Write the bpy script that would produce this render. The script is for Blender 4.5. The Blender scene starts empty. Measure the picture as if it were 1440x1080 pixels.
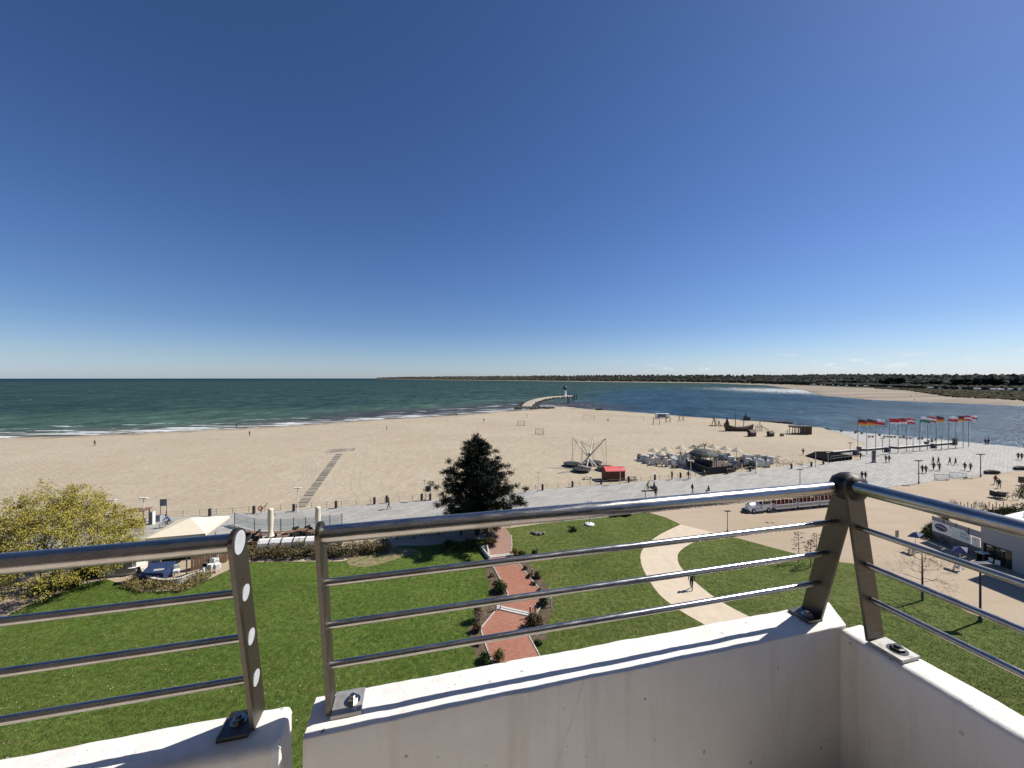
import bpy, bmesh, math, random
import numpy as np
from mathutils import Vector, Matrix, noise as mnoise
random.seed(7); rng = np.random.default_rng(7)
R = math.radians; PI = math.pi
SC = bpy.context.scene; COL = SC.collection

# ---------------------------------------------------------------- camera
H, FPX, CX, HY = 20.0, 530.0, 720.0, 532.0     # eye height; focal length, centre and horizon in photo pixels
cam = bpy.data.cameras.new('camera'); co = bpy.data.objects.new('camera', cam); COL.objects.link(co)
co.location = (0, 0, H); co.rotation_euler = (R(90), 0, 0)
cam.sensor_width = 36; cam.lens = 36*FPX/1440; cam.shift_y = -(540-HY)/1440
cam.clip_start = 0.05; cam.clip_end = 90000
SC.camera = co
# ---------------------------------------------------------------- sky and sun
SUN_EL, SUN_HEAD = R(47), R(13.93+4.6)           # heading: angle from +X towards +Y
sdir = Vector((math.cos(SUN_EL)*math.cos(SUN_HEAD), math.cos(SUN_EL)*math.sin(SUN_HEAD), math.sin(SUN_EL)))
w = bpy.data.worlds.new('World'); SC.world = w; w.use_nodes = True
nt = w.node_tree; nt.nodes.clear()
wo = nt.nodes.new('ShaderNodeOutputWorld'); bg = nt.nodes.new('ShaderNodeBackground')
sky = nt.nodes.new('ShaderNodeTexSky'); sky.sky_type = 'NISHITA'; sky.sun_disc = False
sky.sun_elevation = SUN_EL; sky.sun_rotation = PI/2-SUN_HEAD
sky.altitude = 0; sky.air_density = 1.0; sky.dust_density = 0.35; sky.ozone_density = 4.0
bg.inputs[1].default_value = 0.061
# low cumulus over the far shore, by direction
def N(t, **k):
    n = nt.nodes.new(t)
    for a, b in k.items(): setattr(n, a, b)
    return n
L = nt.links.new
tc = N('ShaderNodeTexCoord'); sep = N('ShaderNodeSeparateXYZ'); L(tc.outputs['Generated'], sep.inputs[0])
mp = N('ShaderNodeMapping'); mp.inputs['Scale'].default_value = (26, 26, 95); mp.inputs['Location'].default_value = (3.1, 1.7, .4)
L(tc.outputs['Generated'], mp.inputs[0])
nz = N('ShaderNodeTexNoise'); nz.inputs['Scale'].default_value = 1; nz.inputs['Detail'].default_value = 6; nz.inputs['Roughness'].default_value = .6
L(mp.outputs[0], nz.inputs[0])
r1 = N('ShaderNodeMapRange'); r1.inputs[1].default_value = .57; r1.inputs[2].default_value = .68; L(nz.outputs[0], r1.inputs[0])
lo = N('ShaderNodeMapRange', interpolation_type='SMOOTHSTEP'); lo.inputs[1].default_value = .013; lo.inputs[2].default_value = .024; L(sep.outputs[2], lo.inputs[0])
hi = N('ShaderNodeMapRange', interpolation_type='SMOOTHSTEP'); hi.inputs[1].default_value = .058; hi.inputs[2].default_value = .032; L(sep.outputs[2], hi.inputs[0])
az = N('ShaderNodeMapRange', interpolation_type='SMOOTHSTEP'); az.inputs[1].default_value = .22; az.inputs[2].default_value = .42; L(sep.outputs[0], az.inputs[0])
def mul(a, b):
    m = N('ShaderNodeMath', operation='MULTIPLY'); L(a, m.inputs[0])
    if isinstance(b, (int, float)): m.inputs[1].default_value = b
    else: L(b, m.inputs[1])
    return m.outputs[0]
cm = mul(mul(mul(r1.outputs[0], lo.outputs[0]), mul(hi.outputs[0], az.outputs[0])), .8)
hsv = N('ShaderNodeHueSaturation'); hsv.inputs['Saturation'].default_value = 1.08; L(sky.outputs[0], hsv.inputs['Color'])
# clear cold spring air: the low band of the sky is blue white rather than yellow
lowb = N('ShaderNodeValToRGB'); e_ = lowb.color_ramp.elements
for p_, c_ in ((.05, (1.0, 1.10, 1.40)), (.12, (.87, .97, 1.24)), (.26, (.84, .93, 1.21)), (.45, (.76, .86, 1.13))): e_.new(p_).color = (*c_, 1)
e_[0].position = 0; e_[0].color = (1.05, 1.24, 1.80, 1); e_[-1].position = .75; e_[-1].color = (.68, .80, 1.0, 1)
L(sep.outputs[2], lowb.inputs[0]); tin = N('ShaderNodeMixRGB', blend_type='MULTIPLY'); tin.inputs[0].default_value = 1; L(hsv.outputs[0], tin.inputs[1]); L(lowb.outputs[0], tin.inputs[2])
mx = N('ShaderNodeMixRGB'); L(cm, mx.inputs[0]); L(tin.outputs[0], mx.inputs[1]); mx.inputs[2].default_value = (11, 11.2, 11.6, 1)
L(mx.outputs[0], bg.inputs[0]); L(bg.outputs[0], wo.inputs[0])
sl = bpy.data.lights.new('sun', 'SUN'); sl.energy = 4.9; sl.angle = R(.5); sl.color = (1, .95, .87)
so = bpy.data.objects.new('sun', sl); COL.objects.link(so); so.rotation_euler = sdir.to_track_quat('Z', 'Y').to_euler(); so.location = (60, 20, 90)
SC.view_settings.view_transform = 'Standard'; SC.view_settings.look = 'None'; SC.view_settings.gamma = 1
SC.view_settings.exposure = 0.36

# ---------------------------------------------------------------- helpers
def G(px, py, z=0.0):
    Y = (H-z)*FPX/(py-HY); return Vector(((px-CX)/FPX*Y, Y, z))
def xy(px, py, z=0.0):
    v = G(px, py, z); return (v.x, v.y)

MATS = {}
def new_mat(name):
    m = bpy.data.materials.new(name); m.use_nodes = True; m.node_tree.nodes.clear()
    t = m.node_tree; o = t.nodes.new('ShaderNodeOutputMaterial'); b = t.nodes.new('ShaderNodeBsdfPrincipled')
    t.links.new(b.outputs[0], o.inputs[0]); MATS[name] = m
    return m, t, b
def tex(t, kind, vec, **inp):
    n = t.nodes.new(kind)
    if vec is not None: t.links.new(vec, n.inputs['Vector'])
    for k, v in inp.items(): n.inputs[k].default_value = v
    return n
def mapped(t, scale=(1,1,1), rot=(0,0,0), obj=False):
    m = t.nodes.new('ShaderNodeMapping'); m.inputs['Scale'].default_value = scale; m.inputs['Rotation'].default_value = rot
    if obj: s = t.nodes.new('ShaderNodeTexCoord').outputs['Object']
    else: s = t.nodes.new('ShaderNodeNewGeometry').outputs['Position']
    t.links.new(s, m.inputs[0]); return m.outputs[0]
def ramp(t, fac, stops):
    r = t.nodes.new('ShaderNodeValToRGB'); e = r.color_ramp.elements
    while len(e) < len(stops): e.new(.5)
    for k, (p, c) in enumerate(stops):
        e[k].position = p; e[k].color = (*c, 1) if len(c) == 3 else c
    t.links.new(fac, r.inputs[0]); return r.outputs[0]
def mix(t, fac, a, b, mode='MIX'):
    m = t.nodes.new('ShaderNodeMixRGB'); m.blend_type = mode
    for k, v in enumerate((fac, a, b)):
        if isinstance(v, (int, float)): m.inputs[k].default_value = v
        elif isinstance(v, tuple): m.inputs[k].default_value = (*v, 1) if len(v) == 3 else v
        else: t.links.new(v, m.inputs[k])
    return m.outputs[0]
def mrange(t, v, a, b, c=0, d=1, smooth=False):
    m = t.nodes.new('ShaderNodeMapRange')
    if smooth: m.interpolation_type = 'SMOOTHSTEP'
    t.links.new(v, m.inputs[0])
    for k, x in enumerate((a, b, c, d)): m.inputs[k+1].default_value = x
    return m.outputs[0]
def bump(t, b, h, strength=.4, dist=.05):
    n = t.nodes.new('ShaderNodeBump'); n.inputs['Strength'].default_value = strength; n.inputs['Distance'].default_value = dist
    t.links.new(h, n.inputs['Height']); t.links.new(n.outputs[0], b.inputs['Normal']); return n
def plain(name, c, rough=.7, var=.18, scale=3.0, metal=0.0, bmp=0.0, obj=True, spec=.5):
    """a colour with soft mottling and a little roughness variation"""
    if name in MATS: return MATS[name]
    m, t, b = new_mat(name)
    v = mapped(t, obj=obj)
    n = tex(t, 'ShaderNodeTexNoise', v, Scale=scale, Detail=5, Roughness=.6)
    lo_ = tuple(max(0, x*(1-var)) for x in c); hi_ = tuple(min(1, x*(1+var)) for x in c)
    t.links.new(ramp(t, n.outputs[0], [(.3, lo_), (.7, hi_)]), b.inputs['Base Color'])
    t.links.new(mrange(t, n.outputs[0], .3, .7, max(0, rough-.08), min(1, rough+.08)), b.inputs['Roughness'])
    b.inputs['Metallic'].default_value = metal; b.inputs['Specular IOR Level'].default_value = spec
    if bmp: bump(t, b, n.outputs[0], bmp, .02)
    return m

class MB:
    """collects shapes into one mesh"""
    def __init__(s): s.v = []; s.f = []; s.m = []; s.k = 0
    def add(s, vs, fs, k=None):
        o = len(s.v); s.v += [tuple(x) for x in vs]; s.f += [tuple(i+o for i in f) for f in fs]
        s.m += [s.k if k is None else k]*len(fs); return s
    def box(s, c, d, rz=0.0, k=None, tilt=0.0):
        x, y, z = (q/2 for q in d); vs = []
        M = Matrix.Rotation(rz, 3, 'Z') @ Matrix.Rotation(tilt, 3, 'X')
        for a in (-1, 1):
            for b in (-1, 1):
                for e in (-1, 1): vs.append(M @ Vector((a*x, b*y, e*z)) + Vector(c))
        return s.add(vs, [(0,1,3,2),(4,6,7,5),(0,4,5,1),(2,3,7,6),(0,2,6,4),(1,5,7,3)], k)
    def tube(s, pts, r, n=8, k=None, cap=True):
        pts = [Vector(p) for p in pts]; rs = r if isinstance(r, (list, tuple)) else [r]*len(pts)
        vs = []; fs = []; u = None
        for i, p in enumerate(pts):
            d = (pts[min(i+1, len(pts)-1)]-pts[max(i-1, 0)]).normalized()
            if u is None: u = d.cross(Vector((0,0,1)) if abs(d.z) < .9 else Vector((1,0,0))).normalized()
            u = (u-d*u.dot(d)).normalized(); w_ = d.cross(u)
            for j in range(n):
                a = 2*PI*j/n; vs.append(p+(u*math.cos(a)+w_*math.sin(a))*rs[i])
        for i in range(len(pts)-1):
            for j in range(n):
                j2 = (j+1) % n; fs.append((i*n+j, i*n+j2, (i+1)*n+j2, (i+1)*n+j))
        if cap:                                   # ends get corners of their own, so smooth shading stays true along the tube
            q = len(vs); vs += vs[:n]+vs[-n:] if len(pts) > 1 else []
            fs += [tuple(range(q, q+n))[::-1], tuple(q+n+j for j in range(n))]
        return s.add(vs, fs, k)
    def lathe(s, prof, n=16, c=(0,0,0), k=None, a0=0.0):
        vs = []; fs = []
        for r, z in prof:
            for j in range(n):
                a = a0+2*PI*j/n; vs.append((c[0]+r*math.cos(a), c[1]+r*math.sin(a), c[2]+z))
        for i in range(len(prof)-1):
            for j in range(n):
                j2 = (j+1) % n; fs.append((i*n+j, i*n+j2, (i+1)*n+j2, (i+1)*n+j))
        q = len(vs); vs += vs[:n]+vs[-n:]; fs += [tuple(range(q, q+n))[::-1], tuple(q+n+j for j in range(n))]
        return s.add(vs, fs, k)
    def prism(s, poly, z0, z1, k=None):
        """upright prism over an x,y polygon (z1 may be one value per corner)"""
        n = len(poly); zt = z1 if isinstance(z1, (list, tuple)) else [z1]*n
        vs = [(x, y, z0) for x, y in poly]+[(x, y, zt[i]) for i, (x, y) in enumerate(poly)]
        fs = [tuple(range(n))[::-1], tuple(range(n, 2*n))]+[(i, (i+1) % n, n+(i+1) % n, n+i) for i in range(n)]
        return s.add(vs, fs, k)
    def slab(s, a, b, c, d, th, k=None):
        """four corners of a sheet, thickened downwards"""
        q = [Vector(p) for p in (a, b, c, d)]; nn = (q[1]-q[0]).cross(q[3]-q[0]).normalized()*th
        return s.add(q+[p-nn for p in q], [(0,1,2,3),(7,6,5,4),(0,4,5,1),(1,5,6,2),(2,6,7,3),(3,7,4,0)], k)
    def build(s, name, mats, parent=None, smooth=False, loc=None):
        me = bpy.data.meshes.new(name); me.from_pydata(s.v, [], s.f)
        for m in (mats if isinstance(mats, (list, tuple)) else [mats]): me.materials.append(m)
        if any(s.m): me.polygons.foreach_set('material_index', s.m)
        if smooth: me.polygons.foreach_set('use_smooth', [True]*len(me.polygons))
        me.update(); return link(name, me, parent, loc)
def link(name, me, parent=None, loc=None):
    o = bpy.data.objects.new(name, me); COL.objects.link(o)
    if parent: o.parent = parent
    if loc is not None: o.location = loc
    if smooth_fix(me): pass
    return o
def smooth_fix(me): return False
def tidy(o, angle=None):
    bm = bmesh.new(); bm.from_mesh(o.data); bmesh.ops.recalc_face_normals(bm, faces=bm.faces); bm.to_mesh(o.data); bm.free(); return o
def tag(o, label=None, cat=None, group=None, kind=None):
    if label: o['label'] = label
    if cat: o['category'] = cat
    if group: o['group'] = group
    if kind: o['kind'] = kind
    return o
def thing(name, label, cat, loc=(0,0,0), rz=0.0, group=None, scale=1.0):
    o = bpy.data.objects.new(name, None); COL.objects.link(o); o.empty_display_size = .2
    o.location = loc; o.rotation_euler = (0, 0, rz); o.scale = (scale,)*3
    return tag(o, label, cat, group)
def dup(root, loc, rz=0.0, label=None, group=None, scale=None):
    r = root.copy(); COL.objects.link(r); r.location = loc; r.rotation_euler = (0, 0, rz)
    if scale: r.scale = (scale,)*3
    if label: r['label'] = label
    if group: r['group'] = group
    for ch in list(root.children):
        c = ch.copy(); COL.objects.link(c); c.parent = r
        for g in list(ch.children):
            d = g.copy(); COL.objects.link(d); d.parent = c
    return r
def spline(pts, n=6, closed=False):
    P = [Vector(p) for p in pts]; out = []; m = len(P)
    for i in range(m if closed else m-1):
        if closed: a, b, c, d = P[(i-1) % m], P[i], P[(i+1) % m], P[(i+2) % m]
        else: a, b, c, d = P[max(i-1, 0)], P[i], P[i+1], P[min(i+2, m-1)]
        for j in range(n):
            t = j/n
            out.append(.5*((2*b)+(c-a)*t+(2*a-5*b+4*c-d)*t*t+(3*b-a-3*c+d)*t**3))
    if not closed: out.append(P[-1])
    return out
# ---------------------------------------------------------------- surface materials
def m_sand():
    m, t, b = new_mat('sand'); p = mapped(t)
    n1 = tex(t, 'ShaderNodeTexNoise', p, Scale=.035, Detail=5, Roughness=.6)
    n2 = tex(t, 'ShaderNodeTexNoise', p, Scale=1.3, Detail=8, Roughness=.72)
    n3 = tex(t, 'ShaderNodeTexNoise', mapped(t, (.25, 1.1, 1), (0, 0, R(24))), Scale=.5, Detail=6, Roughness=.65)
    c = ramp(t, n1.outputs[0], [(.3, (.375, .315, .225)), (.7, (.45, .385, .285))])
    c = mix(t, mrange(t, n2.outputs[0], .45, .60, 0, .45), c, (.275, .225, .16))
    n6 = tex(t, 'ShaderNodeTexNoise', mapped(t, (.55, .22, 1), (0, 0, R(-12))), Scale=1, Detail=7, Roughness=.85)
    c = mix(t, mrange(t, n6.outputs[0], .5, .64, 0, .42), c, (.25, .20, .14)); c = mix(t, mrange(t, n6.outputs[0], .46, .34, 0, .4), c, (.52, .46, .36))
    c = mix(t, mrange(t, n3.outputs[0], .56, .68, 0, .3), c, (.46, .405, .325))
    # raked tracks of a beach tractor
    w_ = tex(t, 'ShaderNodeTexWave', mapped(t, (1, 1, 1), (0, 0, R(-58))), Scale=.33, Distortion=7, Detail=2)
    w_.inputs['Detail Scale'].default_value = .12
    msk = mrange(t, tex(t, 'ShaderNodeTexNoise', p, Scale=.022, Detail=2).outputs[0], .5, .6)
    c = mix(t, mix(t, msk, (0, 0, 0), mrange(t, w_.outputs['Fac'], .55, .95, 0, .12)), c, (.24, .185, .125))
    # weed and wet sand along the water, by height of the beach
    g = t.nodes.new('ShaderNodeNewGeometry'); s = t.nodes.new('ShaderNodeSeparateXYZ'); t.links.new(g.outputs['Position'], s.inputs[0])
    n4 = tex(t, 'ShaderNodeTexNoise', mapped(t, (.3, 1, 1), (0, 0, R(28))), Scale=.28, Detail=6, Roughness=.7)
    band = t.nodes.new('ShaderNodeMath'); band.operation = 'MULTIPLY'
    t.links.new(mrange(t, s.outputs[2], -.12, -.35), band.inputs[0]); t.links.new(mrange(t, n4.outputs[0], .47, .6, 0, .75), band.inputs[1])
    c = mix(t, band.outputs[0], c, (.085, .06, .045))
    c = mix(t, mrange(t, s.outputs[2], -.5, -.74, 0, .8), c, (.12, .095, .075))
    t.links.new(c, b.inputs['Base Color']); b.inputs['Roughness'].default_value = .95; b.inputs['Specular IOR Level'].default_value = .15
    v = tex(t, 'ShaderNodeTexVoronoi', p, Scale=1.1)
    h = mix(t, .3, n2.outputs[0], v.outputs['Distance'])
    bump(t, b, h, .6, .22); return m
def m_gravel():
    m, t, b = new_mat('plaza_gravel'); p = mapped(t)
    n1 = tex(t, 'ShaderNodeTexNoise', p, Scale=.07, Detail=6, Roughness=.65)
    n2 = tex(t, 'ShaderNodeTexNoise', p, Scale=3.5, Detail=6, Roughness=.75)
    n3 = tex(t, 'ShaderNodeTexNoise', mapped(t, (.12, 1, 1), (0, 0, R(12))), Scale=.6, Detail=4)
    c = ramp(t, n1.outputs[0], [(.3, (.37, .295, .21)), (.7, (.45, .37, .28))])
    c = mix(t, mrange(t, n2.outputs[0], .4, .65, 0, .4), c, (.29, .215, .14))
    c = mix(t, mrange(t, n3.outputs[0], .5, .68, 0, .3), c, (.32, .245, .165))
    t.links.new(c, b.inputs['Base Color']); b.inputs['Roughness'].default_value = .92; b.inputs['Specular IOR Level'].default_value = .2
    bump(t, b, n2.outputs[0], .5, .05); return m
def m_paving():
    m, t, b = new_mat('promenade_paving'); p = mapped(t)
    br = tex(t, 'ShaderNodeTexBrick', mapped(t, (1, 1, 1), (0, 0, R(-37))), Scale=1.0)
    br.inputs['Brick Width'].default_value = 2.2; br.inputs['Row Height'].default_value = .62; br.inputs['Mortar Size'].default_value = .035
    br.inputs['Color1'].default_value = (.39, .375, .345, 1); br.inputs['Color2'].default_value = (.285, .275, .252, 1); br.inputs['Mortar'].default_value = (.19, .183, .168, 1)
    n1 = tex(t, 'ShaderNodeTexNoise', p, Scale=.09, Detail=6, Roughness=.6)
    n2 = tex(t, 'ShaderNodeTexNoise', mapped(t, (.3, 1.6, 1), (0, 0, R(-37))), Scale=.9, Detail=5, Roughness=.7)
    c = mix(t, mrange(t, n1.outputs[0], .35, .7, 0, .45), br.outputs['Color'], (.39, .375, .34))
    c = mix(t, mrange(t, n2.outputs[0], .5, .7, 0, .35), c, (.215, .208, .192))
    t.links.new(c, b.inputs['Base Color']); b.inputs['Roughness'].default_value = .8; b.inputs['Specular IOR Level'].default_value = .3
    bump(t, b, br.outputs['Fac'], -.25, .02); return m
def m_grass(name, a, bcol, worn, daisies):
    m, t, b = new_mat(name); p = mapped(t)
    n1 = tex(t, 'ShaderNodeTexNoise', p, Scale=.16, Detail=6, Roughness=.62)
    n2 = tex(t, 'ShaderNodeTexNoise', p, Scale=2.6, Detail=8, Roughness=.75)
    n3 = tex(t, 'ShaderNodeTexNoise', mapped(t, (.45, 1.2, 1), (0, 0, R(25))), Scale=1.0, Detail=5, Roughness=.7)
    c = ramp(t, n1.outputs[0], [(.32, a), (.68, bcol)])
    c = mix(t, mrange(t, n2.outputs[0], .45, .66, 0, .8), c, tuple(x*.4 for x in a)); c = mix(t, mrange(t, n2.outputs[0], .46, .3, 0, .5), c, tuple(x*1.75 for x in bcol))
    c = mix(t, mrange(t, n3.outputs[0], .56, .7, 0, worn), c, (.17, .155, .055))
    v = tex(t, 'ShaderNodeTexVoronoi', p, Scale=2.1)
    d = mrange(t, v.outputs['Distance'], .075, .055)
    pm = mrange(t, tex(t, 'ShaderNodeTexNoise', p, Scale=.33, Detail=4).outputs[0], .46, .62)
    mm = t.nodes.new('ShaderNodeMath'); mm.operation = 'MULTIPLY'; t.links.new(d, mm.inputs[0]); t.links.new(pm, mm.inputs[1])
    m2 = t.nodes.new('ShaderNodeMath'); m2.operation = 'MULTIPLY'; t.links.new(mm.outputs[0], m2.inputs[0]); m2.inputs[1].default_value = daisies
    c = mix(t, m2.outputs[0], c, (.62, .62, .5))
    t.links.new(c, b.inputs['Base Color']); b.inputs['Roughness'].default_value = .9; b.inputs['Specular IOR Level'].default_value = .12
    bump(t, b, n2.outputs[0], .9, .22); return m
def m_brick():
    m, t, b = new_mat('brick_paving'); p = mapped(t)
    br = tex(t, 'ShaderNodeTexBrick', mapped(t, (1, 1, 1), (0, 0, R(8))), Scale=1.0)
    br.inputs['Brick Width'].default_value = .3; br.inputs['Row Height'].default_value = .13; br.inputs['Mortar Size'].default_value = .014
    br.inputs['Color1'].default_value = (.40, .155, .098, 1); br.inputs['Color2'].default_value = (.30, .115, .075, 1); br.inputs['Mortar'].default_value = (.22, .15, .11, 1)
    n1 = tex(t, 'ShaderNodeTexNoise', p, Scale=.3, Detail=6, Roughness=.65)
    c = mix(t, mrange(t, n1.outputs[0], .45, .7, 0, .4), br.outputs['Color'], (.36, .20, .14))
    t.links.new(c, b.inputs['Base Color']); b.inputs['Roughness'].default_value = .85; b.inputs['Specular IOR Level'].default_value = .25
    bump(t, b, n1.outputs[0], .2, .03); return m
def m_wall():
    m, t, b = new_mat('white_masonry_paint'); p = mapped(t)
    n1 = tex(t, 'ShaderNodeTexNoise', p, Scale=2.2, Detail=6, Roughness=.6)
    n2 = tex(t, 'ShaderNodeTexNoise', p, Scale=85, Detail=4, Roughness=.6)
    n3 = tex(t, 'ShaderNodeTexNoise', mapped(t, (14, 14, 1.1)), Scale=1, Detail=5, Roughness=.6)
    c = ramp(t, n1.outputs[0], [(.3, (.67, .64, .605)), (.65, (.76, .74, .71))])
    c = mix(t, mrange(t, n3.outputs[0], .52, .78, 0, .42), c, (.46, .38, .30))
    # grit and lichen settle on the flat top
    gn = t.nodes.new('ShaderNodeNewGeometry'); sz = t.nodes.new('ShaderNodeSeparateXYZ'); t.links.new(gn.outputs['Normal'], sz.inputs[0])
    g1 = tex(t, 'ShaderNodeTexNoise', p, Scale=120, Detail=3, Roughness=.7); g2 = tex(t, 'ShaderNodeTexNoise', p, Scale=9, Detail=4)
    ga = t.nodes.new('ShaderNodeMath'); ga.operation = 'MULTIPLY'; t.links.new(mrange(t, g1.outputs[0], .62, .68, 0, .85), ga.inputs[0]); t.links.new(mrange(t, g2.outputs[0], .42, .6), ga.inputs[1])
    gb = t.nodes.new('ShaderNodeMath'); gb.operation = 'MULTIPLY'; t.links.new(ga.outputs[0], gb.inputs[0]); t.links.new(mrange(t, sz.outputs[2], .6, .9), gb.inputs[1])
    c = mix(t, gb.outputs[0], c, (.20, .16, .09))
    wv = tex(t, 'ShaderNodeTexNoise', p, Scale=30, Detail=3); vv = t.nodes.new('ShaderNodeVectorMath'); vv.operation = 'MULTIPLY_ADD'; t.links.new(wv.outputs['Color'], vv.inputs[0]); vv.inputs[1].default_value = (.03, .03, .03); t.links.new(p, vv.inputs[2])
    v = tex(t, 'ShaderNodeTexVoronoi', vv.outputs[0], Scale=17)
    sp = mrange(t, v.outputs['Distance'], .13, .07)
    pm = mrange(t, tex(t, 'ShaderNodeTexNoise', p, Scale=7, Detail=3).outputs[0], .52, .64, 0, .85)
    mm = t.nodes.new('ShaderNodeMath'); mm.operation = 'MULTIPLY'; t.links.new(sp, mm.inputs[0]); t.links.new(pm, mm.inputs[1])
    c = mix(t, mm.outputs[0], c, (.16, .14, .11))
    # thin cracks and lichen
    ck = tex(t, 'ShaderNodeTexVoronoi', mapped(t, (2.2, 2.2, 1.1)), Scale=1.0); ck.feature = 'DISTANCE_TO_EDGE'
    cmk = t.nodes.new('ShaderNodeMath'); cmk.operation = 'MULTIPLY'
    t.links.new(mrange(t, ck.outputs['Distance'], .003, .001), cmk.inputs[0]); t.links.new(mrange(t, n1.outputs[0], .58, .64, 0, .3), cmk.inputs[1])
    c = mix(t, cmk.outputs[0], c, (.22, .19, .16))
    t.links.new(c, b.inputs['Base Color']); b.inputs['Roughness'].default_value = .72; b.inputs['Specular IOR Level'].default_value = .3
    bump(t, b, mix(t, .4, n2.outputs[0], n1.outputs[0]), .35, .006); return m
def m_steel(name, c, rough, stain):
    m, t, b = new_mat(name); p = mapped(t)
    n1 = tex(t, 'ShaderNodeTexNoise', p, Scale=18, Detail=6, Roughness=.7)
    n2 = tex(t, 'ShaderNodeTexNoise', mapped(t, (5, 5, 60)), Scale=3, Detail=4, Roughness=.6)
    cc = mix(t, mrange(t, n1.outputs[0], .45, .7, 0, stain), c, (.17, .105, .06))
    t.links.new(cc, b.inputs['Base Color']); b.inputs['Metallic'].default_value = 1
    t.links.new(mrange(t, n2.outputs[0], .3, .7, rough-.07, rough+.1), b.inputs['Roughness'])
    bump(t, b, n1.outputs[0], .06, .002); return m
def m_sea():
    m, t, b = new_mat('sea_water'); p = mapped(t)
    a = t.nodes.new('ShaderNodeAttribute'); a.attribute_name = 'tint'
    d = t.nodes.new('ShaderNodeAttribute'); d.attribute_name = 'foam'
    sx = t.nodes.new('ShaderNodeSeparateXYZ'); t.links.new(d.outputs['Vector'], sx.inputs[0])
    al = mapped(t, (.05, .34, 1), (0, 0, R(-27)))         # stretched along the wave crests
    n1 = tex(t, 'ShaderNodeTexNoise', al, Scale=1, Detail=7, Roughness=.62)
    n2 = tex(t, 'ShaderNodeTexNoise', mapped(t, (.16, .5, 1), (0, 0, R(-14))), Scale=1, Detail=8, Roughness=.66)
    n3 = tex(t, 'ShaderNodeTexNoise', p, Scale=.012, Detail=5, Roughness=.6)
    c = mix(t, mrange(t, n2.outputs[0], .38, .62, 0, .7), a.outputs['Color'], mix(t, 1.0, a.outputs['Color'], (2.1, 2.0, 1.85), 'MULTIPLY'))
    c = mix(t, mrange(t, n3.outputs[0], .42, .62, 0, .6), c, mix(t, 1.0, c, (.5, .58, .74), 'MULTIPLY'))
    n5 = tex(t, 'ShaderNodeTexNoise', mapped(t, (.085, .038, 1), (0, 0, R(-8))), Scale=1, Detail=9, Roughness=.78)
    c = mix(t, 1.0, c, ramp(t, n5.outputs[0], [(.34, (.42, .46, .52)), (.5, (1, 1, 1)), (.64, (1.0, 1.0, 1.0)), (.68, (1.0, 1.0, 1.0))]), 'MULTIPLY'); c = mix(t, mrange(t, n5.outputs[0], .52, .66, 0, .6), c, mix(t, 1.0, c, (2.3, 2.15, 1.9), 'MULTIPLY'))  # dark and bright streaks in the colour stand in for wave slope shading
    # weed drifting close to the beach
    wd = t.nodes.new('ShaderNodeMath'); wd.operation = 'MULTIPLY'
    t.links.new(mrange(t, tex(t, 'ShaderNodeTexNoise', mapped(t, (.02, .11, 1), (0, 0, R(-30))), Scale=1, Detail=5).outputs[0], .36, .47, 0, .9), wd.inputs[0])
    t.links.new(sx.outputs[1], wd.inputs[1]); c = mix(t, wd.outputs[0], c, (.052, .045, .062))
    # breakers: threshold falls as the foam attribute rises
    fsp = tex(t, 'ShaderNodeTexNoise', mapped(t, (.3, .5, 1), (0, 0, R(-15))), Scale=1, Detail=7, Roughness=.7); n1o = mix(t, sx.outputs[2], n1.outputs[0], fsp.outputs[0])
    th = t.nodes.new('ShaderNodeMath'); th.operation = 'MULTIPLY_ADD'; t.links.new(sx.outputs[0], th.inputs[0]); th.inputs[1].default_value = .30; t.links.new(n1o, th.inputs[2])
    f1 = mrange(t, th.outputs[0], .74, .79)
    wc = tex(t, 'ShaderNodeTexNoise', mapped(t, (.09, .3, 1), (0, 0, R(-18))), Scale=1, Detail=6, Roughness=.7)
    wc2 = tex(t, 'ShaderNodeTexNoise', mapped(t, (.16, .05, 1), (0, 0, R(-8))), Scale=1, Detail=5, Roughness=.7); f2a = mrange(t, wc.outputs[0], .69, .735, 0, .9); f2b = mrange(t, wc2.outputs[0], .685, .72, 0, .8)
    f2m = t.nodes.new('ShaderNodeMath'); f2m.operation = 'MAXIMUM'; t.links.new(f2a, f2m.inputs[0]); t.links.new(f2b, f2m.inputs[1]); f2 = f2m.outputs[0]
    fm = t.nodes.new('ShaderNodeMath'); fm.operation = 'MAXIMUM'; t.links.new(f1, fm.inputs[0]); t.links.new(f2, fm.inputs[1])
    c = mix(t, fm.outputs[0], c, (.58, .60, .60))
    h = mix(t, .4, n2.outputs[0], tex(t, 'ShaderNodeTexNoise', mapped(t, (.5, 1.1, 1), (0, 0, R(-20))), Scale=1.2, Detail=5).outputs[0])
    bp = t.nodes.new('ShaderNodeBump'); bp.inputs['Strength'].default_value = 1; bp.inputs['Distance'].default_value = 1.1; t.links.new(h, bp.inputs['Height'])
    # choppy water seen low: mostly the water's own colour, a little of the sky off the wave faces
    df = t.nodes.new('ShaderNodeBsdfDiffuse'); gl = t.nodes.new('ShaderNodeBsdfGlossy'); ms = t.nodes.new('ShaderNodeMixShader'); gl.inputs['Roughness'].default_value = .22
    t.links.new(c, df.inputs['Color']); t.links.new(bp.outputs[0], df.inputs['Normal']); t.links.new(bp.outputs[0], gl.inputs['Normal'])
    t.links.new(mrange(t, fm.outputs[0], 0, 1, .065, .0), ms.inputs[0]); t.links.new(df.outputs[0], ms.inputs[1]); t.links.new(gl.outputs[0], ms.inputs[2])
    t.links.new(ms.outputs[0], [n for n in t.nodes if n.type == 'OUTPUT_MATERIAL'][0].inputs[0]); t.nodes.remove(b); return m
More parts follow.
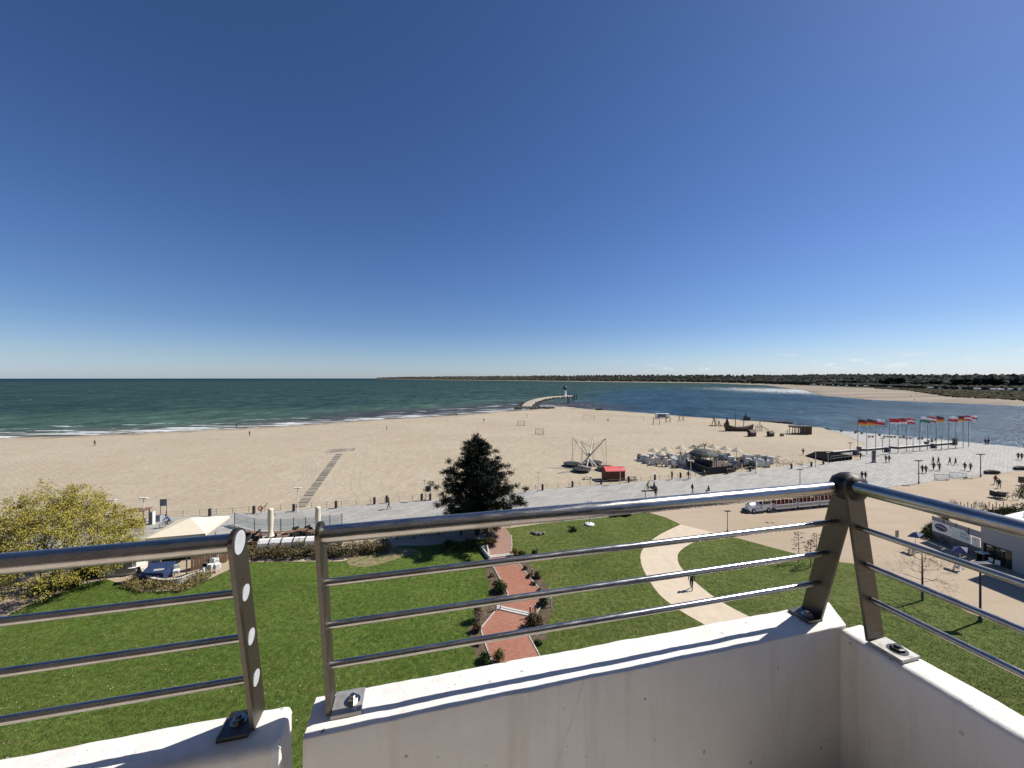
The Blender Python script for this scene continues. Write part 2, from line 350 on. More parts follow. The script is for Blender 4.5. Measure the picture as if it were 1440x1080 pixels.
def m_coast():
    m, t, b = new_mat('far_shore'); g = t.nodes.new('ShaderNodeNewGeometry'); p = mapped(t)
    a = t.nodes.new('ShaderNodeAttribute'); a.attribute_name = 'zone'
    n1 = tex(t, 'ShaderNodeTexNoise', p, Scale=.02, Detail=7, Roughness=.7)
    n2 = tex(t, 'ShaderNodeTexNoise', mapped(t, (.3, 1.5, 1), (0, 0, R(-8))), Scale=.02, Detail=7, Roughness=.7)
    sand = ramp(t, n2.outputs[0], [(.35, (.19, .155, .12)), (.6, (.34, .29, .225))])
    sand = mix(t, mrange(t, n1.outputs[0], .56, .66, 0, .5), sand, (.15, .13, .085))
    dune = ramp(t, n1.outputs[0], [(.35, (.055, .052, .031)), (.65, (.095, .085, .05))])
    e = t.nodes.new('ShaderNodeMath'); e.operation = 'MULTIPLY_ADD'; t.links.new(n1.outputs[0], e.inputs[0]); e.inputs[1].default_value = .5; t.links.new(a.outputs['Fac'], e.inputs[2])
    c = mix(t, mrange(t, e.outputs[0], .68, .8), sand, dune)
    t.links.new(c, b.inputs['Base Color']); b.inputs['Roughness'].default_value = .95; b.inputs['Specular IOR Level'].default_value = .1; return m
def m_leaf(name, a, bcol, transl=.0, rough=.6):
    m, t, b = new_mat(name)
    n = tex(t, 'ShaderNodeTexNoise', mapped(t), Scale=1.1, Detail=4, Roughness=.7)
    w_ = tex(t, 'ShaderNodeTexWhiteNoise', mapped(t, (9, 9, 9)))
    f = mix(t, .35, n.outputs[0], w_.outputs['Value'])
    t.links.new(ramp(t, f, [(.32, a), (.68, bcol)]), b.inputs['Base Color'])
    b.inputs['Roughness'].default_value = rough; b.inputs['Specular IOR Level'].default_value = .25
    if transl: b.inputs['Transmission Weight'].default_value = 0; b.inputs['Subsurface Weight'].default_value = 0
    return m
def m_flag(name, cols, sc):
    """horizontal stripes as cloth colour, by the flag's own height"""
    return [plain(name+'_'+str(i), c, .75, .08, 6) for i, c in enumerate(cols)]
M_SAND, M_GRAVEL, M_PAVE = m_sand(), m_gravel(), m_paving()
M_LAWN = m_grass('lawn_grass', (.074, .122, .019), (.122, .172, .035), .45, .4)
M_LAWN2 = m_grass('dry_lawn_grass', (.080, .112, .022), (.140, .168, .044), .85, .2)
M_BRICK, M_WALL, M_SEA, M_COAST = m_brick(), m_wall(), m_sea(), m_coast()
M_STEEL = m_steel('stainless_steel', (.46, .435, .405), .24, .3)
M_PLATE = m_steel('weathered_steel_plate', (.125, .118, .105), .45, .4)
M_BASE = plain('dull_base_steel', (.36,.35,.33), .5, .2, 30, .5)
M_CAP = plain('brushed_rail_end', (.62, .64, .68), .5, .06, 20, .4)
M_CONC = plain('pale_concrete', (.44, .43, .41), .85, .15, 2)
M_PATH = plain('sandy_path_surface', (.56, .47, .355), .9, .09, 1.2, 0, .1, False, .2)
M_SOIL = plain('planting_soil', (.115, .085, .06), .95, .4, 2.5, 0, .6, False, .1)
M_WHITE = plain('white_paint', (.78, .77, .74), .5, .06, 4)
M_CREAM = plain('cream_paint', (.66, .62, .52), .5, .08, 4)
M_DARK = plain('dark_metal', (.03, .03, .032), .45, .3, 5)
M_GREY = plain('grey_metal', (.20, .21, .215), .45, .2, 5)
M_WOODD = plain('dark_timber', (.065, .045, .033), .75, .35, 6)
M_WOODB = plain('brown_timber', (.17, .095, .055), .75, .3, 5)
M_WOODG = plain('weathered_timber', (.30, .265, .22), .85, .2, 4)
M_BLACK = plain('black_fabric', (.016, .016, .018), .8, .3, 5)
M_CANVAS = plain('cream_canvas', (.68, .60, .47), .85, .06, 3)
M_THATCH = plain('pale_thatch', (.45, .40, .30), .9, .3, 9, 0, .4)
M_BLUE = plain('navy_fabric', (.035, .055, .16), .7, .2, 4)
M_RED = plain('red_paint', (.42, .03, .04), .55, .15, 4)
M_STONE = plain('dark_stone', (.05, .048, .046), .9, .5, 1.5, 0, .5)
M_PALE = plain('pale_granite', (.52, .51, .48), .75, .12, 3)
M_RUBBER = plain('black_rubber', (.015, .015, .015), .7, .2, 6)
M_BARK = plain('bark', (.085, .066, .05), .9, .35, 7, 0, .5)
M_BARKD = plain('dark_bark', (.035, .028, .022), .9, .35, 7, 0, .5)
M_NEEDLE = m_leaf('pine_needles', (.006, .011, .007), (.020, .030, .017), 0, .65)
M_SPRING = m_leaf('spring_leaves', (.25, .215, .028), (.42, .36, .07))
M_BUSH = m_leaf('bush_leaves', (.022, .042, .013), (.075, .105, .034))
M_BUSHR = m_leaf('reddish_bush_leaves', (.055, .037, .022), (.17, .125, .06))
M_BUSHY = m_leaf('yellowish_bush_leaves', (.10, .085, .025), (.26, .21, .075))
M_DRY = m_leaf('dry_stems', (.20, .15, .09), (.40, .32, .21))
M_HEDGEB = m_leaf('brownish_hedge_leaves', (.07, .062, .026), (.20, .155, .075))
M_HEDGE = m_leaf('hedge_leaves', (.022, .034, .010), (.075, .082, .026))
M_GLASS, _t, _b = new_mat('clear_glass')
_b.inputs['Base Color'].default_value = (.8, .85, .85, 1); _b.inputs['Transmission Weight'].default_value = .9; _b.inputs['Roughness'].default_value = .05; _b.inputs['IOR'].default_value = 1.1
M_DGLASS, _t, _b = new_mat('dark_window_glass')
_n = tex(_t, 'ShaderNodeTexNoise', mapped(_t), Scale=.8, Detail=3)
_t.links.new(ramp(_t, _n.outputs[0], [(.35, (.022, .026, .02)), (.7, (.07, .078, .062))]), _b.inputs['Base Color']); _b.inputs['Roughness'].default_value = .08
# ---------------------------------------------------------------- ground, beach, sea
SEA_Z = -.8
def sheet(name, pts, z, mat, depth=.12, kind='structure'):
    """a flat surface with a real edge, from an x,y outline"""
    bm = bmesh.new(); vs = [bm.verts.new((p[0], p[1], z)) for p in pts]
    f = bm.faces.new(vs); f.normal_update()
    if f.normal.z < 0: f.normal_flip()
    es = list(bm.edges)
    r = bmesh.ops.extrude_edge_only(bm, edges=es)
    for v in [g for g in r['geom'] if isinstance(g, bmesh.types.BMVert)]: v.co.z -= depth
    bmesh.ops.triangulate(bm, faces=[q for q in bm.faces if len(q.verts) > 4])
    bmesh.ops.recalc_face_normals(bm, faces=bm.faces)
    if sum(q.normal.z*q.calc_area() for q in bm.faces) < 0:
        for q in bm.faces: q.normal_flip()
    me = bpy.data.meshes.new(name); bm.to_mesh(me); bm.free(); me.materials.append(mat)
    return tag(link(name, me), kind=kind)
shore_px = [(-1500,700),(-700,655),(-300,632),(0,616),(111,612.5),(250,606.5),(400,599),(500,592),(636,584),(705,578.5),(739,576.5),(775,571.5),(840,576),(915,581),(972,586),(1065,592),(1167,604)]
shore = [G(x, y, SEA_Z) for x, y in shore_px]
SH = np.array([(p.x, p.y) for p in spline([(p.x, p.y, 0) for p in shore], 8)])
quay = [xy(1167,605.5), xy(1260,613), xy(1440,630.5), xy(1700,657), xy(2300,735), xy(3600,900)]
# beach: flat inland, sloping through the waterline
tng = np.gradient(SH, axis=0); tng /= np.linalg.norm(tng, axis=1)[:, None]; nrm = np.stack([-tng[:, 1], tng[:, 0]], 1)   # towards the sea
prof = [(-26, 0), (-17, -.06), (-9, -.30), (-4, -.55), (0, -.8), (5, -1.1), (14, -2.0)]
vs = []; fs = []
fade = np.ones(len(SH)); fade[-14:] = np.linspace(1, .15, 14)
for o_, z_ in prof:
    for i, (q, nn) in enumerate(zip(SH, nrm)):
        k_ = o_*fade[i] if o_ < 0 else o_
        vs.append((q[0]+nn[0]*k_, q[1]+nn[1]*k_, z_))
m_ = len(SH)
for j in range(len(prof)-1):
    for i in range(m_-1): fs.append((j*m_+i, j*m_+i+1, (j+1)*m_+i+1, (j+1)*m_+i))
inner = vs[:m_]
land = [(p[0], p[1]) for p in inner]+[(q[0], q[1]-.5) for q in quay[:1]]+[(q[0]-.3, q[1]-.6) for q in quay[1:]]+[(150, -80), (-420, -80)]
bm = bmesh.new()
for v in vs: bm.verts.new(v)
bm.verts.ensure_lookup_table()
for f in fs: bm.faces.new([bm.verts[i] for i in f])
lv = [bm.verts[i] for i in range(m_)]+[bm.verts.new((p[0], p[1], 0)) for p in land[m_:]]
bm.faces.new(lv); bmesh.ops.triangulate(bm, faces=[q for q in bm.faces if len(q.verts) > 4]); bmesh.ops.recalc_face_normals(bm, faces=bm.faces)
if sum(q.normal.z for q in bm.faces) < 0:
    for q in bm.faces: q.normal_flip()
me = bpy.data.meshes.new('beach'); bm.to_mesh(me); bm.free(); me.materials.append(M_SAND)
tag(link('beach', me), kind='structure')

# sea: a fan of rings out to the horizon, carrying its own colour by depth and its breakers by distance from shore
spit_px = [(1700,590),(1440,571),(1345,567),(1280,564.5),(1235,563),(1157,556.5),(1130,549),(1080,542),(1000,538.8),(940,538.1),(860,537.3)]
SP = np.array([xy(x, y, SEA_Z) for x, y in spit_px])
def seg_dist(P, A):
    d = np.full(len(P), 1e9)
    for a, b in zip(A[:-1], A[1:]):
        ab = b-a; t_ = np.clip(((P-a)@ab)/(ab@ab), 0, 1); q = a+t_[:, None]*ab
        d = np.minimum(d, np.linalg.norm(P-q, axis=1))
    return d
na = 240; rad = np.concatenate([np.linspace(70, 330, 105), np.geomspace(334, 1500, 60)[0:], np.geomspace(1560, 60000, 34)])
ang = np.linspace(R(-80), R(80), na)
A_, R_ = np.meshgrid(ang, rad); P2 = np.stack([(R_*np.sin(A_)).ravel(), (R_*np.cos(A_)).ravel()], 1)
ds = seg_dist(P2, SH[:int(11*8)]); dp = seg_dist(P2, SP)
tipP = np.array(xy(1135, 550, SEA_Z)); dt = np.linalg.norm((P2-tipP)*np.array([1, .55]), axis=1)
mole = np.array([xy(739, 576, SEA_Z), xy(800, 556, SEA_Z)]); mdir = (mole[1]-mole[0])/np.linalg.norm(mole[1]-mole[0])
side = (P2-mole[0])@np.array([mdir[1], -mdir[0]])          # right of the mole: the river mouth
ch = np.clip(side/90+.2, 0, 1)*np.clip((1150-R_.ravel())/700, 0, 1); ch = ch*ch*(3-2*ch)
def sm(a, b, x): t_ = np.clip((x-a)/(b-a), 0, 1); return t_*t_*(3-2*t_)
open_ = np.array((.020, .044, .042)); green = np.array((.045, .084, .066)); shal = np.array((.095, .098, .078)); chan = np.array((.018, .049, .090)); far = np.array((.007, .026, .040))
k1 = sm(30, 170, ds)[:, None]; colr = green*(1-k1)+open_*k1
k2 = sm(4, 34, ds)[:, None]; colr = shal*(1-k2)+colr*k2
k4 = sm(1500, 7000, R_.ravel())[:, None]; colr = colr*(1-k4)+far*k4
gz = (sm(900, 400, dt)*.55)[:, None]; colr = colr*(1-ch[:, None])+chan*ch[:, None]; colr = colr*(1-gz*.35)+np.array((.05, .085, .085))*gz*.35
foam = np.where(ds < 3, .75, np.where(ds < 12, .95-.02*ds, np.maximum(.74*np.exp(-(ds-12)/22), .60*np.exp(-((ds-34)/9)**2))))
foam = np.maximum(foam*sm(1.02, .8, ch+0*ds), 1.0*np.exp(-(dt/190)**2)); foam = np.maximum(foam, .78*np.exp(-dp/14))
weed = sm(85, 30, ds)*sm(-170, -60, P2[:, 0])
me = bpy.data.meshes.new('sea'); nr = len(rad)
idx = np.arange(nr*na).reshape(nr, na); q = np.stack([idx[:-1, :-1], idx[:-1, 1:], idx[1:, 1:], idx[1:, :-1]], -1).reshape(-1, 4)[:, ::-1]
me.from_pydata(np.column_stack([P2, np.full(len(P2), SEA_Z)]).tolist(), [], q.tolist())
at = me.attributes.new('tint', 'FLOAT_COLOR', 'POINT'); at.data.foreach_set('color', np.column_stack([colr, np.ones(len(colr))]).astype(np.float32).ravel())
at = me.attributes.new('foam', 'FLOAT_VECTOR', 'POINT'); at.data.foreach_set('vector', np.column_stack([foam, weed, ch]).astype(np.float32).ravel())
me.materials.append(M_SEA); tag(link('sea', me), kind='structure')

# plaza of beige gravel, grey promenade and the square by the river
sheet('plaza', [xy(*p) for p in [(400,752),(560,745),(700,737),(820,727),(920,716),(1050,700),(1240,684),(1440,658),(1800,606+30)]]+[(160, 60), (160, -40), (-160, -40), xy(-500,800), xy(-100,768), xy(180,757)], .02, M_GRAVEL)
prom = [xy(*p) for p in [(-500,764),(-100,742),(150,733.5),(340,722.5),(480,713),(615,702.5),(730,691),(880,679.5),(989,670),(1086,658.5),(1160,650.5),(1207,647),(1216,640),(1175,637),(1208,631.5),(1216,625),(1190,612),(1166,605.2)]]
prom += quay[1:4]+[xy(1800,664)]+[xy(*p) for p in [(1440,662),(1340,673.5),(1240,687),(1047,704),(928,719.5),(820,731),(700,740.5),(560,743.5),(482,749),(400,766),(330,779),(180,800),(0,808),(-250,815),(-500,830)]]
sheet('promenade', prom, .06, M_PAVE, .1)
mb = MB(); qq = [Vector((*p, 0)) for p in quay]
for a, b in zip(qq[:-1], qq[1:]):
    d = (b-a).normalized(); nn = Vector((-d.y, d.x, 0)); mb.box((a+b)/2+nn*.35+Vector((0, 0, -1.0)), ((b-a).length, .7, 2.2), math.atan2(d.y, d.x))
tag(mb.build('quay_wall', M_PALE), 'long pale stone quay wall edging the flag square above the river', 'quay wall')

# lawns, brick path, curved path
def px_spline(pts, n=6): return [(v.x, v.y) for v in spline([(*xy(*p), 0) for p in pts], n)]
bl = [(690,743),(683,757),(686,772),(688,786),(696,802),(715,837),(700,856),(676,885),(680,900),(690,927),(712,975),(760,1060)]
br = [(711,742.5),(719,754),(720,768),(717,784),(730,794),(740,807),(760,831),(768,842),(757,860),(738,885),(757,920),(785,975),(840,1060)]
sheet('brick_path', [xy(*p) for p in bl]+[xy(*p) for p in br[::-1]], .075, M_BRICK, .1)
curve_l = [(957,738),(925,754),(904,773),(901,788),(907,806),(926,835),(952,856),(985,876),(1040,905),(1120,945),(1260,1010)]
curve_r = [(1036,757),(1005,753.5),(978,762),(958,774),(953,785),(959,800),(985,825),(1020,850),(1080,880),(1180,925),(1400,1010)]
sheet('curved_path', px_spline(curve_l)+px_spline(curve_r)[::-1], .045, M_PATH)
wl = [(-900,1080),(-260,905),(0,872),(38,852),(110,824),(150,815),(200,833),(260,831),(300,812),(345,791),(480,790),(548,776),(560,768),(600,768),(682,757.5)]
wlp = [xy(*p) for p in wl]
lawn = sheet('lawn', wlp+[xy(*p) for p in bl[2:]]+[(1.5, 6), (-45, 6)], .055, M_LAWN)
tl = [(712,743.5),(760,737),(820,730.5),(860,726),(910,720.5),(936,728)]
sheet('lawn', [xy(*p) for p in tl]+px_spline(curve_l)+[(9, 8), (5, 8)]+[xy(*p) for p in br[1:][::-1]], .055, M_LAWN2)
rl = [(1110,777),(1165,789),(1235,797.5),(1300,829),(1360,861),(1440,892),(1560,935),(2000,1080)]
sheet('lawn', px_spline(curve_r)[::-1]+[xy(*p) for p in rl]+[(20, 8)], .055, M_LAWN2)
# planting beds either side of the brick path, a worn patch of lawn
for outl in ([(686,784),(696,806),(714,838),(699,857),(675,886),(679,903),(690,930),(672,930),(662,905),(658,885),(682,852),(692,836),(682,805),(680,788)],
             [(721,786),(733,797),(744,810),(763,832),(771,843),(760,861),(742,886),(752,905),(770,900),(768,880),(778,856),(776,838),(764,815),(748,797),(732,785)]):
    sheet('planting_bed', [xy(*p) for p in outl], .066, M_SOIL, .05)
m, t, b = new_mat('worn_turf'); n_ = tex(t, 'ShaderNodeTexNoise', mapped(t), Scale=1.8, Detail=8, Roughness=.75)
t.links.new(ramp(t, n_.outputs[0], [(.4, (.27, .20, .12)), (.62, (.09, .12, .025))]), b.inputs['Base Color']); b.inputs['Roughness'].default_value = .95
sheet('worn_grass', [(v.x, v.y) for v in spline([(*xy(*p), 0) for p in [(488,792),(500,779),(530,772),(572,771),(590,777),(560,786),(530,795),(505,798)]], 5, True)], .062, m, .02)
bm_o = M_BRICK.copy(); bm_o.name = 'old_brick_paving'
for nd_ in bm_o.node_tree.nodes:
    if nd_.type == 'TEX_BRICK': nd_.inputs['Color1'].default_value = (.36, .225, .175, 1); nd_.inputs['Color2'].default_value = (.28, .17, .135, 1)
sheet('old_brick_path', [xy(*p) for p in [(690,743),(683,757),(686,772),(687.5,783.5),(720,780.5),(720,768),(719,754),(711,742.5)]], .082, bm_o, .02)
# pale stone edging and steps of the brick path
def edging(pts, wd=.09, z0=.03, h=.09):
    mb = MB(); P = [Vector((*xy(*p), 0)) for p in pts]
    for a, b in zip(P[:-1], P[1:]):
        d = b-a; mb.box(((a+b)/2).xy.to_3d()+Vector((0, 0, z0+h/2)), (d.length+wd*.4, wd, h), math.atan2(d.y, d.x))
    return mb
tag(edging(bl[1:]).build('path_edging', M_CONC), 'pale stone edging along the left side of the brick path', 'path edging')
tag(edging(br[1:]).build('path_edging', M_CONC), 'pale stone edging along the right side of the brick path', 'path edging')
for (a, b, lb) in (((686,785),(722,781),'upper pale stone step across the brick path near the pine'), ((699,856),(752,868),'lower pale stone step across the brick path between planting beds')):
    A, B = G(*a), G(*b); d = B-A; mb = MB(); mb.box((A+B)/2+Vector((0, 0, .11)), (d.length, .42, .09), math.atan2(d.y, d.x)); mb.box((A+B)/2+Vector((0, .12, .17)), (d.length, .2, .06), math.atan2(d.y, d.x))
    tag(mb.build('path_step', M_PALE), lb, 'step')
# timber boardwalk laid on the sand, a T of grey panels
m, t, b = new_mat('boardwalk_planks'); w_ = tex(t, 'ShaderNodeTexWave', mapped(t, (1,1,1), (0,0,R(-25))), Scale=2.2); wn = tex(t, 'ShaderNodeTexWhiteNoise', None)
oi = t.nodes.new('ShaderNodeAttribute'); oi.attribute_name = 'panel'
c_ = ramp(t, oi.outputs['Fac'], [(.0, (.20, .175, .14)), (.5, (.27, .245, .20)), (1, (.34, .31, .26))])
c_ = mix(t, mrange(t, w_.outputs['Fac'], .0, .3, .5, 0), c_, (.10, .09, .07)); t.links.new(c_, b.inputs['Base Color']); b.inputs['Roughness'].default_value = .85
mb = MB(); pv = []
def plank_run(a0, a1, b0, b1, n):
    for i in range(n):
        t0, t1 = i/n, (i+1)/n-.012
        q = [Vector((*xy(*a0), 0)).lerp(Vector((*xy(*a1), 0)), t0), Vector((*xy(*b0), 0)).lerp(Vector((*xy(*b1), 0)), t0), Vector((*xy(*b0), 0)).lerp(Vector((*xy(*b1), 0)), t1), Vector((*xy(*a0), 0)).lerp(Vector((*xy(*a1), 0)), t1)]
        zz = Vector((0, 0, .05)); mb.slab(q[3]+zz, q[2]+zz, q[1]+zz, q[0]+zz, .04); pv.extend([random.random()]*8)
plank_run((415,713.5), (473,638), (430,713), (482,638), 22); plank_run((456,637.5), (499,633.5), (460,632.3), (501,630), 7)
o = mb.build('boardwalk', m); at = o.data.attributes.new('panel', 'FLOAT', 'POINT'); at.data.foreach_set('value', pv); tag(tidy(o), kind='structure')

# ---------------------------------------------------------------- far shore
cols_ = [(1900,620,605,580,523),(1700,592,582,560,524),(1440,571,564,550,524.6),(1345,567,559.5,548,525),(1280,564.5,549.8,546,525),(1235,563,547,544.6,524.5),(1180,558,544.6,543,524.4),(1157,556.5,543.3,542,525),(1130,549,542,541,525.6),(1080,542,540.2,539.5,526),(1000,538.8,538.1,537.7,525.8),(940,538.1,537.5,537.1,525.6),(860,537.3,536.8,536.5,526.2),(800,536.6,536.1,535.8,527),(740,535.6,535.3,535,527.5),(640,534.6,534.35,534.1,528.5),(560,533.6,533.45,533.3,529.5),(530,533.25,533.2,533.15,530.6)]
xs = np.array([c[0] for c in cols_][::-1], float); tab = np.array([c[1:] for c in cols_][::-1], float)
def coast_at(px):
    ys, yt, yb, yq = [np.interp(px, xs, tab[:, k]) for k in range(4)]
    D0 = 20.8*FPX/(ys-HY); D1 = 18.8*FPX/(yt-HY); D2 = 17.5*FPX/(yb-HY); D1 = max(D1, D0*1.02); D2 = max(D2, D1*1.02); D3 = D2*1.55
    hill = 20+(HY-yq)/FPX*D3
    return D0, D1, D2, D3, hill
pxs = np.concatenate([np.linspace(530, 1080, 90), np.linspace(1086, 1900, 130)]); vs = []; zn = []; rows = 9
for px in pxs:
    D0, D1, D2, D3, hill = coast_at(px); t_ = (px-CX)/FPX
    th = 14 if px > 1000 else 14
    for D, z, zo in ((D0*.985, -1.6, 0), (D0, -.8, 0), (D0*.7+D1*.3, .6, .05), (D1, 1.3, .3), (D1*.5+D2*.5, 2.2, .62), (D2, 2.6, .9), (D2*.7+D3*.3, 2.6+(hill-th-2.6)*.2, 1), (D3, hill-th, 1), (D3*1.25, hill-th-6, 1)):
        vs.append((t_*D, D, z+(mnoise.noise((t_*D*.02, D*.02, 0))*.7 if 1 < z < 4 else 0))); zn.append(zo)
n_ = len(pxs); q = []
for i in range(n_-1):
    for j in range(rows-1): q.append((i*rows+j, (i+1)*rows+j, (i+1)*rows+j+1, i*rows+j+1))
me = bpy.data.meshes.new('far_shore'); me.from_pydata(vs, [], q); me.materials.append(M_COAST)
at = me.attributes.new('zone', 'FLOAT', 'POINT'); at.data.foreach_set('value', zn); me.polygons.foreach_set('use_smooth', [True]*len(q))
tag(tidy(link('far_shore_terrain', me)), kind='structure')
# the wood on it: thousands of crowns, one mass
def ico(sub=1):
    bm = bmesh.new(); bmesh.ops.create_icosphere(bm, subdivisions=sub, radius=1); v = np.array([x.co[:] for x in bm.verts]); f = np.array([[a.index for a in p.verts] for p in bm.faces]); bm.free(); return v, f
IV, IF = ico(2); IV1, IF1 = ico(1)
def crowns(name, items, mat, fine=False):
    bv, bf = (IV, IF) if fine else (IV1, IF1); V = []; Fs = []; cl = []
    for i, (x, y, z, rx, rz, c) in enumerate(items):
        jit = 1+rng.uniform(-.3, .28, (len(bv), 1)); V.append(bv*jit*np.array([rx, rx, rz])+np.array([x, y, z])); Fs.append(bf+i*len(bv)); cl.append(np.tile(np.array([*c, 1]), (len(bv), 1))*(1+rng.uniform(-.14, .14, (len(bv), 1))))
    V = np.concatenate(V); Fs = np.concatenate(Fs); me = bpy.data.meshes.new(name); me.from_pydata(V.tolist(), [], Fs.tolist())
    at = me.attributes.new('crown', 'FLOAT_COLOR', 'POINT'); at.data.foreach_set('color', np.concatenate(cl).astype(np.float32).ravel()); me.materials.append(mat); return link(name, me)
M_WOOD, t, b = new_mat('far_wood'); a = t.nodes.new('ShaderNodeAttribute'); a.attribute_name = 'crown'
t.links.new(a.outputs['Color'], b.inputs['Base Color']); b.inputs['Roughness'].default_value = .95; b.inputs['Specular IOR Level'].default_value = .05
items = []
pal = [(.082, .077, .058), (.076, .074, .056), (.066, .069, .050), (.088, .081, .062), (.056, .061, .046)]
for k in range(8500):
    px = random.choice([random.uniform(530, 1130), random.uniform(1060, 1900), random.uniform(1060, 1500)]); D0, D1, D2, D3, hill = coast_at(px); s_ = random.random()**1.3
    D = D2+(D3-D2)*s_; t_ = (px-CX)/FPX; zt = 2.6+(hill-14-2.6)*min(1, s_/.3*.2 if s_ < .3 else .2+(s_-.3)/.7*.8)
    r_ = random.uniform(4, 8.5)*(1 if D < 2500 else D/2500*.8); hh = random.uniform(5.4, 7.0) if random.random() < .98 else random.uniform(7.0, 8.0)
    if px > 1150 and s_ < .14: hh *= .55; r_ *= .7
    items.append((t_*D, D, zt+hh*.85, r_, hh, random.choice(pal)))
tag(crowns('far_wood', items, M_WOOD), kind='stuff')
# scrub on the dunes
items = []
for k in range(4200):
    px = random.uniform(1230, 1800); D0, D1, D2, D3, hill = coast_at(px); D = random.uniform(D1*1.0, D2*1.03); t_ = (px-CX)/FPX
    items.append((t_*D, D, 2.0, random.uniform(1.2, 3.2), random.uniform(.8, 1.8), random.choice([(.062, .058, .032), (.078, .068, .038), (.048, .048, .028), (.088, .078, .046)])))
tag(crowns('dune_scrub', items, M_WOOD), kind='stuff')
# wheel tracks of the beach tractor, shallow ruts with darker turned sand
m, t, b = new_mat('turned_sand'); n_ = tex(t, 'ShaderNodeTexNoise', mapped(t), Scale=2.5, Detail=6, Roughness=.7)
t.links.new(ramp(t, n_.outputs[0], [(.35, (.29, .235, .17)), (.65, (.42, .355, .265))]), b.inputs['Base Color']); b.inputs['Roughness'].default_value = .95
trk = [[(422,644),(427,657),(424,672),(407,687),(382,702)],[(428,644),(433,657),(430,672),(414,687),(390,703)],[(433,643),(439,657),(437,671),(422,687),(400,703)],[(438,643),(444,656),(442,670),(430,686),(412,703)],
       [(510,627),(500,655),(494,675),(496,690),(505,702)],[(517,628),(511,655),(506,675),(509,690),(522,700)],[(340,687),(380,664),(415,645)],[(350,690),(388,667),(420,648)],[(520,622),(548,637),(560,645),(552,655),(530,668)],[(760,613),(800,621),(806,624)],[(1040,650-27),(1075,626),(1120,628),(1160,629)],[(0,700),(60,682),(140,668),(240,660)],[(1100,634),(1140,633.5),(1190,630)],[(540,690),(536,676),(545,665),(560,660)],[(60,640),(200,632),(330,622)],[(600,640),(680,628),(770,632)]]
mb = MB()
for tr_ in trk:
    sp = spline([G(*p, .012) for p in tr_], 8); wd = .14
    for i, p in enumerate(sp):
        d = (sp[min(i+1, len(sp)-1)]-sp[max(i-1, 0)]).normalized(); s_ = Vector((-d.y, d.x, 0))*wd*(1+.5*mnoise.noise(p*.4)); mb.v += [tuple(p-s_), tuple(p+s_)]
        if i: q = len(mb.v)-4; mb.f.append((q, q+1, q+3, q+2)); mb.m.append(0)
tag(mb.build('tyre_tracks', m), kind='structure')
# ---------------------------------------------------------------- the balcony the photo is taken from
BS = .8; bc, bs = math.cos(R(13.93)), math.sin(R(13.93))
def W(a, p, dz): return Vector(((a*bc-p*bs)*BS, (a*bs+p*bc)*BS, H-dz*BS))
DA = Vector((bc, bs, 0)); DN = Vector((-bs, bc, 0))
def run(fn, profile, t0, t1, shear=lambda q: 0.0, jit=.0032, step=.035):
    """extrude a closed (across, down) profile along the wall with a hand-plastered wobble"""
    n = max(2, int((t1-t0)/step)); mb = MB(); m_ = len(profile)
    for i in range(n+1):
        for (q, dz) in profile:
            t_ = t0+(t1-t0)*i/n+shear(q)*(i/n)
            v = fn(t_, q, dz); k = mnoise.noise_vector(v*9)*jit+mnoise.noise_vector(v*38)*jit*.5
            mb.v.append(tuple(v+k))
    for i in range(n):
        for j in range(m_): j2 = (j+1) % m_; mb.f.append((i*m_+j, i*m_+j2, (i+1)*m_+j2, (i+1)*m_+j))
    mb.f += [tuple(range(m_)), tuple(n*m_+j for j in range(m_))]; mb.m = [0]*len(mb.f); return mb
def rnd_end(mb): return mb
def wall_profile(pi, po, dz, ri=.03, ro=.025, bottom=2.35, n=5):
    pr = [(pi, bottom)]
    for k in range(12, 0, -1): pr.append((pi, dz+ri+(bottom-dz-ri)*k/13))
    for k in range(n+1): a_ = PI/2*k/n; pr.append((pi+ri-ri*math.cos(a_), dz+ri-ri*math.sin(a_)))
    for k in range(1, 4): pr.append((pi+ri+(po-ro-pi-ri)*k/4, dz))
    for k in range(n+1): a_ = PI/2*k/n; pr.append((po-ro+ro*math.sin(a_), dz+ro-ro*math.cos(a_)))
    pr.append((po, bottom)); return pr
def bev(o, wd=.012):
    tidy(o); m = o.modifiers.new('bevel', 'BEVEL'); m.width = wd; m.segments = 3; m.limit_method = 'ANGLE'; m.angle_limit = R(55); return o
def smooth_all(o):
    o.data.polygons.foreach_set('use_smooth', [True]*len(o.data.polygons)); return o
f1 = lambda a, p, dz: W(a, p, dz); f2 = lambda p, q, dz: W(q, p, dz)
wl_ = bev(run(f1, wall_profile(1.50, 1.685, 1.30, .04, .03), -4.2, -.487).build('balcony_wall', M_WALL), .03)
tag(smooth_all(wl_), 'white painted balcony wall carrying the dark railing at the left end of the photo', 'balcony wall')
w1 = run(f1, wall_profile(1.503, 1.692, 1.30, .006, .016), -.405, 2.185, lambda p: (p-1.503)*.72)
w1 = bev(w1.build('balcony_wall', M_WALL), .03); tag(smooth_all(w1), 'long white painted balcony wall with a thin rail shadow along its sunlit top', 'balcony wall')
w2 = run(f2, wall_profile(2.142, 2.30, 1.316, .03, .015), -1.6, 1.51)
w2 = bev(w2.build('balcony_wall', M_WALL), .01); tag(smooth_all(w2), 'white painted balcony wall running to the right edge from the corner post', 'balcony wall')
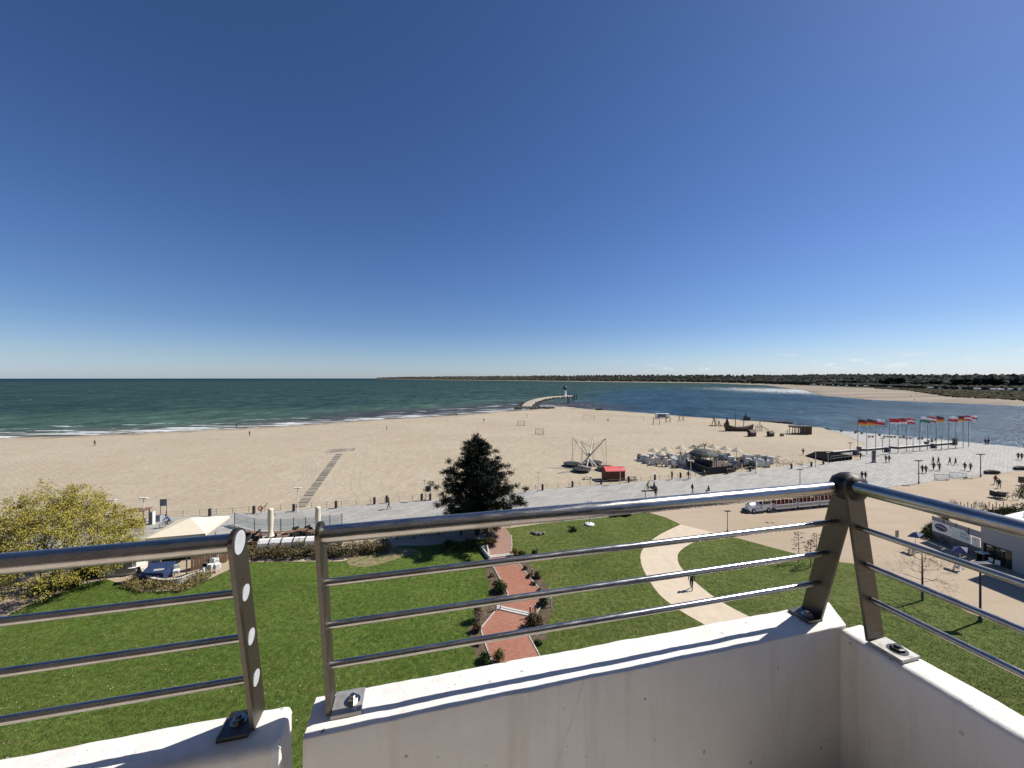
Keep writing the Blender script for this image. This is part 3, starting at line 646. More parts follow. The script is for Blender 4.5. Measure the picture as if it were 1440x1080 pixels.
# floor and the unseen house front behind, lengthened and darkened for the rail reflections
fl = MB(); P = [W(-4.2, 1.55, 2.1), W(2.2, 1.55, 2.1), W(2.2, -1.6, 2.1), W(-4.2, -1.6, 2.1)]
fl.slab(P[0], P[3], P[2], P[1], .2); tag(tidy(fl.build('balcony_floor', plain('balcony_tiles', (.66,.60,.53), .8, .15, 3))), kind='structure')
hf = MB(); A, B = W(-60, -1.65, 0), W(2.6, -1.65, 0); d = B-A; c_ = (A+B)/2
hf.box((c_.x-DN.x*.2, c_.y-DN.y*.2, 14), (d.length, .3, 28), math.atan2(d.y, d.x))
hb = thing('hotel_building', 'brown hotel front standing unseen behind the balcony', 'building', (c_.x, c_.y, 0))
hf.v = [tuple(Vector(v)-Vector((c_.x, c_.y, 0))) for v in hf.v]; hf.build('wall', plain('brown_facade', (.34,.29,.25), .8, .15, 1.5), hb)
dm = MB(); dd = W(.3, -1.65, 1.0); dm.box((dd.x-c_.x, dd.y-c_.y, H-.55), (4.2, .12, 2.2), math.atan2(d.y, d.x)); dm.build('balcony_door', M_DGLASS, hb)

def plate(o, mid_b, mid_t, wdir, w_, tdir, th, n=10):
    """flat bar with a rounded top, standing from mid_b to mid_t"""
    mb = MB(); up = (mid_t-mid_b).normalized(); out = [mid_b-wdir*w_/2, mid_b+wdir*w_/2]
    for k in range(n+1): a_ = PI*k/n; out.append(mid_t+wdir*(w_/2)*math.cos(a_)+up*(w_/2)*math.sin(a_))
    m_ = len(out); mb.add([q-tdir*th/2-o for q in out]+[q+tdir*th/2-o for q in out], [tuple(range(m_)), tuple(range(m_, 2*m_))[::-1]]+[(i, i+m_, (i+1) % m_+m_, (i+1) % m_) for i in range(m_)])
    return mb
def rel(o, pts): return [q-o for q in pts]
DZ = [.55, .744, .926, 1.107]; P1 = lambda dz: 1.447+.24*(dz-.55); Q2 = lambda dz: 2.065+.2*(dz-.53); DZ2 = [.53, .736, .92, 1.099]
RT, RS = .0245, .0112
def bolt(o, c, k=1.0):
    mb = MB(); mb.lathe([(.021*k, 0), (.021*k, .002)], 14, c-o); mb.lathe([(.0145*k, .002), (.0145*k, .011), (.0125*k, .012)], 6, c-o); mb.lathe([(.007*k, .012), (.007*k, .02)], 8, c-o); return mb
def base_plate(o, a0, a1, p, dz, fn):
    c = [fn(a0, p-.058, dz), fn(a1, p-.058, dz), fn(a1, p+.058, dz), fn(a0, p+.058, dz)]
    nn = (c[1]-c[0]).cross(c[3]-c[0])
    if nn.z < 0: c = c[::-1]
    mb = MB(); mb.slab(*rel(o, c), .011); return tidy_later(mb)
def tidy_later(mb): return mb
# left railing
o = W(-.59, 1.589, 1.285); rl_ = thing('balcony_railing', 'dark steel railing with round rail ends on its leaning post, at the left edge', 'railing', o)
mb = MB(); mb.tube(rel(o, [W(-4.2, P1(.55), .55), W(-.588, P1(.55), .55)]), RT, 20); smooth_all(mb.build('handrail', M_STEEL, rl_))
for dz in DZ[1:]:
    mb = MB(); mb.tube(rel(o, [W(-4.2, P1(dz), dz), W(-.588, P1(dz), dz)]), RS, 14); smooth_all(mb.build('rail', M_STEEL, rl_))
pst = tidy(plate(o, W(-.59, 1.618, 1.29), W(-.59, P1(.55), .55), DN, .082, DA, .011).build('post', M_PLATE, rl_))
for k, dz in enumerate(DZ):
    mb = MB(); r_ = .031 if k == 0 else .0215; c0 = W(-.5832, P1(dz), dz)
    mb.tube(rel(o, [c0-DA*.002, c0+DA*.002]), r_, 20); mb.build('rail_end_cap', M_CAP, pst)
base_plate(o, -.70, -.6, 1.612, 1.286, f1).build('base_plate', M_PLATE, rl_); bolt(o, W(-.655, 1.62, 1.286), 1.1).build('bolt', M_STEEL, rl_)
# corner railing: two leaning panels that meet over the corner
o = W(2.105, 1.55, 1.285); rc = thing('balcony_railing', 'stainless steel railing turning the corner of the balcony on leaning flat posts', 'railing', o)
mb = MB(); mb.tube(rel(o, [W(-.335, P1(.55), .55), W(2.10, P1(.55), .55)]), RT, 24); smooth_all(mb.build('handrail', M_STEEL, rc))
for dz in DZ[1:]:
    mb = MB(); mb.tube(rel(o, [W(-.335, P1(dz), dz), W(2.105, P1(dz), dz)]), RS, 16); smooth_all(mb.build('rail', M_STEEL, rc))
tidy(plate(o, W(-.335, 1.618, 1.29), W(-.335, P1(.55), .55), DN, .080, DA, .011).build('post', M_PLATE, rc))
tidy(plate(o, W(2.105, 1.618, 1.29), W(2.105, P1(.55), .55), DN, .085, DA, .011).build('post', M_PLATE, rc))
base_plate(o, -.325, -.215, 1.612, 1.284, f1).build('base_plate', M_BASE, rc); bolt(o, W(-.255, 1.61, 1.284), 1.15).build('bolt', M_STEEL, rc)
base_plate(o, 2.0, 2.095, 1.612, 1.284, f1).build('base_plate', M_PLATE, rc); bolt(o, W(2.05, 1.6, 1.284), 1.1).build('bolt', M_STEEL, rc)
pc = 1.392
mb = MB(); mb.tube(rel(o, [W(Q2(.53), pc, .53), W(Q2(.53), -1.6, .53)]), RT, 24); smooth_all(mb.build('handrail', M_STEEL, rc))
for dz in DZ2[1:]:
    mb = MB(); mb.tube(rel(o, [W(Q2(dz), pc, dz), W(Q2(dz), -1.6, dz)]), RS, 16); smooth_all(mb.build('rail', M_STEEL, rc))
tidy(plate(o, W(2.215, pc, 1.306), W(2.068, pc, .535), DA, .085, DN, .011).build('post', M_PLATE, rc))
c0 = W(2.09, 1.425, .545); mb = MB(); mb.lathe([(.012, -.052), (.046, -.04), (.062, -.012), (.063, .010), (.053, .036), (.029, .054), (.006, .06)], 20, c0-o); smooth_all(mb.build('corner_cap', plain('blackened_steel', (.035,.033,.03), .5, .3, 30, .6), rc))
base_plate(o, 1.25, 1.385, 2.218, 1.298, f2).build('base_plate', M_BASE, rc); bolt(o, W(2.222, 1.305, 1.298), 1.5).build('bolt', M_DARK, rc)
# ---------------------------------------------------------------- trees and shrubs
def leaf_cloud(mb, pts, size, n_each, spread, flat=1.0, slim=.5, k=None):
    """many small leaf faces scattered round each point"""
    for p in pts:
        for _ in range(n_each):
            d = Vector((random.gauss(0, 1), random.gauss(0, 1), random.gauss(0, flat)))*spread*.55; c = Vector(p)+d
            u = Vector((random.uniform(-1, 1), random.uniform(-1, 1), random.uniform(-.7, .9))).normalized(); v = u.cross(Vector((random.random(), random.random(), random.random()))).normalized()
            s_ = size*random.uniform(.6, 1.3); a_ = u*s_*.5; b_ = v*s_*slim*.5
            mb.v += [tuple(c-a_), tuple(c+b_), tuple(c+a_), tuple(c-b_)]; q = len(mb.v)-4; mb.f.append((q, q+1, q+2, q+3)); mb.m.append(k or 0)
def grow(mb, tips, p, d, length, r, depth, spread=.55, up=.12, n=(2, 3), segs=3, k=None):
    pts = [Vector(p)]; dd = Vector(d).normalized(); rr = [r]
    for i in range(segs):
        dd = (dd+Vector((random.gauss(0, .10), random.gauss(0, .10), random.gauss(0, .06)+up*.3))).normalized(); pts.append(pts[-1]+dd*length/segs); rr.append(r*(1-.45*(i+1)/segs))
    mb.tube(pts, rr, 6 if r > .04 else 4, k, cap=False)
    if depth <= 1: tips += pts[1:]
    if depth == 0: return
    for i in range(random.randint(*n)+(1 if depth > 2 else 0)):
        j = random.randint(max(1, segs-1), segs); a_ = random.uniform(0, 2*PI); s_ = dd.cross(Vector((math.cos(a_), math.sin(a_), .3))).normalized()
        nd = (dd+s_*random.uniform(.5, 1.1)*spread*1.6+Vector((0, 0, up))).normalized()
        grow(mb, tips, pts[j], nd, length*random.uniform(.62, .84), rr[j]*.68, depth-1, spread, up, n, segs, k)
# the dark pine
random.seed(21)
base = G(671, 752); pine = thing('pine_tree', 'tall dark pine with layered needle clumps standing between lawn and promenade', 'tree', base)
tk = MB(); tk.tube([(0,0,-.1), (.05,0,2), (-.05,.1,5), (.05,0,8), (0,.05,11.4)], [.34,.28,.22,.13,.04], 10)
clumps = []
def prof_r(h):      # crown radius at height
    return np.interp(h, [1.6, 2.6, 3.6, 4.8, 5.8, 6.8, 8.4, 9.6, 10.6, 11.8, 12.6], [2.4, 5.3, 4.4, 5.0, 4.1, 4.2, 3.3, 2.5, 2.0, 1.2, .4])
h = 1.9
while h < 12.2:
    nb = random.randint(6, 8) if h < 8 else random.randint(5, 7); a0 = random.uniform(0, 6.28)
    for i in range(nb):
        a_ = a0+2*PI*i/nb+random.uniform(-.35, .35); L_ = prof_r(h)*random.choice([.62, .8, .95, 1.0, 1.1])*random.uniform(.92, 1.05)
        if 1.6 < a_ % 6.28 < 4.7 and h < 3.5: L_ *= 1.08
        tip = Vector((math.cos(a_)*L_, math.sin(a_)*L_, h+L_*random.uniform(-.02, .2))); st = Vector((0, 0, h-.25*L_*.3))
        md = st.lerp(tip, .55)+Vector((0, 0, -.12*L_)); tk.tube([st, md, tip], [.085*(1-h/16), .05, .018], 5, cap=False)
        for t_ in np.arange(.34, 1.02, .56/max(1.4, L_)):
            q = (st*(1-t_)**2+md*2*t_*(1-t_)+tip*t_*t_); w_ = L_*.22*(1-abs(t_-.7))
            for _ in range(2): clumps.append(q+Vector((random.gauss(0, w_), random.gauss(0, w_), random.uniform(.0, .3))))
    h += random.uniform(.48, .82)
clumps += [Vector((random.gauss(0, .3), random.gauss(0, .3), z)) for z in np.linspace(10.5, 12.7, 9)]
tk.build('trunk', M_BARKD, pine, True)
nd = MB(); random.shuffle(clumps); leaf_cloud(nd, clumps[:int(len(clumps)*.85)], .33, 130, .46, .66, .24); nd.build('crown', M_NEEDLE, pine)
# second low stem beside it, bare
b2 = G(648, 752); st2 = thing('pine_tree', 'short dark pine stem just left of the tall pine', 'tree', b2)
mb = MB(); mb.tube([(0,0,-.1), (.04,0,1.2), (.12,.05,2.6)], [.16,.13,.08], 8); mb.build('trunk', M_BARKD, st2, True)
mb = MB(); leaf_cloud(mb, [Vector((random.gauss(0, .6), random.gauss(0, .6), random.uniform(2.1, 3.3))) for _ in range(26)], .34, 55, .5, .6, .16); mb.build('crown', M_NEEDLE, st2)
# the spring tree at the left
random.seed(5)
base = G(78, 822); spt = thing('spring_tree', 'broad spring tree with thin yellow green leaves at the left edge', 'tree', base, 0, None, 1.0)
tk = MB(); tips = []
tk.tube([(0,0,-.1), (.05,0,1.0), (0,.05,2.1)], [.30,.25,.22], 10, cap=False)
for i in range(13):
    a_ = i*2.399; el = (.18, .75, 1.5)[i % 3]
    grow(tk, tips, (0, .03, random.uniform(1.4, 2.1)), (math.cos(a_), math.sin(a_), el), 2.35+.25*(i % 3), .11, 3, .42, .04, (2, 3), 4)
# fine twigs fill a low dome; each starts from the nearest limb
RX, RZ = 6.3, 8.4; pts = []
tips = [t for t in tips if (t.x/RX)**2+(t.y/RX)**2+((t.z-1.2)/RZ)**2 < 1.05]; TA = np.array([t[:] for t in tips])
for k in range(1500):
    a_ = random.uniform(0, 2*PI); u = random.random()**.8; q = random.uniform(.50, 1.0)**.6
    sx_ = math.sqrt(1-u*u); dm_ = 1+.16*mnoise.noise((math.cos(a_)*1.7, math.sin(a_)*1.7, u*2.4)); e = Vector((math.cos(a_)*sx_*RX*q*dm_, math.sin(a_)*sx_*RX*q*dm_, 1.1+u*RZ*q*dm_))
    t_ = tips[int(np.argmin(((TA-np.array(e))**2).sum(1)))]; md = t_.lerp(e, .5)+Vector((0, 0, .15))
    if (e-t_).length < 3: tk.tube([t_, md, e], [.016, .011, .006], 3, cap=False); pts += [e, t_.lerp(e, .75)]
tk.build('trunk', M_BARK, spt, True)
mb = MB(); leaf_cloud(mb, pts+tips[::3], .13, 22, .34, .8, .62); mb.build('crown', M_SPRING, spt)
# bare young trees
def young_tree(px, py, h, label, group=None, seed=1, depth=4):
    random.seed(seed); t = thing('young_tree', label, 'tree', G(px, py), 0, group); mb = MB(); tips = []
    mb.tube([(0,0,-.05), (.03,.02,h*.45), (-.02,0,h*.8), (0,.02,h)], [.09,.07,.045,.018], 7)
    for i in range(13):
        z = h*(.36+.048*i); a_ = i*2.4; L_ = h*.30*(1.15-.06*i)
        grow(mb, tips, (0, 0, z), (math.cos(a_), math.sin(a_), .22), L_*.8, .026, depth-1, .5, .02, (2, 3), 3)
    mb.build('trunk', M_BARK, t, True)
    lb = MB(); leaf_cloud(lb, tips, .07, 1, .10, 1, .6); lb.build('crown', M_DRY, t); return t
young_tree(1297, 845, 4.6, 'bare young tree with thin spreading twigs on the right lawn', seed=3)
# trained saplings with tufted tiers
def tiered(px, py, h, label, seed):
    random.seed(seed); t = thing('sapling', label, 'tree', G(px, py), 0, 'tiered saplings on the right lawn'); mb = MB(); pts = []
    mb.tube([(0,0,-.05), (.02,0,h*.5), (0,0,h)], [.035,.03,.015], 6)
    for i in range(4):
        z = h*(.50+.145*i); s_ = .62-.08*i
        for a_ in (random.uniform(-.4, .4), PI+random.uniform(-.4, .4), 1.6):
            e = Vector((math.cos(a_)*s_, math.sin(a_)*s_*.7, z+random.uniform(-.12, .2))); mb.tube([(0, 0, z-.1), e*.6+Vector((0, 0, z*.4-.02)), e], [.014, .012, .008], 4); pts.append(e)
    mb.build('trunk', M_BARKD, t, True)
    lb = MB(); leaf_cloud(lb, pts+[Vector((0, 0, h))], .13, 16, .17, .45, .5); lb.build('crown', M_BUSHR, t)
tiered(1123, 792, 3.3, 'tallest tiered sapling, first from the left of three on the right lawn', 1)
tiered(1140, 799, 2.9, 'tiered sapling nearest the balcony, middle of three on the right lawn', 2)
tiered(1148, 793, 3.2, 'tiered sapling closest to the corner post of the railing', 3)
# shrubs
def shrub(px, py, w_, h, mat, label, kind='shrub', n=26, leaf=.16, each=26, seed=0, stems=M_BARKD, slim=.5, upright=False):
    random.seed(seed+int(px)); t = thing(kind, label, 'shrub', G(px, py, .06)); mb = MB(); pts = []
    for i in range(n):
        a_ = random.uniform(0, 6.28); r_ = math.sqrt(random.random())*w_/2; z = h*(random.uniform(.35, 1) if not upright else random.uniform(.5, 1))*(1-.55*(r_/(w_/2))**2)
        e = Vector((math.cos(a_)*r_, math.sin(a_)*r_, z)); mb.tube([(e.x*.15, e.y*.15, -.05), (e.x*.6, e.y*.6, z*.55), e], [.018, .013, .006], 4); pts += [e, e*.85] if not upright else [e, e*.92, e*.84]
    if kind != 'shrub' or py > 790: t.scale = (.86,)*3
    mb.build('stems', stems, t)
    lb = MB(); leaf_cloud(lb, pts, leaf, each, min(w_, h)*.22, .8, slim); lb.build('foliage', mat, t); return t
shrub(703, 832, 1.25, 1.25, M_BUSH, 'round green bush on the left side of the brick path', n=34, each=30, seed=1)
shrub(673, 873, .9, 2.1, M_DRY, 'tall dry feathery grass clump beside the left lawn', 'ornamental_grass', n=30, leaf=.22, each=16, seed=2, stems=M_DRY, slim=.18, upright=True)
shrub(670, 888, .7, 1.3, M_BUSHR, 'dark low shrub at the foot of the tall dry grass', n=16, each=20, seed=3)
shrub(672, 905, .7, .6, M_BUSHR, 'small dark shrub on bare soil left of the widened brick path', n=12, each=16, seed=4)
shrub(752, 882, 1.5, 1.35, M_BUSHR, 'large dark reddish shrub right of the lower step', n=46, each=28, seed=5)
shrub(764, 851, .9, .9, M_BUSH, 'green and dark shrub at the right corner of the brick path', n=20, each=24, seed=6)
shrub(681, 930, .8, 1.0, M_BUSH, 'dark green shrub next to the yellowish fronds by the balcony wall', n=20, each=22, seed=7)
shrub(701, 934, .9, 1.25, M_BUSHY, 'yellowish shrub with upright fronds nearest the balcony wall', n=26, leaf=.2, each=14, seed=8, slim=.3, upright=True)
shrub(757, 905, .6, .4, M_BUSH, 'low green cushion plant right of the lower brick path', n=10, each=18, seed=9)
shrub(757, 812, .75, .85, M_BUSHR, 'small dark bush at the edge of the dry lawn right of the path', n=16, each=22, seed=10)
shrub(724, 783, 1.1, .9, M_BUSHY, 'pale grassy shrub where the upper step meets the dry lawn', n=20, leaf=.2, each=16, seed=11, slim=.25, upright=True)
shrub(733, 783, .9, .85, M_BUSH, 'dark bush next to the pale grassy shrub by the upper step', n=16, each=22, seed=12)
shrub(754, 781, .9, .75, M_BUSHR, 'lone dark bush on the dry lawn right of the upper step', n=16, each=22, seed=13)
shrub(690, 766, 1.4, .95, M_BUSHY, 'spiky pale shrub at the left bend of the brick path under the pine', n=22, leaf=.3, each=12, seed=14, slim=.2, upright=True)
shrub(805, 747, 1.1, .5, M_BUSH, 'low dark plant in the dry lawn near the tufted pole', n=16, each=20, seed=15)
shrub(664, 770, 2.2, 1.2, M_BUSH, 'dark shrub in the shade under the pine beside the brick path', n=30, each=26, seed=16)
shrub(632, 772, 2.4, 1.1, M_BUSH, 'dark shrub in the deep shade left of the pine trunk', n=30, each=26, seed=17)
for i, (px, py) in enumerate([(738,801),(744,812),(750,822),(758,832)]):
    shrub(px, py, .55, .45, M_BUSHR, 'small dark bedding shrub in the row along the right side of the brick path', n=8, each=18, seed=30+i)['group'] = 'row of small shrubs along the brick path'
for i, (px, py) in enumerate([(687,797),(691,811),(697,821)]):
    shrub(px, py, .5, .4, M_BUSHR, 'small dark bedding shrub in the row along the left side of the brick path', n=8, each=16, seed=40+i)['group'] = 'row of small shrubs left of the brick path'
random.seed(3)
t = thing('rock_group', 'small pile of pale and dark stones on the dry lawn behind the upper step', 'rocks', G(757, 751, .06)); mb = MB()
for i in range(6):
    c = (random.uniform(-.7, .7), random.uniform(-.3, .3), .12); mb.lathe([(.12, -.14), (.28, -.05), (.25, .12), (.1, .2)], 7, c, a0=i)
mb.build('stones', plain('field_stone', (.17,.155,.135), .9, .4, 2), t)
# hedges
def hedge(poly, h, mat, label, n, leaf=.2, each=14, seed=0):
    random.seed(seed); P = [Vector((*xy(*p), 0)) for p in poly]; c = sum(P, Vector())/len(P)
    t = thing('hedge', label, 'hedge', c); L_ = [p-c for p in P]; pts = []
    xs_ = [p.x for p in L_]; ys_ = [p.y for p in L_]
    def inside(x, y):
        r_ = False; m_ = len(L_)
        for i in range(m_):
            a, b = L_[i], L_[(i+1) % m_]
            if (a.y > y) != (b.y > y) and x < (b.x-a.x)*(y-a.y)/(b.y-a.y)+a.x: r_ = not r_
        return r_
    while len(pts) < n:
        x, y = random.uniform(min(xs_), max(xs_)), random.uniform(min(ys_), max(ys_))
        if inside(x, y): pts.append(Vector((x, y, h*random.uniform(.15, 1)*(.8+.4*mnoise.noise((x*.8, y*.8, seed))))))
    mb = MB()
    lb = MB(); leaf_cloud(lb, pts, leaf, each, .3, .8); lb.build('foliage', mat, t); return t
hedge([(345,789),(480,786),(552,778),(545,769),(480,773),(345,778)], 1.25, M_HEDGEB, 'low brownish hedge behind the left lawn below the white hooded chairs', 900, .19, 16, 1)
hedge([(172,826),(200,835),(258,834),(300,815),(290,809),(255,824),(205,824),(186,815)], .8, M_BUSHY, 'low yellowish green hedge curving in front of the round white wall', 260, .16, 14, 2)
hedge([(1293,756),(1306,744),(1330,728),(1334,745),(1333,768),(1318,763)], .9, M_HEDGE, 'green hedge beside the grey fence with the oval sign', 420, .2, 16, 3)
hedge([(1388,728),(1425,725),(1424,718),(1392,720)], .7, M_HEDGE, 'narrow green hedge between bicycle stands and the flat white roof', 200, .18, 14, 4)
hedge([(1428,697),(1440,702),(1480,706),(1480,690),(1440,683)], 1.0, M_HEDGE, 'green hedge at the right edge behind the cargo tricycle', 240, .2, 14, 5)
hedge([(105,815),(150,812),(152,803),(110,804)], 1.1, M_BUSH, 'dark shrubbery at the edge of the left lawn beside the white container', 170, .18, 16, 6)
hedge([(40,840),(112,826),(110,816),(60,822)], .8, M_BUSH, 'dark low bushes under the spring tree', 190, .18, 16, 7)
hedge([(1424,733),(1490,745),(1490,722),(1425,717)], 1.5, M_BUSH, 'dark bush beyond the flat white roof at the right edge', 260, .2, 16, 8)
# tuft-topped pole on a white foot
t = thing('potted_palm', 'slim palm with a tuft of upright leaves on a round white foot', 'palm', G(829, 738, .06)); mb = MB()
mb.lathe([(.62,0), (.66,.12), (.5,.2), (.2,.24)], 24); mb.build('pot', M_WHITE, t, True)
mb = MB(); mb.tube([(0,0,.2), (.03,0,1.4), (0,0,2.5)], [.07,.055,.05], 8); mb.build('trunk', M_WOODG, t, True)
mb = MB()
for i in range(11):
    a_ = i*2.4; L_ = random.uniform(.7, 1.1); u = Vector((math.cos(a_), math.sin(a_), 0)); s_ = Vector((-u.y, u.x, 0))*.085; pp = [Vector((0,0,2.45)), u*L_*.4+Vector((0,0,2.45+L_*.55)), u*L_*.85+Vector((0,0,2.45+L_*.62))]
    mb.add([pp[0]-s_*.4, pp[0]+s_*.4, pp[1]+s_, pp[1]-s_, pp[2]], [(0,1,2,3), (3,2,4)])
mb.build('leaves', M_BUSH, t)
# single trees on the far spit
for i, (px, w_) in enumerate([(1252,46),(1246,30),(1262,34),(1355,44),(1372,36),(1386,44),(1400,30),(1432,34),(1188,20),(1204,22),(1312,26),(1292,22)]):
    D0, D1, D2, D3, hill = coast_at(px); D = D2*1.05; random.seed(i); t_ = (px-CX)/FPX; h = random.uniform(15, 19) if w_ > 29 else random.uniform(11, 14)
    lab = ['broad dark pine, rounded clump left of centre on the far dunes','small dark pine touching the left of the broad dark clump','dark pine touching the right of the broad dark clump','tall dark pine, first of the row above the caravans','dark pine, second of the row above the caravans','broad dark pine in the middle of the row above the caravans','dark pine thinning at the right of the row above the caravans','dark lone pine at the right edge of the far shore','small dark tree far left among the far houses','small dark tree, second from the left among the far houses','small dark tree between the two dark pine clumps','small tree just right of the broad dark clump'][i]
    t = thing('pine_tree', lab, 'tree', (t_*D, D, 2.6), 0, 'dark trees on the far spit'); mb = MB(); mb.tube([(0,0,-1), (0,0,h*.6)], [.5,.3], 6); mb.build('trunk', M_BARKD, t)
    it = [(random.gauss(0, w_*.15), random.gauss(0, w_*.1), random.uniform(h*.35, h*.95), random.uniform(2.4, 4.4), random.uniform(1.8, 3.2), random.choice([(.012,.019,.011),(.020,.028,.016),(.008,.013,.009)])) for _ in range(int(w_*.9))]
    c = crowns('crown', it, M_WOOD); c.parent = t
# ---------------------------------------------------------------- grass blades and daisies, nearest lawns
def m_blade(name='grass_blades', dry=0.0):
    m, t, b = new_mat(name); p = mapped(t)
    n1 = tex(t, 'ShaderNodeTexNoise', p, Scale=.16, Detail=6, Roughness=.62); w_ = tex(t, 'ShaderNodeTexWhiteNoise', mapped(t, (7, 7, 0)))
    c = ramp(t, mix(t, .5, n1.outputs[0], w_.outputs['Value']), [(.2, (.078, .116, .021)), (.5, (.140, .182, .042)), (.85, (.22, .24, .08))])
    n3 = tex(t, 'ShaderNodeTexNoise', mapped(t, (.22, .6, 1), (0, 0, R(25))), Scale=1.0, Detail=5, Roughness=.65)
    c = mix(t, mrange(t, n3.outputs[0], .47, .60, 0, dry), c, (.185, .165, .055)); c = mix(t, mrange(t, n3.outputs[0], .46, .36, 0, .55), c, (.045, .085, .012))
    t.links.new(c, b.inputs['Base Color']); b.inputs['Roughness'].default_value = .8; b.inputs['Specular IOR Level'].default_value = .15; return m
def in_poly(px, py, poly):
    r_ = np.zeros(len(px), bool); m_ = len(poly)
    for i in range(m_):
        (ax, ay), (bx, by) = poly[i], poly[(i+1) % m_]
        c = (ay > py) != (by > py)
        with np.errstate(divide='ignore', invalid='ignore'): xx = (bx-ax)*(py-ay)/(by-ay)+ax
        r_ ^= c & (px < xx)
    return r_
lawn_polys = [wlp+[xy(*p) for p in bl[2:]]+[(1.5, 6), (-45, 6)], [xy(*p) for p in tl]+px_spline(curve_l)+[(9, 8), (5, 8)]+[xy(*p) for p in br[1:][::-1]], px_spline(curve_r)[::-1]+[xy(*p) for p in rl]+[(20, 8)]]
def scatter(n, poly):
    Y = 9/(1-rng.uniform(0, 1, n)*(1-9/52.0)); X = rng.uniform(-1.5, 1.5, n)*Y; k = in_poly(X, Y, poly); return X[k], Y[k]
def blades(name, mat, polys, n, hgt, wid, white=False):
    Vs = []; 
    for poly in polys:
        X, Y = scatter(n, poly); m_ = len(X); a_ = rng.uniform(0, 2*PI, m_); hh = rng.uniform(*hgt, m_); ww = rng.uniform(*wid, m_)
        dx, dy = np.cos(a_)*ww/2, np.sin(a_)*ww/2; z0 = np.full(m_, .055); lx, ly = rng.normal(0, .5, m_)*hh, rng.normal(0, .5, m_)*hh
        if white:
            if m_: keep = np.array([mnoise.noise((x*.28, y*.28, 3.3))+.25*mnoise.noise((x*1.3, y*1.3, 1)) > rng.uniform(-.1, .55) for x, y in zip(X, Y)]); X, Y, dx, dy, hh = X[keep], Y[keep], dx[keep], dy[keep], hh[keep]; z0 = z0[keep]
            Vs.append(np.stack([np.column_stack([X-dx, Y-dy, z0+hh]), np.column_stack([X+dy, Y-dx, z0+hh]), np.column_stack([X+dx, Y+dy, z0+hh]), np.column_stack([X-dy, Y+dx, z0+hh])], 1))
        else: Vs.append(np.stack([np.column_stack([X-dx, Y-dy, z0-.01]), np.column_stack([X+dx, Y+dy, z0-.01]), np.column_stack([X+lx, Y+ly, z0+hh])], 1))
    V = np.concatenate(Vs); k = V.shape[1]; me = bpy.data.meshes.new(name); nv = V.reshape(-1, 3); nf = len(V)
    me.vertices.add(len(nv)); me.vertices.foreach_set('co', nv.astype(np.float32).ravel()); me.loops.add(nf*k); me.loops.foreach_set('vertex_index', np.arange(nf*k, dtype=np.int32)); me.polygons.add(nf); me.polygons.foreach_set('loop_start', np.arange(0, nf*k, k, dtype=np.int32)); me.polygons.foreach_set('loop_total', np.full(nf, k, dtype=np.int32)); me.update(calc_edges=True); me.materials.append(mat)
    return tag(link(name, me), kind='stuff')
blades('grass_blades', m_blade(dry=.45), lawn_polys[:1], 520000, (.04, .10), (.02, .05))
blades('dry_grass_blades', m_blade('dry_grass_blades', .85), lawn_polys[1:], 520000, (.04, .10), (.02, .05))
blades('daisies', plain('daisy_petals', (.72,.72,.66), .8, .05, 5), lawn_polys[:2], 6500, (.08, .11), (.03, .065), True)
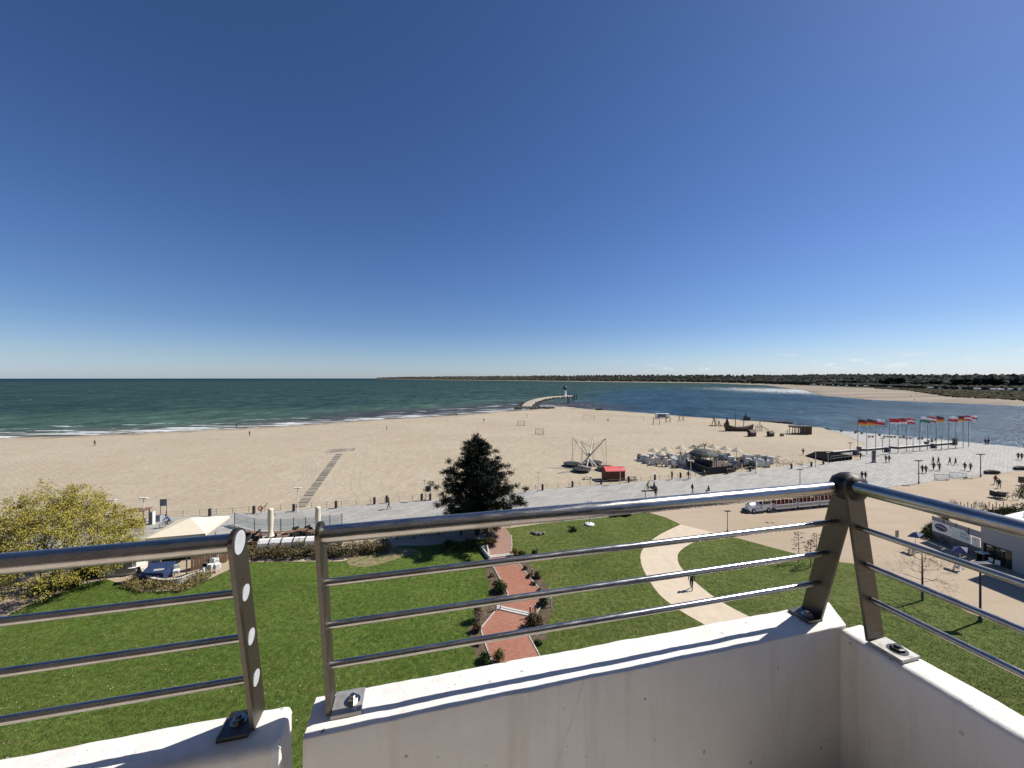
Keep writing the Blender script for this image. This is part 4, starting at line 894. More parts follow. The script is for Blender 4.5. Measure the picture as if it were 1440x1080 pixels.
# ---------------------------------------------------------------- people
M_SKIN = plain('skin', (.42, .25, .18), .55, .08, 8); M_HAIRD = plain('dark_hair', (.022, .016, .012), .6, .3, 20); M_HAIRF = plain('fair_hair', (.26, .18, .09), .6, .3, 20)
CLOTH = {k: plain('cloth_'+k, c, .85, .2, 9) for k, c in dict(black=(.014,.014,.017), navy=(.022,.03,.07), grey=(.10,.10,.105), red=(.20,.02,.022), blue=(.04,.09,.26), orange=(.34,.14,.06), brown=(.07,.045,.03), jeans=(.035,.05,.09), yellow=(.55,.52,.05), beige=(.30,.24,.17), green=(.03,.05,.03)).items()}
POSE = {}
def body_mesh(pose, top, legs):
    key = (pose, top, legs)
    if key in POSE: return POSE[key]
    walk = dict(pel=(0,0,.93), che=(0,.03,1.33), nec=(0,.05,1.47), hea=(0,.075,1.60), cro=(0,.07,1.71),
                le=(-.25,-.10,1.14), lh=(-.24,.06,.91), lf=(-.235,.10,.83), re=(.25,.05,1.13), rh=(.23,.26,.98), rf=(.225,.31,.92),
                lk=(-.09,.20,.51), la=(-.09,.16,.09), lt=(-.09,.34,.05), rk=(.09,.02,.48), ra=(.09,-.27,.14), rt=(.09,-.17,.03))
    stand = dict(walk, che=(0,0,1.34), nec=(0,0,1.48), hea=(0,.02,1.61), cro=(0,.015,1.72), le=(-.26,-.02,1.14), lh=(-.27,.06,.90), lf=(-.265,.09,.82), re=(.26,.0,1.14), rh=(.2,.2,1.05), rf=(.15,.27,1.06),
                 lk=(-.10,.02,.50), la=(-.11,0,.09), lt=(-.13,.16,.03), rk=(.10,.03,.50), ra=(.11,0,.09), rt=(.13,.16,.03))
    sit = dict(walk, pel=(0,0,.50), che=(0,.05,.92), nec=(0,.08,1.06), hea=(0,.12,1.19), cro=(0,.115,1.30), le=(-.25,.08,.74), lh=(-.15,.30,.68), lf=(-.12,.37,.66), re=(.25,.08,.74), rh=(.15,.30,.68), rf=(.12,.37,.66),
               lk=(-.12,.44,.50), la=(-.12,.42,.09), lt=(-.13,.58,.03), rk=(.12,.44,.50), ra=(.12,.46,.09), rt=(.13,.62,.03))
    cyc = dict(walk, pel=(0,-.28,1.00), che=(0,.02,1.36), nec=(0,.10,1.48), hea=(0,.17,1.60), cro=(0,.17,1.71), le=(-.25,.22,1.18), lh=(-.24,.46,1.06), lf=(-.23,.53,1.05), re=(.25,.22,1.18), rh=(.24,.46,1.06), rf=(.23,.53,1.05),
               lk=(-.10,.16,.82), la=(-.11,.02,.45), lt=(-.11,.18,.40), rk=(.10,.06,.62), ra=(.11,-.10,.24), rt=(.11,.06,.19))
    J = dict(walk=walk, stand=stand, sit=sit, cycle=cyc)[pose]
    J = {k: Vector(v) for k, v in J.items()}; J['bel'] = J['pel'].lerp(J['che'], .45)
    J['ls'] = J['che']+Vector((-.18,-.01,.08)); J['rs'] = J['che']+Vector((.18,-.01,.08)); J['lp'] = J['pel']+Vector((-.095,0,-.04)); J['rp'] = J['pel']+Vector((.095,0,-.04))
    rad = dict(pel=.145, bel=.135, che=.155, nec=.06, hea=.098, cro=.065, ls=.075, rs=.075, le=.053, re=.053, lh=.036, rh=.036, lf=.03, rf=.03, lp=.10, rp=.10, lk=.066, rk=.066, la=.046, ra=.046, lt=.04, rt=.04)
    bones = [('pel','bel','t'),('bel','che','t'),('che','nec','t'),('nec','hea','s'),('hea','cro','s'),('che','ls','t'),('ls','le','t'),('le','lh','t'),('lh','lf','s'),('che','rs','t'),('rs','re','t'),('re','rh','t'),('rh','rf','s'),('pel','lp','l'),('lp','lk','l'),('lk','la','l'),('la','lt','b'),('pel','rp','l'),('rp','rk','l'),('rk','ra','l'),('ra','rt','b')]
    names = ['pel']+[k for k in J if k != 'pel']; ix = {k: i for i, k in enumerate(names)}
    me = bpy.data.meshes.new('skeleton'); me.from_pydata([J[k] for k in names], [(ix[a], ix[b]) for a, b, _ in bones], [])
    ob = bpy.data.objects.new('skeleton', me); COL.objects.link(ob); ob.modifiers.new('skin', 'SKIN')
    for k in names: sv = me.skin_vertices[0].data[ix[k]]; sv.radius = (rad[k], rad[k]*(.8 if k in ('che', 'bel', 'pel') else 1)); sv.use_root = k == 'pel'
    ob.modifiers.new('sub', 'SUBSURF').levels = 1
    dg = bpy.context.evaluated_depsgraph_get(); bm_ = bpy.data.meshes.new_from_object(ob.evaluated_get(dg)); bpy.data.objects.remove(ob)
    bm_.materials.clear()
    for m in (CLOTH[top], CLOTH[legs], M_SKIN, M_RUBBER): bm_.materials.append(m)
    zi = dict(t=0, l=1, s=2, b=3)
    for p in bm_.polygons:
        c = p.center; best = None
        for a, b, z in bones:
            A, B = J[a], J[b]; t_ = max(0, min(1, (c-A).dot(B-A)/(B-A).length_squared)); d = (c-A.lerp(B, t_)).length-rad[a]*(1-t_)-rad[b]*t_
            if best is None or d < best[0]: best = (d, z)
        p.material_index = zi[best[1]]; p.use_smooth = True
    bm_.name = 'person'
    hb = MB(); hc = J['hea'].lerp(J['cro'], .62)
    hb.lathe([(.075, -.09), (.106, -.03), (.103, .03), (.07, .085), (.02, .105)], 10, hc-Vector((0, .028, 0)))
    nb = MB(); f_ = J['hea']+Vector((0, .098, .0)); nb.add([f_+Vector((-.014, -.006, -.015)), f_+Vector((.014, -.006, -.015)), f_+Vector((0, .024, -.012)), f_+Vector((0, -.006, .035))], [(0,2,3),(1,3,2),(0,1,2)])
    hm = bpy.data.meshes.new('hair'); hm.from_pydata(hb.v, [], hb.f); hm.polygons.foreach_set('use_smooth', [True]*len(hm.polygons))
    nm = bpy.data.meshes.new('nose'); nm.from_pydata(nb.v, [], nb.f); nm.materials.append(M_SKIN)
    POSE[key] = (bm_, hm, nm); return POSE[key]
def person(loc, heading, pose, top, legs, label, group=None, hair='d', s=1.0):
    """heading: angle of the walking direction from +X"""
    b, h, n = body_mesh(pose, top, legs); o = bpy.data.objects.new('person', b); COL.objects.link(o)
    o.location = loc; o.rotation_euler = (0, 0, heading-PI/2); o.scale = (s, s, s); tag(o, label, 'person', group)
    hm = h.copy(); hm.materials.append(M_HAIRD if hair == 'd' else M_HAIRF); link('hair', hm, o); link('nose', n, o); return o
PZ = .06
def pers(px, py, hd, pose, top, legs, label, group=None, hair='d', z=PZ, s=1.0): return person(G(px, py, z), R(hd), pose, top, legs, label, group, hair, s)
pers(547, 716, 190, 'walk', 'brown', 'jeans', 'person in dark clothes walking alone on the grey promenade left of the pine')
pers(945, 674.5, 200, 'stand', 'orange', 'black', 'person in an orange brown top standing at the beach fence left of the beach bar')
pers(968, 674.5, 15, 'walk', 'black', 'black', 'person in black beside the lamp post at the beach fence left of the beach bar')
pers(973.5, 694.5, 5, 'walk', 'black', 'grey', 'person in black walking along the middle of the promenade below the beach bar')
pers(997, 693.5, 180, 'sit', 'black', 'navy', 'person in black sitting low on the promenade right of the walker below the beach bar')
pers(922, 700, 250, 'walk', 'black', 'black', 'person in black walking just below the cargo bicycle on the promenade')
pers(972.5, 829, 235, 'walk', 'black', 'black', 'person in black walking along the curved sandy path', z=.05)
G8 = 'people strolling on the grey square'
for (px, py, hd, tp, lg, lb) in [(1212,675,10,'black','navy','person in black, left of the pair just above the corner post of the railing'),(1217,675.5,10,'navy','black','person in navy, right of the pair just above the corner post of the railing'),
    (1246,650.5,190,'black','black','person in black, left of the close pair below the blue grey box by the flagpoles'),(1250.5,650.5,190,'navy','grey','person in navy, right of the close pair below the blue grey box by the flagpoles'),
    (1210,646,200,'black','black','person in black standing alone by the left end of the low wall'),
    (1297,665.5,20,'black','navy','person in black, left of the couple beside the dark lamp on the square'),(1302,666,20,'black','black','person in black, right of the couple beside the dark lamp on the square'),
    (1313,661.5,200,'black','jeans','person with legs apart in blue jeans, front left of the square group'),(1321,662,20,'grey','black','person in grey, front right of the group of four on the square'),
    (1312.5,652.5,100,'black','grey','person in black, back left of the group of four on the square'),(1320,653,100,'brown','black','person in brown, back right of the group of four on the square'),
    (1336,653.5,100,'black','navy','person in black, left of the separated pair right of the group of four'),(1344,654.5,100,'navy','jeans','person in navy, right of the separated pair right of the group of four'),
    (1357,661.5,190,'black','black','person in black, left of the pair above the white crowd barriers'),(1365,662.5,190,'grey','navy','person in grey, right of the pair above the white crowd barriers'),
    (1386,625,30,'black','black','person in black, left of the pair at the water edge of the square'),(1390,625,30,'black','navy','person in black and navy, right of the pair at the water edge of the square'),
    (1432,646.5,190,'black','black','person in black, left of the pair near the right edge of the square'),(1437,647,190,'navy','black','person in navy, right of the pair near the right edge of the square')]:
    pers(px, py, hd, 'walk', tp, lg, lb, G8)
pers(1400, 681, 235, 'walk', 'red', 'black', 'person in a dark red jacket on the beige plaza', z=.02)
pers(1405, 686.5, 235, 'walk', 'black', 'brown', 'person in black walking in front of the person in dark red on the beige plaza', z=.02)
GB = 'people far off on the sand'
for i, (px, py, tp, lb) in enumerate([(133,627,'black','tiny dark figure on the sand near the left edge of the photo'),(351,613,'black','tiny dark figure on the sand above the promenade fence, far left of the boardwalk'),(333,601,'navy','tiny dark figure at the waterline left of the boardwalk'),(544,605,'black','tiny dark figure on the sand right of the boardwalk head'),(680.5,593.5,'black','tiny dark figure on the sand between waterline and left football goal'),(741,587,'navy','tiny dark figure on the sand below the foot of the stone mole'),(855,593.5,'brown','tiny figure on the sand beneath the volleyball nets'),(1107,611.5,'black','person standing on the sand left of the dark pavilion'),(1129.5,640,'black','person walking on the sand left of the wedge shaped ramp wall'),(641.5,586,'black','tiny dark figure in the surf left of the mole')]):
    pers(px, py, i*70, 'stand' if i % 2 else 'walk', tp, 'black', lb, GB, z=0)
# ---------------------------------------------------------------- promenade furniture
def lamp_proto(mat, label, h=3.6):
    t = thing('street_lamp', label, 'street lamp'); mb = MB(); mb.lathe([(.10,0), (.10,.25), (.06,.3), (.05,h)], 10); mb.build('pole', mat, t, True)
    mb = MB(); mb.box((0,0,h+.05), (1.15,.34,.10)); mb.box((0,0,h-.03), (.5,.2,.08)); mb.build('lamp_head', mat, t); return t
lampc = None
for (px, py, h, lb) in [(157,741,3.6,'cream street lamp half hidden by the spring tree'),(202,738,3.6,'cream street lamp in front of the drink stand on the left promenade'),(418.5,720,3.55,'cream street lamp at the foot of the boardwalk'),(597,704,3.4,'cream street lamp next to the notice board left of the pine'),(757,691,3.45,'cream street lamp between the pine and the trampolines'),(872,681,3.4,'cream street lamp in front of the red roofed kiosk'),(971.5,673,3.5,'cream street lamp left of the beach bar'),(1063,666,4.0,'cream street lamp right of the beach bar'),(1147,656.5,3.5,'pale street lamp left of the wedge shaped ramp wall'),(1164.5,652.5,2.7,'pale street lamp right in front of the wedge shaped ramp wall')]:
    if lampc is None: lampc = lamp_proto(M_CREAM, lb); lampc['group'] = 'cream lamps along the beach fence'; lampc.location = G(px, py, PZ)
    else: dup(lampc, G(px, py, PZ), 0, lb, None, h/3.6)
lampd = None
for (px, py, h, z, lb) in [(1023,747,2.6,.02,'small dark lamp on the plaza beside the curved path'),(907.5,722,3.3,.02,'dark lamp at the corner of the dry lawn below the cargo bicycle'),(1125,686,3.3,PZ,'dark lamp on the promenade behind the tourist train'),(1292,680,4.3,PZ,'dark lamp on the square left of the group of four people'),(1379,670.5,4.5,PZ,'dark lamp on the square behind the low dark bench'),(1378.5,874,4.7,.05,'tall dark lamp on the right lawn in front of the grey building'),(1241,635,3.6,PZ,'thin dark lamp between the flagpoles, left one'),(1284,634,3.6,PZ,'thin dark lamp between the flagpoles, middle one'),(1324,631.5,3.4,PZ,'thin dark lamp between the flagpoles, right one'),(1195.5,643,3.6,PZ,'thin dark lamp just left of the first flagpole')]:
    if lampd is None: lampd = lamp_proto(M_DARK, lb); lampd['group'] = 'dark lamps of plaza and square'; lampd.location = G(px, py, z); lampd.scale = (h/3.6,)*3
    else: dup(lampd, G(px, py, z), 0, lb, None, h/3.6)
# rope fence along the beach
edge_px = [(-200,746),(-100,742),(150,733),(340,722),(480,712.5),(615,702),(730,690.5),(880,679),(989,669.5),(1086,658),(1150,650.8)]
epts = [Vector((*xy(*p), 0)) for p in edge_px]; L_ = [0]
for a, b in zip(epts[:-1], epts[1:]): L_.append(L_[-1]+(b-a).length)
def along(s):
    for i in range(len(L_)-1):
        if s <= L_[i+1]: return epts[i].lerp(epts[i+1], (s-L_[i])/(L_[i+1]-L_[i]))
    return epts[-1]
fo = along(L_[4]); fen = thing('rope_fence', 'low rope fence of thin posts along the beach edge of the promenade', 'fence', fo); pp = []; s = 2.0; n_ = 0
while s < L_[-1]-.5:
    q = along(s)+Vector((0, .35, 0))-fo; pp.append(q); s += 2.15
prp = None
for q in pp:
    if q.x < -60: continue
    if prp is None: mb = MB(); mb.tube([(0,0,0), (0,0,.82)], .035, 6); mb.lathe([(.05,.8), (.045,.86), (.01,.88)], 6); prp = mb.build('post', M_WOODG, fen, loc=q)
    else: c = prp.copy(); COL.objects.link(c); c.location = q
mb = MB()
for a, b in zip(pp[:-1], pp[1:]):
    if a.x < -60: continue
    for z in (.74, .42): mb.tube([a+Vector((0,0,z)), a.lerp(b, .5)+Vector((0,0,z-.09)), b+Vector((0,0,z))], .014, 4, cap=False)
mb.build('rope', M_WOODG, fen)
# dark bins standing at the fence
bins = [(295,726,'by the cream parasol left of the boardwalk'),(357,722,'left of the red lifebuoy stand'),(413,719,'at the foot of the boardwalk'),(472.5,714.5,'first to the right of the boardwalk'),(526.5,709,'halfway between boardwalk and lone walker'),(544,706.5,'just behind the lone walker left of the pine'),(593,704,'left of the notice board by the pine'),(605,703.5,'right of the notice board by the pine'),(763,689.5,'right of the lamp between pine and trampolines'),(805,685,'in front of the trampolines'),(845.5,681,'at the left end of the red roofed kiosk'),(884,678,'at the right end of the red roofed kiosk'),(921,675,'behind the cargo bicycle'),(957,672,'between the orange topped person and the lamp'),(990,669.5,'right of the lamp left of the beach bar'),(1022.5,666.5,'in front of the dark deck of the beach bar'),(1055,663,'left of the lamp right of the beach bar'),(1113,659,'right of the white covered chairs'),(1141,656,'left of the lamp by the wedge shaped ramp wall'),(1158,653,'in front of the wedge shaped ramp wall')]
pb = None
for px, py, lb in bins:
    lb = 'dark bin at the beach fence, '+lb
    if pb is None:
        pb = thing('litter_bin', lb, 'bin', G(px, py, PZ), 0, 'dark bins along the beach fence'); mb = MB(); mb.lathe([(.16,0), (.2,.1), (.2,.85), (.17,.9)], 12); mb.build('body', M_DARK, pb)
        mb = MB(); mb.lathe([(.22,.93), (.2,1.05), (.06,1.15)], 12); mb.tube([(.15,0,.85), (.15,0,.95)], .02, 4); mb.tube([(-.15,0,.85), (-.15,0,.95)], .02, 4); mb.build('lid', M_DARK, pb)
    else: dup(pb, G(px, py, PZ), 0, lb)
# lifebuoy stand, notice boards, benches
t = thing('lifebuoy_stand', 'post with a red lifebuoy and a raised arm left of the boardwalk', 'lifebuoy', G(367, 722, PZ)); mb = MB(); mb.tube([(0,0,0), (0,0,1.2)], .05, 8); mb.tube([(0,0,.7), (.5,0,1.0), (.9,0,1.5)], .05, 6); mb.build('stand', M_DARK, t)
mb = MB(); P_ = [(math.cos(a)*.3, -.09, .75+math.sin(a)*.3) for a in np.linspace(0, 2*PI, 17)]; mb.tube(P_, .07, 8); mb.build('lifebuoy', M_RED, t, True)
for (px, py, lb, h) in [(230,731,'dark notice board on two posts on the left promenade behind the cyclist',2.9),(602,703,'dark notice board on two posts at the fence left of the pine',2.3)]:
    t = thing('notice_board', lb, 'notice board', G(px, py, PZ), R(10)); mb = MB(); mb.tube([(-.38,0,0), (-.38,0,h)], .035, 6); mb.tube([(.38,0,0), (.38,0,h)], .035, 6); mb.build('posts', M_DARK, t)
    mb = MB(); mb.box((0,-.02,h-.45), (.86,.07,.95)); mb.build('board', M_GREY, t)
t = thing('notice_board', 'brown notice board on two legs on the beige plaza near the grey building', 'notice board', G(1261, 758, .02), R(20)); mb = MB(); mb.tube([(-.25,0,0), (-.25,0,1.1)], .03, 6); mb.tube([(.25,0,0), (.25,0,1.1)], .03, 6); mb.build('posts', M_DARK, t); mb = MB(); mb.box((0,-.03,.65), (.62,.06,.85)); mb.build('board', M_WOODG, t)
def bench(px, py, label, rz, L0=1.8, mat=M_WOODG, z=PZ, group=None):
    t = thing('bench', label, 'bench', G(px, py, z), R(rz), group)
    mb = MB()
    for y in (-.17, 0, .17): mb.box((0, y, .45), (L0, .14, .05))
    mb.build('seat', mat, t)
    mb = MB(); mb.box((0, .33, .72), (L0, .05, .14)); mb.box((0, .31, .58), (L0, .05, .1)); mb.build('backrest', mat, t)
    for s in (-1, 1): mb = MB(); mb.box((s*L0*.42, 0, .22), (.07, .42, .40)); mb.box((s*L0*.42, .3, .52), (.06, .05, .55)); mb.build('leg', M_DARK, t)
    return t
bench(605, 752, 'timber bench on bare ground left of the pine trunk', 5, 2.6, z=.02); bench(570, 757, 'timber bench in front of the worn grass left of the pine', 5, 2.6, z=.02)
t = thing('picnic_furniture', 'pale timber seats and table at the fence right of the red roofed kiosk', 'table', G(889, 675, 0), R(8)); mb = MB(); mb.box((0,0,.72), (1.6,.7,.06)); mb.build('tabletop', M_WOODG, t)
for s in (-1, 1):
    mb = MB(); mb.box((0, s*.75, .42), (1.5,.28,.05)); mb.box((.6, s*.75, .2), (.08,.25,.4)); mb.box((-.6, s*.75, .2), (.08,.25,.4)); mb.build('seat', M_WOODG, t)
mb = MB(); mb.box((.6,0,.35), (.08,.5,.7)); mb.box((-.6,0,.35), (.08,.5,.7)); mb.build('legs', M_WOODG, t)
# drink stand at the left
t = thing('drink_stand', 'small open timber stand with bottles drawn up on the left promenade beside the spring tree', 'stand', G(193, 739, PZ), R(8)); mb = MB()
for x in (-1.1, 1.1):
    for y in (-.5, .5): mb.box((x, y, 1.05), (.12, .12, 2.1))
mb.build('posts', M_WOODB, t); mb = MB(); mb.box((0,0,2.12), (2.6,1.5,.1)); mb.build('roof', M_WOODB, t); mb = MB(); mb.box((0,-.4,.5), (2.2,.6,1.0)); mb.build('counter', M_WOODD, t)
mb = MB(); mb.box((.25,-.71,.55), (.9,.02,.22), 0, None, .0); mb.box((.25,-.715,.28), (.9,.02,.16)); mb.build('panel', M_WHITE, t)
t = thing('cabinet', 'narrow grey cabinet standing at the right end of the drink stand', 'cabinet', G(213.5, 737, PZ), R(5)); mb = MB(); mb.box((0,0,.85), (.42,.4,1.7)); mb.build('body', M_GREY, t); mb = MB(); mb.box((.24,0,.85), (.06,.42,1.72)); mb.build('side_panel', M_WHITE, t)
t = thing('cabinet', 'low pale blue cabinet behind the cyclist on the left promenade', 'cabinet', G(224, 732.5, PZ), R(5)); mb = MB(); mb.box((0,0,.4), (.55,.5,.8)); mb.build('body', plain('pale_blue_paint', (.28,.34,.42), .6), t); mb = MB(); mb.box((0,0,.83), (.6,.55,.06)); mb.build('lid', M_GREY, t)
# bicycles
def bicycle_parts(t, col, cargo=False):
    for x, nm in ((-.52, 'wheel'), (.55, 'wheel')):
        r_ = .34; P_ = [(x+math.cos(a)*r_, 0, r_+math.sin(a)*r_) for a in np.linspace(0, 2*PI, 19)]; mb = MB(); mb.tube(P_, .028, 6)
        for a in np.linspace(0, PI, 5)[:-1]: mb.tube([(x-math.cos(a)*r_, 0, r_-math.sin(a)*r_), (x+math.cos(a)*r_, 0, r_+math.sin(a)*r_)], .006, 3)
        mb.build('wheel', M_RUBBER, t)
    mb = MB(); bb, st, hd, fr, re = (-.08,0,.30), (-.22,0,.80), (.40,0,.84), (.55,0,.34), (-.52,0,.34)
    for a, b in ((bb,st),(bb,hd),(st,hd),(hd,fr),(bb,re),(st,re)): mb.tube([a, b], .022, 6)
    mb.build('frame', col, t)
    mb = MB(); mb.tube([(.40,0,.84), (.37,0,1.02)], .018, 6); mb.tube([(.37,-.27,1.03), (.40,-.1,1.05), (.40,.1,1.05), (.37,.27,1.03)], .018, 6); mb.build('handlebar', M_DARK, t)
    mb = MB(); mb.box((-.25,0,.90), (.26,.14,.06)); mb.tube([(-.22,0,.78), (-.24,0,.9)], .015, 5); mb.build('saddle', M_DARK, t); return t
q = G(236, 741.5, PZ); hd_ = R(205)
b1 = thing('bicycle', 'bicycle ridden along the left promenade by a person in blue', 'bicycle', q, hd_); bicycle_parts(b1, M_DARK)
person(q+Vector((math.cos(hd_)*.06, math.sin(hd_)*.06, .0)), hd_, 'cycle', 'blue', 'grey', 'person in a blue jacket riding a bicycle on the left promenade')
bp = None
for (px, py, rz, lb) in [(1341,713,80,'bicycle parked at the left end of the bicycle stands'),(1345,714.5,70,'bicycle parked beside the leftmost one at the stands'),(1376,715,75,'left one of the two parked bicycles in the middle of the stands'),(1386,718,60,'right one of the two parked bicycles in the middle of the stands')]:
    if bp is None: bp = thing('bicycle', lb, 'bicycle', G(px, py, .02), R(rz), 'bicycles parked at the stands'); bicycle_parts(bp, M_GREY)
    else: dup(bp, G(px, py, .02), R(rz), lb)
pp_ = None
for i in range(14):
    px = 1351+i*5.0; py = 716.5 if i % 2 else 713
    if 1372 < px < 1384 and i % 2: continue
    lb = 'short timber stake of the bicycle stands on the plaza near the right edge'
    if pp_ is None: mb = MB(); mb.tube([(0,0,0), (0,0,.78)], .05, 6); mb.lathe([(.055,.78), (.04,.83), (.01,.84)], 6); pp_ = tag(mb.build('bicycle_stand', M_WOODB, loc=G(px, py, .02)), lb, 'bicycle stand', 'stakes of the bicycle stands')
    else: c = pp_.copy(); COL.objects.link(c); c.location = G(px, py, .02)
# cargo bicycle with riders on the promenade
q = G(912, 690, PZ); t = thing('cargo_bicycle', 'black cargo bicycle with a flat load bed carrying riders in front of the kiosk', 'bicycle', q, R(8)); bicycle_parts(t, M_DARK); mb = MB(); mb.box((.95,0,.5), (1.0,.75,.35)); mb.build('load_box', M_DARK, t)
P_ = [(1.25+math.cos(a)*.3, .3, .3+math.sin(a)*.3) for a in np.linspace(0, 2*PI, 15)]; mb = MB(); mb.tube(P_, .03, 5); mb.tube([(x, -.3, z) for x, y, z in P_], .03, 5); mb.build('front_wheels', M_RUBBER, t)
person(q+Vector((-.05,0,0)), R(8), 'cycle', 'yellow', 'black', 'person in a yellow top riding the black cargo bicycle'); person(q+Vector((.98,.1,.22)), R(8), 'sit', 'black', 'black', 'person in black sitting in the load box of the cargo bicycle')
# cargo tricycle and covered trailer at the right
t = thing('cargo_tricycle', 'black cargo tricycle parked on the plaza near the right edge', 'tricycle', G(1420, 703, .02), R(-15), scale=1.35); bicycle_parts(t, M_DARK); mb = MB(); mb.box((-.75,0,.75), (.5,.5,.35)); mb.build('carrier_box', M_DARK, t)
t = thing('bicycle_trailer', 'black covered bicycle trailer standing left of the cargo tricycle', 'trailer', G(1403, 700, .02), R(-12)); mb = MB(); mb.prism([(-.75,-.45), (.75,-.45), (.75,.45), (-.75,.45)], .25, [1.15,.7,.7,1.15]); mb.build('cover', M_BLACK, t)
for s in (-1, 1): mb = MB(); P_ = [(math.cos(a)*.26, s*.52, .26+math.sin(a)*.26) for a in np.linspace(0, 2*PI, 13)]; mb.tube(P_, .03, 5); mb.build('wheel', M_RUBBER, t)
t = thing('information_post', 'brown square sign on a post at the right edge of the plaza', 'sign', G(1436, 682, .02), R(-20)); mb = MB(); mb.tube([(0,0,0), (0,0,.6)], .06, 6); mb.build('post', M_DARK, t); mb = MB(); mb.box((0,-.06,1.0), (.85,.1,1.15)); mb.build('board', plain('brown_panel', (.10,.075,.05), .6), t)
# planters on the promenade edge
for px, py, w_, lb in [(865.5,725.5,1.0,'dark square planter left of its larger neighbour at the edge of the dry lawn'),(881,724,1.25,'larger dark planter beside the square one at the edge of the dry lawn')]:
    t = thing('planter', lb, 'planter', G(px, py, .06), R(6)); mb = MB(); mb.lathe([(w_*.52,0), (w_*.62,.72), (w_*.56,.74), (w_*.5,.62)], 4 if w_ < 1.1 else 14, a0=PI/4); mb.build('pot', M_DARK, t); random.seed(int(px)); lb_ = MB(); leaf_cloud(lb_, [Vector((random.uniform(-.35,.35), random.uniform(-.35,.35), .7)) for _ in range(10)], .14, 12, .16); lb_.build('plants', M_BUSH, t)
# ---------------------------------------------------------------- on the beach
# bungee trampolines: four round beds under crossing masts
q = G(828, 659, 0); tr = []
for i, (px, py, lb) in enumerate([(804.6,655.3,'left'),(818,663,'front'),(834.7,653.3,'rear'),(852,661,'right')]):
    p_ = G(px, py, 0); t = thing('trampoline', lb+' one of the four round black trampolines under the crossing masts', 'trampoline', p_, 0, 'trampolines under the masts'); tr.append(p_)
    mb = MB(); mb.lathe([(1.45,.72), (1.7,.70), (2.0,.66), (2.02,.58), (1.95,.56)], 28); mb.build('bed', M_BLACK, t)
    mb = MB()
    for a in np.linspace(0, 2*PI, 9)[:-1]: mb.tube([(math.cos(a)*1.95, math.sin(a)*1.95, .6), (math.cos(a)*1.7, math.sin(a)*1.7, 0)], .05, 6)
    mb.build('legs', M_DARK, t)
t = thing('bungee_masts', 'white masts crossing above the round trampolines with ropes hanging from their tips', 'masts', q); tips_ = []
for i, p_ in enumerate(tr):
    d = p_-q; tip = Vector((d.x*1.0, d.y*1.0, 6.6 if i != 3 else 6.9)); ft = Vector((-d.x*.62, -d.y*.62, 0)); tips_.append(tip)
    mb = MB(); mb.tube([ft, ft.lerp(tip, .5), tip], [.15, .17, .10], 8); mb.build('mast', M_CREAM, t, True)
    mb = MB(); mb.tube([tip, (d.x+.1, d.y, .8)], .045, 5); mb.tube([tip-Vector((d.x*.25, d.y*.25, 1.2)), (d.x-.3, d.y+.1, .9)], .03, 5); mb.build('rope', M_WOODG, t)
mb = MB()
for a, b in ((0,3), (1,2), (0,2), (1,3)): m_ = tips_[a].lerp(tips_[b], .5)-Vector((0,0,1.7)); mb.tube([v for v in spline([tips_[a], m_, tips_[b]], 5)], .03, 4)
mb.build('cable', M_WOODG, t); mb = MB(); mb.lathe([(.35,2.9), (.42,3.1), (.3,3.4)], 10); mb.build('hub', M_DARK, t)
t = thing('stretcher_bench', 'pale low bench on the sand in front of the trampolines', 'bench', G(826, 674, 0), R(12)); mb = MB(); mb.box((0,0,.42), (1.7,.5,.07)); mb.build('seat', M_WOODG, t)
for s in (-.7, .7): mb = MB(); mb.box((s,0,.2), (.1,.45,.4)); mb.build('leg', M_WOODG, t)
# kiosk with the red roof
t = thing('kiosk', 'brown red timber kiosk with a bright red roof standing at the beach fence', 'kiosk', G(865.5, 676.5, 0), R(7)); mb = MB(); mb.box((0,1.2,1.05), (3.85,2.4,2.1)); mb.build('wall', plain('red_brown_boards', (.125,.035,.018), .7, .25, 2), t)
mb = MB()
prf = [(-.3,1.95), (-.15,2.12), (.3,2.4), (1.2,2.62), (2.1,2.4), (2.6,2.1), (2.6,2.03), (1.2,2.5), (.25,2.28), (-.22,1.95)]; m_ = len(prf)
mb.add([(-2.05,y,z) for y,z in prf]+[(2.05,y,z) for y,z in prf], [(i,(i+1)%m_,m_+(i+1)%m_,m_+i) for i in range(m_)]+[tuple(range(m_))[::-1], tuple(range(m_,2*m_))]); tidy(mb.build('roof', plain('red_roof_sheet', (.60,.085,.075), .55, .12, 1.5), t))
mb = MB()
for x in (-1.9, -.65, .65, 1.9): mb.box((x,-.03,1.0), (.07,.06,2.0))
mb.box((0,-.03,1.15), (3.8,.05,.06)); mb.build('battens', plain('dark_red_boards', (.07,.02,.012), .7), t)
# football goals
gp = None
for px, py, lb in [(732.6,598.5,'football goal farther from the promenade on the open sand'),(758.5,611,'football goal nearer to the trampolines on the open sand')]:
    if gp is None:
        gp = thing('football_goal', lb, 'goal', G(px, py), R(-12), 'football goals on the sand'); mb = MB(); mb.tube([(-1.5,0,0), (-1.5,0,2), (1.5,0,2), (1.5,0,0)], .07, 6); mb.tube([(-1.5,0,2), (-1.5,.8,0)], .05, 5); mb.tube([(1.5,0,2), (1.5,.8,0)], .05, 5); mb.tube([(-1.5,.8,.05), (1.5,.8,.05)], .05, 5); mb.build('frame', M_GREY, gp)
        mb = MB()
        for i in range(13): x = -1.5+3*i/12; mb.tube([(x,0,2), (x,.8,.05)], .012, 3)
        for i in range(9): k = i/8; mb.tube([(-1.5,.8*k,2-1.95*k), (1.5,.8*k,2-1.95*k)], .012, 3)
        mb.build('net', M_GREY, gp)
    else: dup(gp, G(px, py), R(-15), lb)
